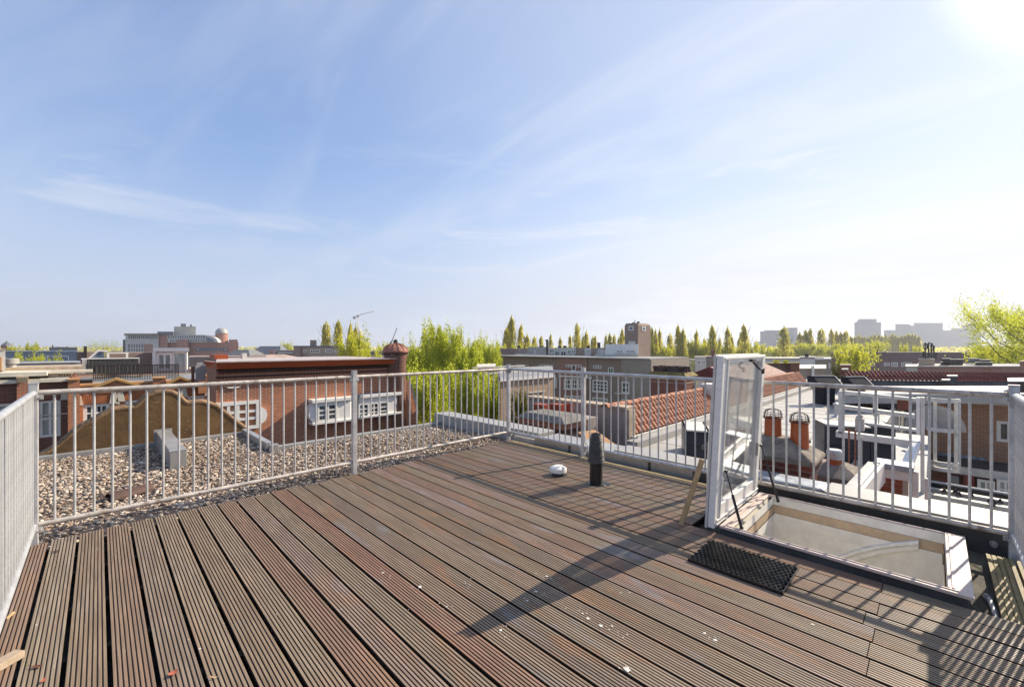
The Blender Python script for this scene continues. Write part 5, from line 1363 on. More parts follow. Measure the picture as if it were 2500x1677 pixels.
# white oriel running along the wall
SHW = WHITE
zb1, zb2 = Z(755, 1033), Z(755, 978)
x0, x1, x2, x3 = S(760), S(850), S(872), S(968)
mb = MB()
def oriel(mb, xa, xb, ya, yb, z0_, z1_): mb.hex([(xa,ya,z0_),(xb,yb,z0_),(xb,.05,z0_),(xa,.05,z0_)], [(xa,ya,z1_),(xb,yb,z1_),(xb,.05,z1_),(xa,.05,z1_)])
oriel(mb, x0, S(846), -.35, -.35, zb1+.05, zb2-.05); oriel(mb, S(846), x2, -.35, -.02, zb1+.05, zb2-.05); oriel(mb, x2, x3, -.30, -.30, zb1+.08, zb2-.02); t.part('oriel_casing', mb, WHITE)
mb = MB(); oriel(mb, x0-.12, S(846), -.45, -.45, zb2-.06, zb2+.06); oriel(mb, S(846), x2, -.45, -.1, zb2-.06, zb2+.06); oriel(mb, x2, x3+.05, -.40, -.40, zb2-.04, zb2+.08)
oriel(mb, x0-.1, S(846), -.42, -.42, zb1-.03, zb1+.06); oriel(mb, S(846), x2, -.42, -.1, zb1-.03, zb1+.06); oriel(mb, x2, x3+.05, -.38, -.38, zb1+.0, zb1+.09); t.part('oriel_moulding', mb, WHITE, bevel=.01)
mb = MB(); mb.lathe([(0,0),(.30,0),(.30,.30),(0,.30)], n=22); mb.v = [(x0+min(0, x_)*.65, -z_-.02, (zb1+zb2)/2+y_*1.15) for x_,y_,z_ in mb.v]; t.part('oriel_round_end', mb, WHITE)
for a_, b_, c_ in ((775, 797, 1), (799, 824, 1)): t.window(a_, b_, 986, 1027, c_, 3, d=-.35, fw=.06, bar=.045, ref=797, proud=.03, name='oriel_window')
for a_, b_, c_ in ((875, 900, 2), (901, 924, 2), (926, 947, 1)): t.window(a_, b_, 983, 1019, c_, 3, d=-.30, fw=.05, bar=.045, ref=910, proud=.03, name='oriel_window')
mb = MB(); mb.box(S(872,-.3), S(945,-.3), -.28, .1, zb2+.082, zb2+.10); t.part('blue_oriel_roof', mb, mat('blue roofing', (.06,.09,.17), .5))
# round brick chimney with flared cap and red dome
fT = Fr('Y', 15.75)
t = TH(fT, 'round_chimney', 'round brick chimney with flared top, red dome cap and an aerial', 'chimney', 976)
sc_ = fT.S(976); r_ = (fT.S(998)-fT.S(953))/2
zc0, zc1, zc2, zc3 = fT.Z(976, 882), fT.Z(976, 864), fT.Z(976, 856), fT.Z(976, 838)
mb = MB(); mb.lathe([(r_*1.02,GZ),(r_,zc0),(r_*1.12,zc1-.05),(r_*1.12,zc1)], (sc_,.35), 28)
cb = brickmat('round brick', (.22,.075,.05), (.16,.06,.045), (.22,.16,.12), dirt=.5, pscale=1.3)
t.part('shaft', mb, cb)
mb = MB()
for i in range(30):
    a = 2*math.pi*i/30; x_, y_ = sc_+r_*1.12*math.cos(a), .35+r_*1.12*math.sin(a); mb.box(x_-.025, x_+.025, y_-.025, y_+.025, zc1-.02, zc1+.07)
q = t.part('tooth_course', mb, MATS['dark sooty brick']); q['kind'] = 'stuff'
mb = MB(); mb.lathe([(r_*1.0,zc1),(r_*1.22,zc1+.06),(r_*1.24,zc1+.12),(r_*1.05,zc1+.26),(r_*.62,zc3-.06),(r_*.2,zc3),(0,zc3)], (sc_,.35), 28)
t.part('dome_cap', mb, mat('faded red tile', (.36, .15, .10), .7, 0, .3, 5, .4, 30))
mb = MB()
for i in range(14):
    a = 2*math.pi*i/14; pr = [(r_*1.23,zc1+.13),(r_*1.06,zc1+.27),(r_*.63,zc3-.04),(r_*.2,zc3+.01)]
    mb.path([(sc_+q_*math.cos(a), .35+q_*math.sin(a), zz) for q_, zz in pr], .016, 5)
t.part('cap_ribs', mb, MATS['faded red tile'])['kind'] = 'stuff'
mb = MB(); mb.lathe([(.09,zc3-.02),(.09,zc3+.07),(.06,zc3+.10),(.06,zc3+.16),(0,zc3+.17)], (sc_,.35), 14); mb.path([(sc_-.25,.35,zc3+.0),(sc_-.2,.35,zc3+.09),(sc_+.1,.35,zc3+.10)], .015, 6); t.part('flue_cap', mb, PLASTIC_K)
a_, b_ = fT.sz(964, 840), fT.sz(980, 800)
mb = MB(); mb.tube((a_[0],.35,a_[1]),(b_[0],.35,b_[1]),.016,n=6); t.part('aerial', mb, GREYR)
# ivy stems on the wall and chimney
mb = MB()
for i in range(150):
    u = random.random(); x_ = sc_-r_*1.0-u*.5 if i % 2 else sc_+r_*math.cos(random.uniform(3.3,6.1)); y_ = -.27 if i % 2 else .35-math.sqrt(max(0, r_**2-(x_-sc_)**2))-.28
    zz = Z(940, 1045)-.1+random.random()*.3; pts_ = [(x_, y_, zz)]
    for k in range(6):
        x_ += random.uniform(-.07,.05); zz += random.uniform(.06,.16)*(1 if i % 2 else 1.5); pts_.append((x_, (y_ if i % 2 else .35-math.sqrt(max(.001, (r_*1.04)**2-min((r_)**2,(x_-sc_)**2)))-.25), zz))
    mb.path(pts_, .006, 3)
iv = tag(mb.build('ivy_stems', mat('bare vine', (.30,.17,.10), .9), loc=(0,16,0)), 'bare climbing vine stems on the wall and the round chimney', 'climbing plant')

# ================================================================== DARK BROWN LONG BUILDING, CENTRE
f40 = Fr('X', 40.0); S, Z = f40.S, f40.Z
t = TH(f40, 'long_brick_building', 'long dark brown brick apartment building with white windows, below the square tower', 'apartment building', 1400)
ztop = Z(1400, 875)
for i, (x0, x1, m_, dd) in enumerate(((1205, 1363, BR_BROWN, 0), (1363, 1433, BR_RBROWN, -.25), (1433, 1517, BR_BROWN, -.1), (1517, 1590, BR_GREY, -.35))):
    mb = MB(); mb.box(S(x0, dd), S(x1, dd), dd, 9, GZ, ztop+.01*i); t.part('facade', mb, m_)
mb = MB(); mb.box(S(1204), S(1591), -.45, 9.1, ztop+.05, ztop+.18); t.part('roof_edge', mb, GREYR)
for cx_, w_ in ((1207, 8), (1233, 7), (1275, 15), (1334, 17), (1401, 19)):
    d_ = -.25 if cx_ > 1363 else 0
    for a_, b_ in ((cx_-w_, cx_-w_*.28), (cx_+w_*.28, cx_+w_)): t.window(a_, b_, 890, 896, 2, 1, d=d_, fw=.07, bar=.07, ref=cx_, name='small_window')
    if w_ > 9: t.window(cx_-w_*.27, cx_+w_*.27, 890, 905.5, 1, 1, d=d_, fw=.10, ref=cx_, name='stem_window')
t.window(1449, 1469, 892, 899, 3, 1, d=-.1, fw=.08, bar=.10, name='small_window'); t.window(1485, 1498, 897, 912, 2, 1, d=-.1, fw=.08, bar=.06, name='small_window')
for (a_, b_, y0, y1, c_, r_, d_) in ((1377, 1394, 925, 950, 2, 2, -.25), (1396, 1410, 925, 950, 2, 2, -.25), (1412, 1424, 926, 950, 2, 2, -.25), (1447, 1484, 928, 957, 4, 3, -.1), (1518, 1537, 932, 960, 2, 2, -.35),
                              (1377, 1394, 966, 985, 2, 3, -.25), (1396, 1410, 966, 986, 3, 3, -.25), (1412, 1424, 967, 987, 2, 3, -.25), (1447, 1484, 971, 991, 4, 3, -.1), (1353, 1360, 922, 946, 2, 3, 0), (1518, 1537, 975, 996, 2, 2, -.35),
                              (1241, 1258, 905, 915, 2, 2, 0), (1261, 1270, 905, 914, 1, 2, 0), (1273, 1284, 905, 915, 2, 2, 0)):
    t.window(a_, b_, y0, y1, c_, r_, d=d_, fw=.14, bar=.09, sill=True)
t.bx('white_sill_band', WHITE, 1363, 1443, 918, 922, -.45, -.25, ref=1400); t.bx('white_sill_band', WHITE, 1500, 1516, 960, 961.5, -.3, -.1)
fP = Fr('X', 46.0); tp = TH(fP, 'penthouse_row', 'row of white and grey penthouse boxes on the roof of the long dark building', 'penthouse', 1400, z=ztop)
for x0, x1, y0, y1, m_ in ((1211, 1257, 851, 876, mat('mauve render', (.26,.20,.19))), (1257, 1288, 851, 876, mat('mauve render 2', (.34,.27,.25))), (1288, 1337, 847, 876, CONC_G), (1260, 1340, 864, 876, CREAM), (1338, 1405, 849, 876, WHITE_D), (1405, 1427, 849, 876, BROWNROOF),
                         (1427, 1443, 850, 876, WHITE_D), (1443, 1455, 850, 876, BROWNROOF), (1455, 1478, 849, 876, ZINC_L), (1478, 1559, 840, 876, WHITE), (1452, 1486, 866, 878, CREAM), (1500, 1557, 863, 878, CREAM), (1534, 1551, 833, 842, WHITE_D)):
    tp.bx('box', m_, x0, x1, y0, y1, 0 if y0 > 860 else .9, 5, ref=(x0+x1)/2)
for x0, x1, y0, y1, c_ in ((1342, 1353, 852, 862, 3), (1355, 1366, 856, 872, 2), (1369, 1383, 857, 871, 2), (1386, 1395, 854, 864, 2), (1396, 1405, 854, 863, 2), (1431, 1442, 853, 864, 3), (1461, 1476, 855, 864, 4), (1505, 1521, 854, 862, 5), (1530, 1551, 854, 862, 6), (1304, 1308, 855, 862, 1)):
    tp.window(x0, x1, y0, y1, c_, 1, d=.88, fw=.10, bar=.08)
tp.bx('tall_flue', DARKM, 1333, 1337, 830, 866, -1, -.8); tp.bx('flue_cap', DARKM, 1331, 1338, 829, 832, -1.05, -.75)
for x_ in (1267, 1323, 1366, 1379, 1436, 1462, 1492): tp.bx('roof_cowl', DARKM, x_-4, x_+4, 844 if x_ < 1450 else 836, 850, 2, 3)
f44 = Fr('X', 47.5); tw = TH(f44, 'brick_tower', 'square dark brick tower with small windows above the long building', 'tower', 1545)
mb = MB(); a_, b_ = f44.S(1525), f44.S(1558); zt_ = f44.Z(1540, 789); w_ = abs(b_-a_)
L_ = 3.2
mb.hex([(a_,0,GZ),(b_,0,GZ),(b_,L_,GZ),(a_,L_,GZ)], [(a_,0,zt_-.25),(b_,0,zt_-.25),(b_,L_,zt_-.25),(a_,L_,zt_-.25)]); mb.hex([(a_,0,zt_-.25),(b_,0,zt_-.25),(b_,L_,zt_-.25),(a_,L_,zt_-.25)], [(a_+.15,.15,zt_),(b_-.15,.15,zt_),(b_-.15,L_-.15,zt_),(a_+.15,L_-.15,zt_)])
tw.part('shaft', mb, BR_BROWN)
tw.window(1535, 1547, 796, 807, 1, 1, fw=.10, gm=GLASS_B, name='tower_window', ref=1541); tw.bx('sill_band', BR_GREY, 1531, 1550, 811, 813, -.06, 0)
sy = b_+.0; mb = MB(); zz0, zz1 = f44.Z(1560, 807), f44.Z(1560, 796); mb.box(sy-.01, sy+.05, .9, 1.9, zz0, zz1); tw.part('side_window', mb, WHITE); mb = MB(); mb.box(sy+.051, sy+.06, 1.1, 1.7, zz0+.1, zz1-.1); tw.part('side_pane', mb, GLASS_B)
tw.bx('antenna', DARKM, 1549, 1550, 781, 789, 1, 1.05); tw.bx('roof_post', DARKM, 1555, 1559, 785, 789, .3, .6); tw.bx('roof_post', DARKM, 1543, 1546, 787, 789, .3, .6)

# flat tan walled building in front, below the big trees
f12 = Fr('Y', 12.0); t = TH(f12, 'tan_walled_building', 'flat roofed building with a tan rendered blank wall behind the railing corner', 'building', 1300)
t.bx('wall', RENDER_T, 1222, 1350, 921, None, 0, 6, ref=1350); mb = MB(); a_, b_ = f12.S(1218), f12.S(1351); z_ = f12.Z(1350, 921); mb.hex([(a_,-.08,z_+.003),(b_,-.08,z_+.003),(f12.S(1351,6),6.1,z_+.003),(f12.S(1222,6),6.1,z_+.003)], [(a_,-.08,z_+.10),(b_,-.08,z_+.10),(f12.S(1351,6),6.1,z_+.10),(f12.S(1222,6),6.1,z_+.10)]); t.part('flat_roof', mb, FLATROOF_D)
mb = MB(); mb.box(a_, b_, -.10, -.081, z_+.0, z_+.105); t.part('white_edge', mb, WHITE)
t.bx('roof_upstand', GREYR, 1215, 1340, 905, 921, 2.2, 6, ref=1340); mb = MB(); mb.box(a_, f12.S(1345), .8, .84, z_+.25, z_+.30); mb.box(a_, f12.S(1345), 1.6, 1.64, z_+.45, z_+.50); t.part('guard_rail', mb, WHITE_D)
t.bx('ledge', CREAM, 1292, 1331, 956, 958.5, -.05, 0, ref=1310)
t.bx('brick_block', BR_RBROWN, 1168, 1208, 897, 905, 3.0, 5); t.bx('pale_edge', CREAM, 1165, 1210, 894, 897, 2.9, 5.1)
t = TH(Fr('C', 46), 'brick_shaft', 'dark brick chimney shaft standing among the bright green trees', 'chimney', 1161); t.bx('shaft', BR_RBROWN, 1155, 1168, 862, None, 0, 1); t.bx('cap', BR_BROWN, 1154, 1169, 857, 862, -.05, 1.05)

# chimney with many pots and moss, right of the long building
fM = Fr('X', 17.0); S, Z = fM.S, fM.Z
t = TH(fM, 'chimney_stack', 'broad brick chimney with a mossy top and a crowd of dark pots', 'chimney', 1630, z=-4)
mb = MB(); mb.box(S(1584), S(1672), 0, 1.1, -4, Z(1620, 917)); t.part('stack', mb, BR_CHIM)
mb = MB(); mb.box(S(1583), S(1673), -.05, 1.15, Z(1620, 934), Z(1620, 932)); t.part('string_course', mb, CONC_L)
mb = MB(); zz = Z(1620, 917); mb.hex([(S(1580),-.1,zz),(S(1677),-.1,zz),(S(1677),1.2,zz),(S(1580),1.2,zz)], [(S(1588),.1,zz+.16),(S(1668),.1,zz+.16),(S(1668),1.0,zz+.16),(S(1588),1.0,zz+.16)]); t.part('mossy_slab', mb, mat('mossy slab', (.20,.15,.04), .9, 0, .4, 5, 1., 30, col2=(.33,.20,.10)))
pm = MB(); pm.lathe([(.10,0),(.085,.2),(.095,.21),(.095,.24),(.07,.24),(.07,.1)], n=12); pme = pm.build('flue_pot', mat('dark glazed pot', (.07,.035,.03), .4), data_only=True)
for i in range(20):
    x_ = S(1590)+(S(1668)-S(1590))*((i % 10)+.5)/10; link('flue_pot', pme, t.ob, (x_-t.off[0]+random.uniform(-.03,.03), .3+.45*(i//10), zz+.15-t.off[2]), (random.uniform(-.2,.2), random.uniform(-.2,.2), 0))

# chimneys, small houses and boxes between the hatch and the right edge
def chim(label, D, x0, x1, y0, y1, m=BR_CHIM, cap=None, d1=1.0, pots=0):
    f_ = Fr('C', D); t = TH(f_, 'chimney', label, 'chimney', (x0+x1)/2, z=f_.Z(x0, y1)); t.bx('stack', m, x0, x1, y0, y1, 0, d1)
    if cap: t.bx('cap', cap, x0-1, x1+1, y0-2.5, y0, -.08, d1+.08)
    return t
MOSS = mat('mossy concrete', (.26,.20,.08), .9, 0, .35, 6)
chim('wide dark brick chimney wall with a mossy top, right of the hatch lid', 26, 1860, 1929, 889, 925, BR_BROWN, MOSS)
chim('smaller brick chimney with flared mossy top beside the wide one', 25, 1929, 1952, 888, 912, BR_CHIM, MOSS)
chim('brown brick chimney in front of the round green tree', 24, 2052, 2077, 893, 935, BR_CHIM, CONC_L)
chim('pale brick stub chimney at the left end of the long red tile roof', 21.5, 2056, 2070, 903, 930, CONC_L, WHITE_D, d1=.5)
chim('brown chimney at the right edge below the large tree', 30, 2490, 2520, 884, 915, BR_RBROWN, CONC_L)
def house(label, D, x0, x1, y0, m, wins=(), roof=None, cat='house', name='house', d1=8, fm=None, extra=None, gm=None, fw=.12):
    f_ = Fr('C', D); t = TH(f_, name, label, cat, (x0+x1)/2); t.bx('wall', m, x0, x1, y0, None, 0, d1)
    for w in wins: t.window(w[0], w[1], w[2], w[3], w[4] if len(w) > 4 else 2, w[5] if len(w) > 5 else 1, fw=fw*(D/60)**.4, bar=.10, fm=fm, gm=gm)
    if roof: t.bx('roof_edge', roof[0], x0-1, x1+1, y0-roof[1], y0, -.15, d1+.2)
    for e in (extra or []): t.bx(*e)
    return t
house('white flat roofed building with a window strip, left of the hatch lid', 95, 1697, 1745, 873, WHITE_D, [(1703, 1711, 880, 889), (1713, 1722, 880, 890, 3), (1725, 1732, 880, 889), (1733, 1740, 880, 889)], (CONC_G, 2))
house('small grey white building at the foot of the poplars', 100, 1630, 1652, 876, CONC_G, [(1636, 1648, 880, 886, 3)], (GREYR, 2))
house('brown gable end house with a small chimney, just left of the hatch top', 80, 1724, 1752, 870, BROWNROOF, extra=[('chimney', BR_CHIM, 1737, 1745, 855, 870, 0, 1)])
house('long white low building right of the hatch lid', 75, 1862, 1953, 876, WHITE_D, [(1868, 1873, 880, 886), (1881, 1887, 883, 888), (1893, 1899, 882, 888), (1930, 1945, 880, 886, 3)], (CREAM, 2))
house('white building with gridded windows and an external stair, right of the mossy chimneys', 62, 1953, 1990, 875, WHITE, [(1961, 1975, 883, 895, 4, 3), (1977, 1988, 883, 894, 3, 3)], (GREYR, 3), extra=[('stair_rail', WHITE, 1976, 1988, 895, 920, -1, -.5), ('cowl', DARKM, 1965, 1974, 864, 873, 1, 2)])
house('brown house with white roof edge left of the round tree', 66, 1989, 2028, 878, BR_GREY, [(2023, 2027, 886, 899, 1)], (WHITE, 3), extra=[('box', CREAM, 1992, 2012, 871, 875, 1, 3)])
house('low brick wall house in front of the white gridded building', 40, 1953, 2016, 901, BR_GREY, [], (CREAM, 2), extra=[('white_post', WHITE, 1984, 1988, 893, 930, -.3, -.1)])
house('long purple brown house row with a plain roof behind the round tree', 120, 2030, 2480, 880, mat('purple brown wall', (.21,.125,.12), .8), [(2120, 2134, 884, 894, 3), (2158, 2172, 886, 893, 4), (2176, 2192, 885, 895, 4, 2), (2200, 2226, 885, 895, 6, 2), (2240, 2260, 886, 894, 4)], None, name='house_row', cat='house row',
      extra=[('roof', mat('purple brown roof', (.17,.11,.11), .8), 2030, 2490, 860, 880, .6, 9), ('roof_dormer', WHITE_D, 2157, 2162, 856, 860, 1, 2), ('roof_dormer', DARKM, 2138, 2144, 855, 860, 1, 2)])
house('white roof box with dark grilles on the far roof right of the round tree', 70, 2212, 2240, 895, WHITE_D, [(2216, 2236, 901, 906, 5)], (CREAM, 1))
house('reddish flat walled building carrying dark rooftop boxes, at the right', 50, 2241, 2510, 896, BR_RBROWN, [], (CONC_G, 2.5), name='building', cat='building', extra=[('gable_patch', mat('light brick patch', (.32,.16,.10)), 2398, 2420, 901, 910, -.05, 0)])
for i, (x0, x1, y0, y1, m_, lab) in enumerate(((2243, 2282, 876, 893, CONC_L, 'beige rooftop block under the dish frame on the right roof'), (2254, 2277, 878, 893, DARKM, 'dark rooftop box in front of the beige block under the dish frame'), (2296, 2330, 884, 893, GREYR, 'low grey rooftop box, second from the left on the right roof'),
        (2301, 2320, 875, 884, DARKM, 'small raised dark rooftop box on the right roof'), (2319, 2351, 877, 894, DARKM, 'largest dark louvred rooftop box on the right roof'), (2364, 2391, 875, 884, GREYR, 'grey rooftop box behind the largest louvred one'),
        (2381, 2423, 884, 894, DARKM, 'long low dark rooftop box at the right end of the roof'), (2392, 2418, 878, 884, DARKM, 'dark box behind the long low one at the right end'))):
    f_ = Fr('C', 51+.7*(i % 3)); t = TH(f_, 'rooftop_box', lab, 'rooftop unit', (x0+x1)/2, z=f_.Z(x0, y1)); t.bx('casing', m_, x0, x1, y0+1, y1+1.5, 0, 1.2); t.bx('lid', CONC_G, x0-.5, x1+.5, y0, y0+1, -.05, 1.25)
f_ = Fr('C', 52); t = TH(f_, 'antenna_frame', 'dark antenna and dish frame on the roof at the right, below the far towers', 'antenna', 2272, z=f_.Z(2270, 875))
for i, (x_, y0, y1) in enumerate(((2260, 838, 874), (2268, 836, 870), (2275, 837, 872), (2281, 843, 875), (2255, 858, 872), (2286, 860, 876))): t.bx('mast', DARKM, x_-.9, x_+.9, y0, y1, .3*(i % 3), .3*(i % 3)+.1)
mb = MB()
for x_, y_, rx_, rz_ in ((2263, 846, 4, 9), (2273, 845, 5, 9), (2279, 848, 3, 10), (2268, 864, 11, 8)):
    s_, z_ = f_.sz(x_, y_); mb.path([(s_+rx_/19.6*math.cos(a), .2, z_+rz_/19.6*math.sin(a)) for a in np.linspace(0, 2*math.pi, 13)], .045, 5)
t.part('dish_hoops', mb, DARKM)

# ================================================================== FAR LEFT TOWN
RBR = mat('far red brick', (.44,.215,.155), .85, 0, .12, .05); FGL = glassmat('far glass', (.10,.13,.15), (.18,.22,.25)); FGREY = mat('far grey cladding', (.62,.60,.56), .6, 0, .1, .05); FCONC = mat('far concrete', (.66,.60,.48), .8, 0, .1, .05)
fS = Fr('C', 260); t = TH(fS, 'institute_building', 'large brick and glass institute building with a white observatory dome on the skyline', 'building', 440)
t.bx('brick_mass', RBR, 386, 582, 835.5, None, 3, 30); t.bx('brick_block', RBR, 386, 410, 817, None, 1, 20); t.bx('brick_block', RBR, 432, 460, 829, None, 0, 20); t.bx('brick_block', RBR, 559, 580, 829, None, 2, 25)
t.bx('glass_block', FGREY, 306, 387, 816, None, 0, 20); t.bx('thin_roof', GREYR, 303, 388, 814, 816, -3, 22); t.bx('dark_fin', DARKM, 300, 311, 829, None, .5, 8); t.bx('brick_infill', RBR, 352, 372, 840, 862, -.3, 0)
for k, (a_, b_, c_) in enumerate(((313, 385, 14),)): t.window(a_, b_, 818, 828, c_, 1, fw=.25, bar=.3, fm=FGREY, gm=FGL, proud=.2)
t.window(312, 352, 839, 862, 6, 2, fw=.3, bar=.5, fm=WHITE_D, gm=FGL, proud=.3)
t.bx('dark_canopy', SLATE, 384, 424, 809.5, 817, 0, 12); t.bx('plant_tower', FCONC, 425, 478, 797, 818, 4, 20); t.bx('rooftop_plant', GREYR, 441, 454, 790, 797, 6, 12); t.bx('stack', DARKM, 464, 468, 792, 797, 6, 7)
t.bx('glazed_bar', FGREY, 408, 503, 817.5, 836, 1, 20)
t.window(409, 502, 818, 827, 16, 1, d=1, fw=.3, bar=.5, fm=WHITE_D, gm=FGL, proud=.3); t.window(414, 502, 828.5, 835, 14, 1, d=1, fw=.3, bar=.4, fm=FGREY, gm=FGL, proud=.3)
mb = MB(); pts_ = [(fS.S(503), fS.Z(500, 836))]+[(fS.S(503)+(fS.S(532)-fS.S(503))*math.sin(a), fS.Z(500, 836)+(fS.Z(500,818.5)-fS.Z(500,836))*math.cos(a)) for a in np.linspace(0, math.pi/2, 9)]; mb.extr(pts_, 0, 8); t.part('quarter_round_end', mb, WHITE_D)
mb = MB(); mb.v = []; pts2 = [(p[0]-.0+(-1.6 if i > 0 else .3), p[1]-.9*(i > 0)) for i, p in enumerate(pts_)]; mb.extr([(max(fS.S(503)+.2, a_), max(fS.Z(500,836)+.1, b_)) for a_, b_ in pts2], -.2, 0); t.part('quarter_glass', mb, FGL)
r_ = (fS.S(539)-fS.S(511))/2; s_ = fS.S(525); zz = fS.Z(525, 813)
mb = MB(); mb.lathe([(r_*.95,GZ),(r_*.95,zz-.3)], (s_,6), 20); t.part('dome_drum', mb, RBR)
mb = MB(); mb.lathe([(r_*1.02,zz-.3),(r_*1.02,zz)]+[(r_*math.cos(a), zz+r_*math.sin(a)*.98) for a in np.linspace(0, math.pi/2, 10)], (s_,6), 28); t.part('observatory_dome', mb, ZINC_L)
t.window(478, 556, 849, 857, 9, 1, d=3, fw=.5, bar=1.6, fm=SLATE, gm=glassmat('bright far glass', (.5,.52,.52), (.6,.6,.6)), proud=.4, name='window_band')
house('grey white building low on the skyline beside the observatory', 300, 582, 612, 862, FCONC, [], None)
def hip(label, D, x0, x1, xa, xb, y0, y1, m, mw, name='house', cat='house', wins=(), d1=12, dorm=()):
    f_ = Fr('C', D); t = TH(f_, name, label, cat, (x0+x1)/2); S_, Z_ = f_.S, f_.Z
    mb = MB(); mb.box(S_(x0), S_(x1), 0, d1, GZ, Z_(x0, y1)); t.part('wall', mb, mw)
    mb = MB(); z0_, z1_ = Z_(x0, y1)+.002, Z_(x0, y0); mb.hex([(S_(x0)-.1,-.2,z0_),(S_(x1)+.1,-.2,z0_),(S_(x1)+.1,d1,z0_),(S_(x0)-.1,d1,z0_)], [(S_(xa),d1*.35,z1_),(S_(xb),d1*.35,z1_),(S_(xb),d1*.65,z1_),(S_(xa),d1*.65,z1_)]); t.part('roof', mb, m)
    for w in wins: t.window(w[0], w[1], w[2], w[3], w[4] if len(w) > 4 else 2, 1, fw=.12, bar=.1)
    for w in dorm: t.bx('dormer', WHITE_D, *w, d1*.05, d1*.3)
    return t
hip('grey hip roofed building in front of the institute', 130, 524, 612, 553, 586, 854, 879, mat('grey slate roof', (.17,.17,.17), .6), BROWNROOF)
hip('dark mansard roofed building left of the brown school-like block', 200, 606, 686, 622, 672, 845, 866, SLATE, CONC_G, dorm=((617, 626, 861, 866), (635, 644, 860, 866), (618, 628, 849, 852)))
house('small brick extension right of the dark mansard building', 180, 658, 684, 856, RBR, [(669, 680, 858, 868, 1)])
house('dark brick building wing with tall windows left of the school-like block', 128, 674, 720, 857, BR_BROWN, [(692, 699, 872, 884, 2), (700, 714, 872, 884, 3), (680, 715, 859, 863, 7)], (GREYR, 2))
t = house('brown brick school-like building with a flat roof and a square chimney', 120, 717, 842, 848, BR_GREY, [(757, 781, 854, 861, 4), (756, 779, 870, 883, 3, 2), (789, 809, 870, 882, 3, 2), (794, 812, 853, 860, 4), (817, 840, 854, 860, 5), (722, 730, 854, 861), (722, 728, 873, 883), (740, 748, 854, 861), (740, 746, 874, 883)], (SLATE, 4))
t.bx('square_chimney', BR_BROWN, 757, 773, 830, 845, 2, 5); t.bx('projecting_bay', BR_BROWN, 717, 733, 846, None, -2, 0)
house('grey roofed house between the tree and the round chimney', 95, 903, 958, 866, BR_GREY, [(927, 943, 869, 876, 3)], None, extra=[('slate_roof', SLATE, 902, 960, 857, 866, .3, 6)])
for lab, D, x0, x1, y0, m_ in (('long low brown roofs in front of the hip roofed building', 60, 500, 668, 877, BROWNROOF), ('brown roofed house row left of centre in the middle distance', 75, 600, 700, 880, BROWNROOF), ('brown wall with pipes right of the glazed room', 50, 462, 600, 871, BROWNROOF), ('light roofed low building behind the eaves board', 90, 560, 660, 872, CONC_L)):
    house(lab, D, x0, x1, y0, m_, [], None, name='low_building', cat='building')
hip('brown gabled roof behind the red brick building', 42, 520, 650, 560, 590, 868, 892, BROWNROOF, BROWNROOF)
house('blue grey glass fronted building low at the left', 90, 14, 190, 862, BLUEGL, [(115, 168, 869, 884, 2)], (mat('pale blue roof edge', (.22,.27,.34)), 5), gm=glassmat('blue shop glass', (.10,.15,.22), (.18,.23,.30)))
house('long dark flat building far at the left horizon', 260, 120, 188, 852, SLATE, [], (SLATE, 4), extra=[('roof_box', SLATE, 127, 168, 847, 850, 1, 8), ('antenna', DARKM, 127, 130, 842, 848, 1, 2)])
f_ = Fr('C', 170); t = TH(f_, 'church_turret', 'small brick turret with a pointed dark roof at the left edge', 'turret', 9); t.bx('shaft', RBR, 2, 17, 844, None, 0, 2)
mb = MB(); s_ = f_.S(9.5); w_ = (f_.S(18)-f_.S(1))/2; z_ = f_.Z(9, 844); mb.lathe([(w_*1.25,z_),(w_*.8,z_+.8),(w_*.25,z_+1.5),(.12,z_+1.9),(.05,f_.Z(9,831))], (s_,1), 8, smooth=False); t.part('spire', mb, SLATE)
house('brown house row at the left edge under the blue building', 60, -60, 16, 876, BROWNROOF)
f_ = Fr('C', 420); t = TH(f_, 'church_dome', 'far pale church dome with lantern under the crane', 'church', 876); s_ = f_.S(876)
mb = MB(); zz = f_.Z(876, 820); mb.lathe([(4.5,GZ),(4.5,zz),(5.2,zz),(3.6,f_.Z(876,810)),(1.6,f_.Z(876,803)),(.7,f_.Z(876,801)),(.4,f_.Z(876,796)),(0,f_.Z(876,790))], (s_,0), 12); t.part('dome', mb, mat('pale copper', (.45,.42,.38)))
f_ = Fr('C', 400); t = TH(f_, 'tower_crane', 'white tower crane above the trees on the left skyline', 'crane', 874)
mb = MB(); a_ = f_.sz(874, 850); b_ = f_.sz(873.5, 768)
for dx_ in (-.5,.5):
    for dy_ in (-.5,.5): mb.tube((a_[0]+dx_,dy_,a_[1]),(a_[0]+dx_,dy_,b_[1]),.16,n=4)
k = 16
for i in range(k): z0_, z1_ = a_[1]+(b_[1]-a_[1])*i/k, a_[1]+(b_[1]-a_[1])*(i+1)/k; mb.tube((a_[0]-.5,-.5,z0_),(a_[0]+.5,-.5,z1_),.10,n=3)
t.part('mast', mb, WHITE)
p0, p1, p2 = f_.sz(864, 773), f_.sz(874, 770), f_.sz(914, 760.5)
mb = MB(); mb.tube((p0[0],0,p0[1]),(p2[0],0,p2[1]),.35,.25,4); mb.tube((p0[0]+3,0,p0[1]+1.5),(p2[0],0,p2[1]+.6),.16,n=4)
for i in range(14): u = i/14; x_ = p1[0]+(p2[0]-p1[0])*u; z_ = p1[1]+(p2[1]-p1[1])*u; mb.tube((x_,0,z_),(x_+.9,0,z_+1.1),.10,n=3)
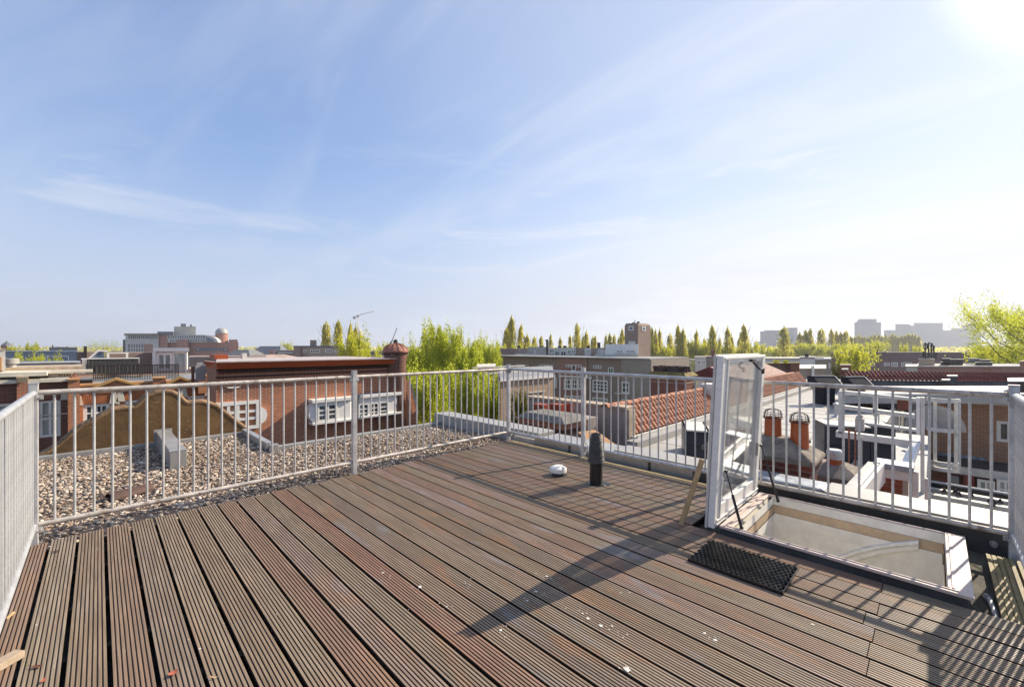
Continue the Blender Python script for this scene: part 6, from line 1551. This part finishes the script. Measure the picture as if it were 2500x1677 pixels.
t.part('jib', mb, WHITE); mb = MB(); mb.box(p0[0]-.6,p0[0]+1.8,-.8,.8,p0[1]-2.2,p0[1]); t.part('counterweight', mb, CONC_G); mb = MB(); mb.box(p1[0]-.8,p1[0]+.8,-.8,.8,p1[1]-1.8,p1[1]+.2); t.part('cab', mb, GREYR)
for i, (px, yt, lab) in enumerate(((1158, 808, 'thin far mast left of the poplar clump'), (1211, 808, 'thin far mast just left of the tallest poplars'), (1311, 812, 'thin far mast right of the poplar clump'), (1687, 806, 'thin lattice mast between the poplars right of the tower'), (1936, 822, 'slender dark mast in front of the far towers'))):
    f_ = Fr('C', 700); t = TH(f_, 'radio_mast', lab, 'mast', px); mb = MB(); s_, z_ = f_.sz(px, yt); mb.tube((s_,0,GZ),(s_,0,z_),.5,.12,5); t.part('pole', mb, GREYR)
# ---- far towers in the haze
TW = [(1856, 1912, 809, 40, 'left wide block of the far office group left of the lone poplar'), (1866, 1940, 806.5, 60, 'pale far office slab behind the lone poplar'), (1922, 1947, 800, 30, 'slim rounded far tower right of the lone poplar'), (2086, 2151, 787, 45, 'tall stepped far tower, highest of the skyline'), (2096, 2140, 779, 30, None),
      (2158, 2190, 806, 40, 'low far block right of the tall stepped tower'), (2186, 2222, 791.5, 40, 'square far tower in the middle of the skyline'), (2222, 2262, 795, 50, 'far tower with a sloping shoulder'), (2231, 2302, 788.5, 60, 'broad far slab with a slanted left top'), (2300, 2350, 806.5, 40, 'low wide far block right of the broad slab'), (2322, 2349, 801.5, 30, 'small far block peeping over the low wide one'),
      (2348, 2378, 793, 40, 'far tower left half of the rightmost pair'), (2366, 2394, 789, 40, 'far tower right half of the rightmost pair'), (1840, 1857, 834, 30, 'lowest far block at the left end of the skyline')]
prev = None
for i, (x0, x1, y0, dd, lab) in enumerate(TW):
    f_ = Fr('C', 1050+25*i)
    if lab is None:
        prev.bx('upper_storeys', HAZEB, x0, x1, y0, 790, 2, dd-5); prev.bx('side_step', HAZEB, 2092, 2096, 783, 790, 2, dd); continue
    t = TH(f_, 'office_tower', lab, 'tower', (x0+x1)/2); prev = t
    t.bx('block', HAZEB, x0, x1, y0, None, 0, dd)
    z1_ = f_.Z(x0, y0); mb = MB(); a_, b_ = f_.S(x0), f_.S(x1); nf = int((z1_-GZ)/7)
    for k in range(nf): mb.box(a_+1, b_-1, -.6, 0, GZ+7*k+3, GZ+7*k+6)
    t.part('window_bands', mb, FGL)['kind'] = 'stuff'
# smoke near the towers
# ================================================================== TREES
def quads(name, c, nrm_, size, m):
    n = len(c); u = np.cross(nrm_, rng.normal(size=(n,3))); u /= np.linalg.norm(u, axis=1)[:,None]+1e-9; v = np.cross(nrm_, u); v /= np.linalg.norm(v, axis=1)[:,None]+1e-9
    u *= size[:,None]; v *= size[:,None]*.62
    P = np.stack([c-u, c-v*.9, c+u, c+v*.9], 1)
    me = bpy.data.meshes.new(name); me.vertices.add(n*4); me.vertices.foreach_set('co', P.reshape(-1))
    me.loops.add(n*4); me.loops.foreach_set('vertex_index', np.arange(n*4)); me.polygons.add(n)
    me.polygons.foreach_set('loop_start', np.arange(0, n*4, 4)); me.polygons.foreach_set('loop_total', np.full(n, 4)); me.materials.append(m); me.update()
    return me
def tree_meshes(kind, seed, n_leaf, lsize, leafm, H=10., Wd=6., base=.2, limbs=14, sub=5):
    """unit tree of height H and crown width Wd: trunk with limbs and twigs, and leaves gathered along the twigs"""
    r = np.random.default_rng(seed); mb = MB(); tips = []
    lean = r.normal(size=2)*.02*H
    tp = [(0, 0, 0), (lean[0]*.3, lean[1]*.3, H*.35), (lean[0], lean[1], H*.75), (lean[0]*1.2, lean[1]*1.2, H*.97)]
    rr = H*(.022 if kind != 'poplar' else .016)
    for i in range(3): mb.tube(tp[i], tp[i+1], rr*(1-.3*i), rr*(1-.3*(i+1)), 6, caps=False)
    def trunk(u):
        x = u*3/.97*.97; z = u*H*.97
        for i in range(3):
            if z <= tp[i+1][2]+1e-6:
                f = (z-tp[i][2])/(tp[i+1][2]-tp[i][2]); return np.array(tp[i])*(1-f)+np.array(tp[i+1])*f
        return np.array(tp[3])
    for l in range(limbs):
        u = base+(.93-base)*(l+.5*r.random())/limbs; a = l*2.4+r.random()*.8; p = trunk(u)
        if kind == 'poplar': prof = math.sin(math.pi*min(1, max(0.05, (u-base+.10)/(1.08-base))))**.55; L = Wd*.5*prof*1.25; up = 2.6
        elif kind == 'willow': prof = math.sin(math.pi*(u*.8+.16))**.6; L = Wd*.62*prof; up = .45 if u < .7 else 1.2
        elif kind == 'bush': L = Wd*.5*math.sin(math.pi*(u*.75+.2))**.5; up = .6
        else: prof = math.sin(math.pi*min(1, (u*.70+.22)))**.6; L = Wd*.56*prof; up = .85 if u < .6 else 1.5
        L *= r.uniform(.75, 1.15); d = np.array([math.cos(a), math.sin(a), up*r.uniform(.7,1.3)]); hl = L
        e = p+np.array([d[0]*hl, d[1]*hl, 0])+np.array([0,0,d[2]*hl*.62])
        e[2] = min(e[2], H*1.0)
        m_ = (p+e)/2+np.array([0,0,-.10*hl if kind != 'poplar' else -.2*hl]); br = rr*.42*(1-u*.5)
        mb.tube(p, m_, br, br*.6, 5, caps=False); mb.tube(m_, e, br*.6, br*.15, 4, caps=False)
        for s_ in range(sub):
            f = .3+.7*(s_+r.random())/sub; q = (p*(1-f)+m_*f) if f < .5 else (m_*(1-(f-.5)*2)+e*(f-.5)*2)
            d2 = r.normal(size=3)*np.array([1,1,.6])+np.array([math.cos(a),math.sin(a),up])*.7; d2 /= np.linalg.norm(d2)
            ll = L*r.uniform(.25,.5) if kind != 'poplar' else L*r.uniform(.4,.8)
            if kind == 'poplar': d2 = d2*np.array([.35,.35,1]); d2 /= np.linalg.norm(d2); d2[2] = abs(d2[2])
            w = q+d2*ll; mb.tube(q, w, br*.25, br*.06, 3, caps=False)
            if kind == 'willow': tips.append((q, w, 1.)); tips.append((w, w+np.array([d2[0]*.3,d2[1]*.3,-1])*ll*1.2, 1.))
            else: tips.append((q, w, 1.))
        tips.append((m_, e, .7))
    k = len(tips); per = r.multinomial(n_leaf, np.array([t_[2] for t_ in tips])/sum(t_[2] for t_ in tips))
    C = []
    for (q, w, _), n_ in zip(tips, per):
        f = r.random(n_)[:,None]**.7; sp = np.linalg.norm(w-q)*.22+lsize*1.2
        C.append(q*(1-f)+w*f+r.normal(size=(n_,3))*sp*(.5 if kind == 'poplar' else .7))
    C = np.concatenate(C); C[:,2] = np.clip(C[:,2], H*.04, None)
    if kind == 'poplar':
        t_ = np.clip(C[:,2]/H, 0, 1.03); env = np.minimum(1, (t_/.22+.12))*np.clip(1.03-t_, 0, 1)**.42*1.12
        R_ = np.minimum(1, env)*Wd*.5*(1+.22*np.sin(np.arctan2(C[:,1], C[:,0])*3+t_*9)); q_ = np.hypot(C[:,0], C[:,1]); k_ = np.where(q_ > R_, R_*r.uniform(.35, 1.05, len(C))/(q_+1e-6), 1); C[:,:2] *= k_[:,None]
    kz = H/np.percentile(C[:,2], 99.6); kr = 1.0 if kind == 'poplar' else Wd*.5/np.percentile(np.hypot(C[:,0], C[:,1]), 97)
    C *= np.array([kr, kr, kz]); mb.v = [(a_*kr, b_*kr, c_*kz) for a_, b_, c_ in mb.v]
    nr_ = r.normal(size=C.shape); nr_ /= np.linalg.norm(nr_, axis=1)[:,None]
    return mb.build('trunk', TREEBARK, data_only=True), quads('crown', C, nr_, lsize*r.uniform(.6,1.3,len(C)), leafm)
def plant_tree(name, label, group, D, px, ytop, halfw, proto, zb=GZ, H=10., Wd=6., kind='tree', rot=None):
    f_ = Fr('C', D); s_, zt_ = f_.sz(px, ytop); hgt = zt_-zb; wid = 2*halfw*D/FOC
    root = thing(name, label, kind, f_.world(s_, 0, zb), 0, group)
    root.rotation_euler = (0, 0, rot if rot is not None else random.uniform(0, 6.28)); root.scale = (wid/Wd, wid/Wd, hgt/H)
    link('trunk', proto[0], root); link('crown', proto[1], root)
    return root
POP = [tree_meshes('poplar', 20+i, 6500, .11, LEAF_P, 10, 2.6, .06, 30, 5) for i in range(4)]
# columns are about 2.2 wide for a height of 10
pops = [(797,787,14,150),(826,784,13,150),(856,790,12,120),(868,795,9,122),
 (1239,800,14,150),(1249,774,15,148),(1273,793,13,150),(1287,817,12,150),(1305,822,10,170),(1322,822,10,170),(1345,815,7,170),(1368,824,8,180),(1391,819,9,180),(1408,791,15,165),(1424,820,9,175),(1432,809,10,170),(1448,822,9,180),(1453,820,8,170),(1480,818,9,180),(1489,815,9,170),(1500,817,8,175),(1512,824,7,180),(1519,803,10,175),
 (1581,802,9,170),(1591,800,9,172),(1600,806,10,165),(1611,804,9,170),(1636,815,13,170),(1655,794,11,160),(1668,804,12,160),(1700,808,12,165),(1720,826,8,180),(1738,796,14,160),(1758,824,8,180),(1777,799,12,165),(1786,820,9,172),(1806,822,8,180),(1815,793,12,160),
 (1914,799,17,210),(1952,812,10,250),(1966,806,9,250),(1978,802,10,250),(2006,803,11,260),(2029,804,9,260),(2042,808,8,265),(2053,812,8,265),(2066,808,9,265),(2077,822,8,270)]
xs = 2088
while xs < 2245: pops.append((xs, random.uniform(814, 822), 6.5, 420)); xs += 8.2
pops.sort()
ordn = lambda k: ['first','second','third','fourth','fifth','sixth','seventh','eighth','ninth','tenth','eleventh','twelfth','thirteenth','fourteenth','fifteenth','sixteenth','seventeenth','eighteenth','nineteenth','twentieth','twenty-first','twenty-second','twenty-third','twenty-fourth'][k]
secs = [(0, 1000, 'left of the round chimney'), (1000, 1540, 'left of the brick tower'), (1540, 1840, 'between brick tower and hatch lid'), (1840, 2084, 'right of the hatch lid'), (2084, 2300, 'in the hazy row under the towers')]
for a_, b_, where in secs:
    sel = [p for p in pops if a_ <= p[0] < b_]
    for k, (px, yt, hw, D) in enumerate(sel):
        look = 'tall' if yt < 797 else 'hazy small' if D > 400 else 'short' if yt > 818 else 'slender'
        plant_tree('poplar', f'{look} yellow-green poplar, {ordn(k)} from the left {where}', 'poplars along the skyline', D, px, yt, hw*random.uniform(.95, 1.35), POP[k % 4], Wd=2.6)
RND = [tree_meshes('round', 40+i, 9000, .17, LEAF, 10, 9, .18, 20, 6) for i in range(2)]
WIL = [tree_meshes('willow', 60+i, 52000, .095, LEAF_W, 10, 7, .10, 34, 9) for i in range(3)]
AIR = tree_meshes('round', 71, 4200, .075, LEAF_W, 10, 9, .18, 24, 9)
BIG = tree_meshes('round', 75, 26000, .075, LEAF_W, 10, 10, .12, 30, 10)
# the large bright trees behind the railing, centre
for k, (px, yt, hw, D, lab) in enumerate(((1068, 800, 54, 44, 'tallest feathery bright green tree right of the round chimney'), (1103, 812, 50, 42, 'second tall feathery green tree, just right of the tallest'), (1020, 846, 56, 40, 'bright green tree directly behind the round chimney'),
        (1140, 852, 58, 38, 'dense bright green tree left of the dark brick shaft'), (1142, 905, 75, 30, 'lower drooping yellow-green tree below the brick shaft'), (1050, 905, 80, 32, 'lower drooping green tree right of the vine covered wall'), (1205, 935, 50, 26, 'drooping yellow-green tree close behind the railing corner post'),
        (1196, 842, 44, 52, 'green tree right of the dark brick shaft'), (1165, 830, 34, 58, 'small feathery tree above the brick shaft'))):
    plant_tree('willow_tree', lab, 'bright green trees in the courtyard', D, px, yt, hw*.95, WIL[k % 3], Wd=7)
plant_tree('round_tree', 'yellow-green rounded tree under the crane, left of the round chimney', 'rounded trees', 70, 868, 812, 50, RND[0], Wd=9)
plant_tree('round_tree', 'yellow-green tree at the right foot of the crane tree', 'rounded trees', 66, 900, 850, 34, RND[1], Wd=9)
plant_tree('round_tree', 'light green tree behind the grey roofed house by the chimney', 'rounded trees', 130, 945, 836, 24, RND[0], Wd=9)
plant_tree('round_tree', 'small green tree above the mansard building at the left', 'rounded trees', 210, 700, 835, 14, RND[1], Wd=9)
plant_tree('round_tree', 'rounded yellow green tree left of the blue building', 'rounded trees', 150, 78, 836, 16, RND[0], Wd=9)
plant_tree('round_tree', 'green tree beside the small turret at the left edge', 'rounded trees', 180, 24, 842, 14, RND[1], Wd=9)
plant_tree('round_tree', 'wide green tree in front of the blue building at the left', 'rounded trees', 60, 70, 862, 42, RND[0], Wd=9)
plant_tree('round_bush', 'small bright yellow-green clipped tree in front of the blue building', 'rounded trees', 55, 136, 871, 22, RND[1], Wd=9)
plant_tree('bare_tree', 'spreading half-bare tree left of the institute building', 'half-bare trees', 150, 252, 828, 38, AIR, Wd=9)
plant_tree('bare_tree', 'half-bare tree with dark twigs beside the mossy chimney', 'half-bare trees', 60, 1670, 868, 30, AIR, Wd=9)
plant_tree('round_tree', 'rounded light green tree in front of the long purple brown row', 'rounded trees', 75, 2087, 842, 46, RND[0], Wd=9)
plant_tree('round_tree', 'dark hazy bush among the far poplars at the right', 'rounded trees', 150, 2205, 840, 10, RND[1], Wd=9)
plant_tree('round_tree', 'yellow green tree top behind the antenna frame', 'rounded trees', 160, 2240, 843, 12, RND[0], Wd=9)
plant_tree('large_tree', 'large spreading tree with visible branches at the right edge', None, 62, 2505, 728, 135, BIG, Wd=10, rot=1.2)
plant_tree('large_tree', 'second large tree filling the right edge behind the spreading one', None, 70, 2580, 742, 120, BIG, Wd=10, rot=3.6)
plant_tree('round_tree', 'bright green lower tree under the large tree at the right edge', 'rounded trees', 66, 2432, 842, 50, RND[1], Wd=9)
xs = 1560; k = 0; wh = []
while xs < 2160: wh.append(xs); xs += random.uniform(24, 34)
for k, px in enumerate(wh):
    plant_tree('round_tree', f'low rounded green tree, {ordn(k)} from the left in the belt behind the roofs', 'low trees in the green belt', 165 if px < 1850 else 230, px, random.uniform(830, 850), random.uniform(17, 27), RND[k % 2], Wd=9)
for k, px in enumerate((1225, 1262, 1300)):
    plant_tree('round_tree', f'low green tree, {ordn(k)} from the left behind the grey penthouse boxes', 'low trees in the green belt', 140, px, 840, 18, RND[k % 2], Wd=9)
BUSH = tree_meshes('bush', 90, 22000, .13, LEAF_D, 10, 8, .02, 40, 8)
plant_tree('dark_shrub', 'dark green ivy-like shrub beside the railing corner post', None, 13.0, 1266, 955, 30, BUSH, zb=-3.0, Wd=8, kind='shrub')
plant_tree('dark_shrub', 'dark conifer like shrub left of the brown chimney by the round tree', None, 55, 2043, 882, 16, BUSH, Wd=8, kind='shrub')
for px, lab, hw in ((1895, 'small green plants growing on the wide mossy chimney', 9), (1918, 'small dark plants growing on the smaller mossy chimney', 7), (2062, 'tuft of green plants on the brown chimney', 9)):
    plant_tree('chimney_plant', lab, None, 25.5, px, 879 if px < 2000 else 884, hw, RND[0], zb=Fr('C',25.5).Z(px, 889 if px < 2000 else 893), Wd=9, kind='plant')
wd = MB(); wd.box(-1200, 1200, 0, 40, GZ, GZ+14)
# far belt of woods that reads as one mass
Cw = np.stack([rng.uniform(-900, 1500, 26000), rng.uniform(0, 60, 26000), rng.uniform(GZ, GZ+15, 26000)+1.5*np.sin(rng.uniform(-900,1500,26000)*.05)], 1)
nr_ = rng.normal(size=Cw.shape); nr_ /= np.linalg.norm(nr_, axis=1)[:,None]
wo_ = link('far_woods', quads('far_woods', Cw, nr_, rng.uniform(1.2, 2.6, len(Cw)), LEAF_P)); f_ = Fr('C', 620); wo_.location = f_.world(0, 0, 0); wo_.rotation_euler = (0, 0, f_.rz); tag(wo_, kind='stuff')

# ---- town that fills in between: rows of plain brown roofed blocks
random.seed(21)
fill = 0
for (D, x0, x1, yt, n) in ((180, 150, 900, 870, 9), (230, 880, 1250, 868, 4), (140, 1560, 2500, 878, 10), (300, 0, 2500, 863, 18), (500, -100, 2600, 858, 22)):
    for i in range(n):
        a_ = x0+(x1-x0)*i/n; b_ = a_+(x1-x0)/n*random.uniform(.8,1.0); f_ = Fr('C', D+random.uniform(-15, 15)); y_ = yt+random.uniform(-1.5, 3)
        m_ = random.choice([BROWNROOF, RBR, FCONC, SLATE, CONC_G, BROWNROOF]); fill += 1
        t = TH(f_, 'town_block', f'{["brown", "reddish", "pale", "dark", "grey"][[BROWNROOF, RBR, FCONC, SLATE, CONC_G].index(m_)]} far town block, {ordn(i)} from the left in the {["nearest", "left middle", "right middle", "farther", "farthest"][[180, 230, 140, 300, 500].index(D)]} row', 'building', (a_+b_)/2, group='far town blocks'); t.bx('wall', m_, a_, b_, y_+1.5, None, 0, 14); t.bx('roof', SLATE if i % 3 else BROWNROOF, a_-.3, b_+.3, y_, y_+1.5, -.3, 14.3)
        for _ in range(random.randint(1, 3)):
            cx2 = random.uniform(a_+2, b_-4); t.bx('chimney', RBR if random.random() < .5 else CONC_G, cx2, cx2+random.uniform(1.5, 4), y_-random.uniform(1.5, 4)*140/D, y_, 4, 6)
        if D < 250:
            xw = a_+2
            while xw < b_-6: t.window(xw, xw+4.5, y_+4, y_+8.5, 2, 1, fw=.15, bar=.12); xw += random.choice([8, 8, 12])
# ---- haze
hz_ = MB(); hz_.box(-3900, 3900, -3900, 3900, GZ-2, 95)
m, nt, o = newmat('haze air'); v_ = nt.nodes.new('ShaderNodeVolumePrincipled'); v_.inputs['Color'].default_value = (.86, .91, 1, 1); v_.inputs['Density'].default_value = .00030; v_.inputs['Anisotropy'].default_value = .25; nt.links.new(v_.outputs[0], o.inputs['Volume'])
tag(hz_.build('haze', m), kind='stuff')
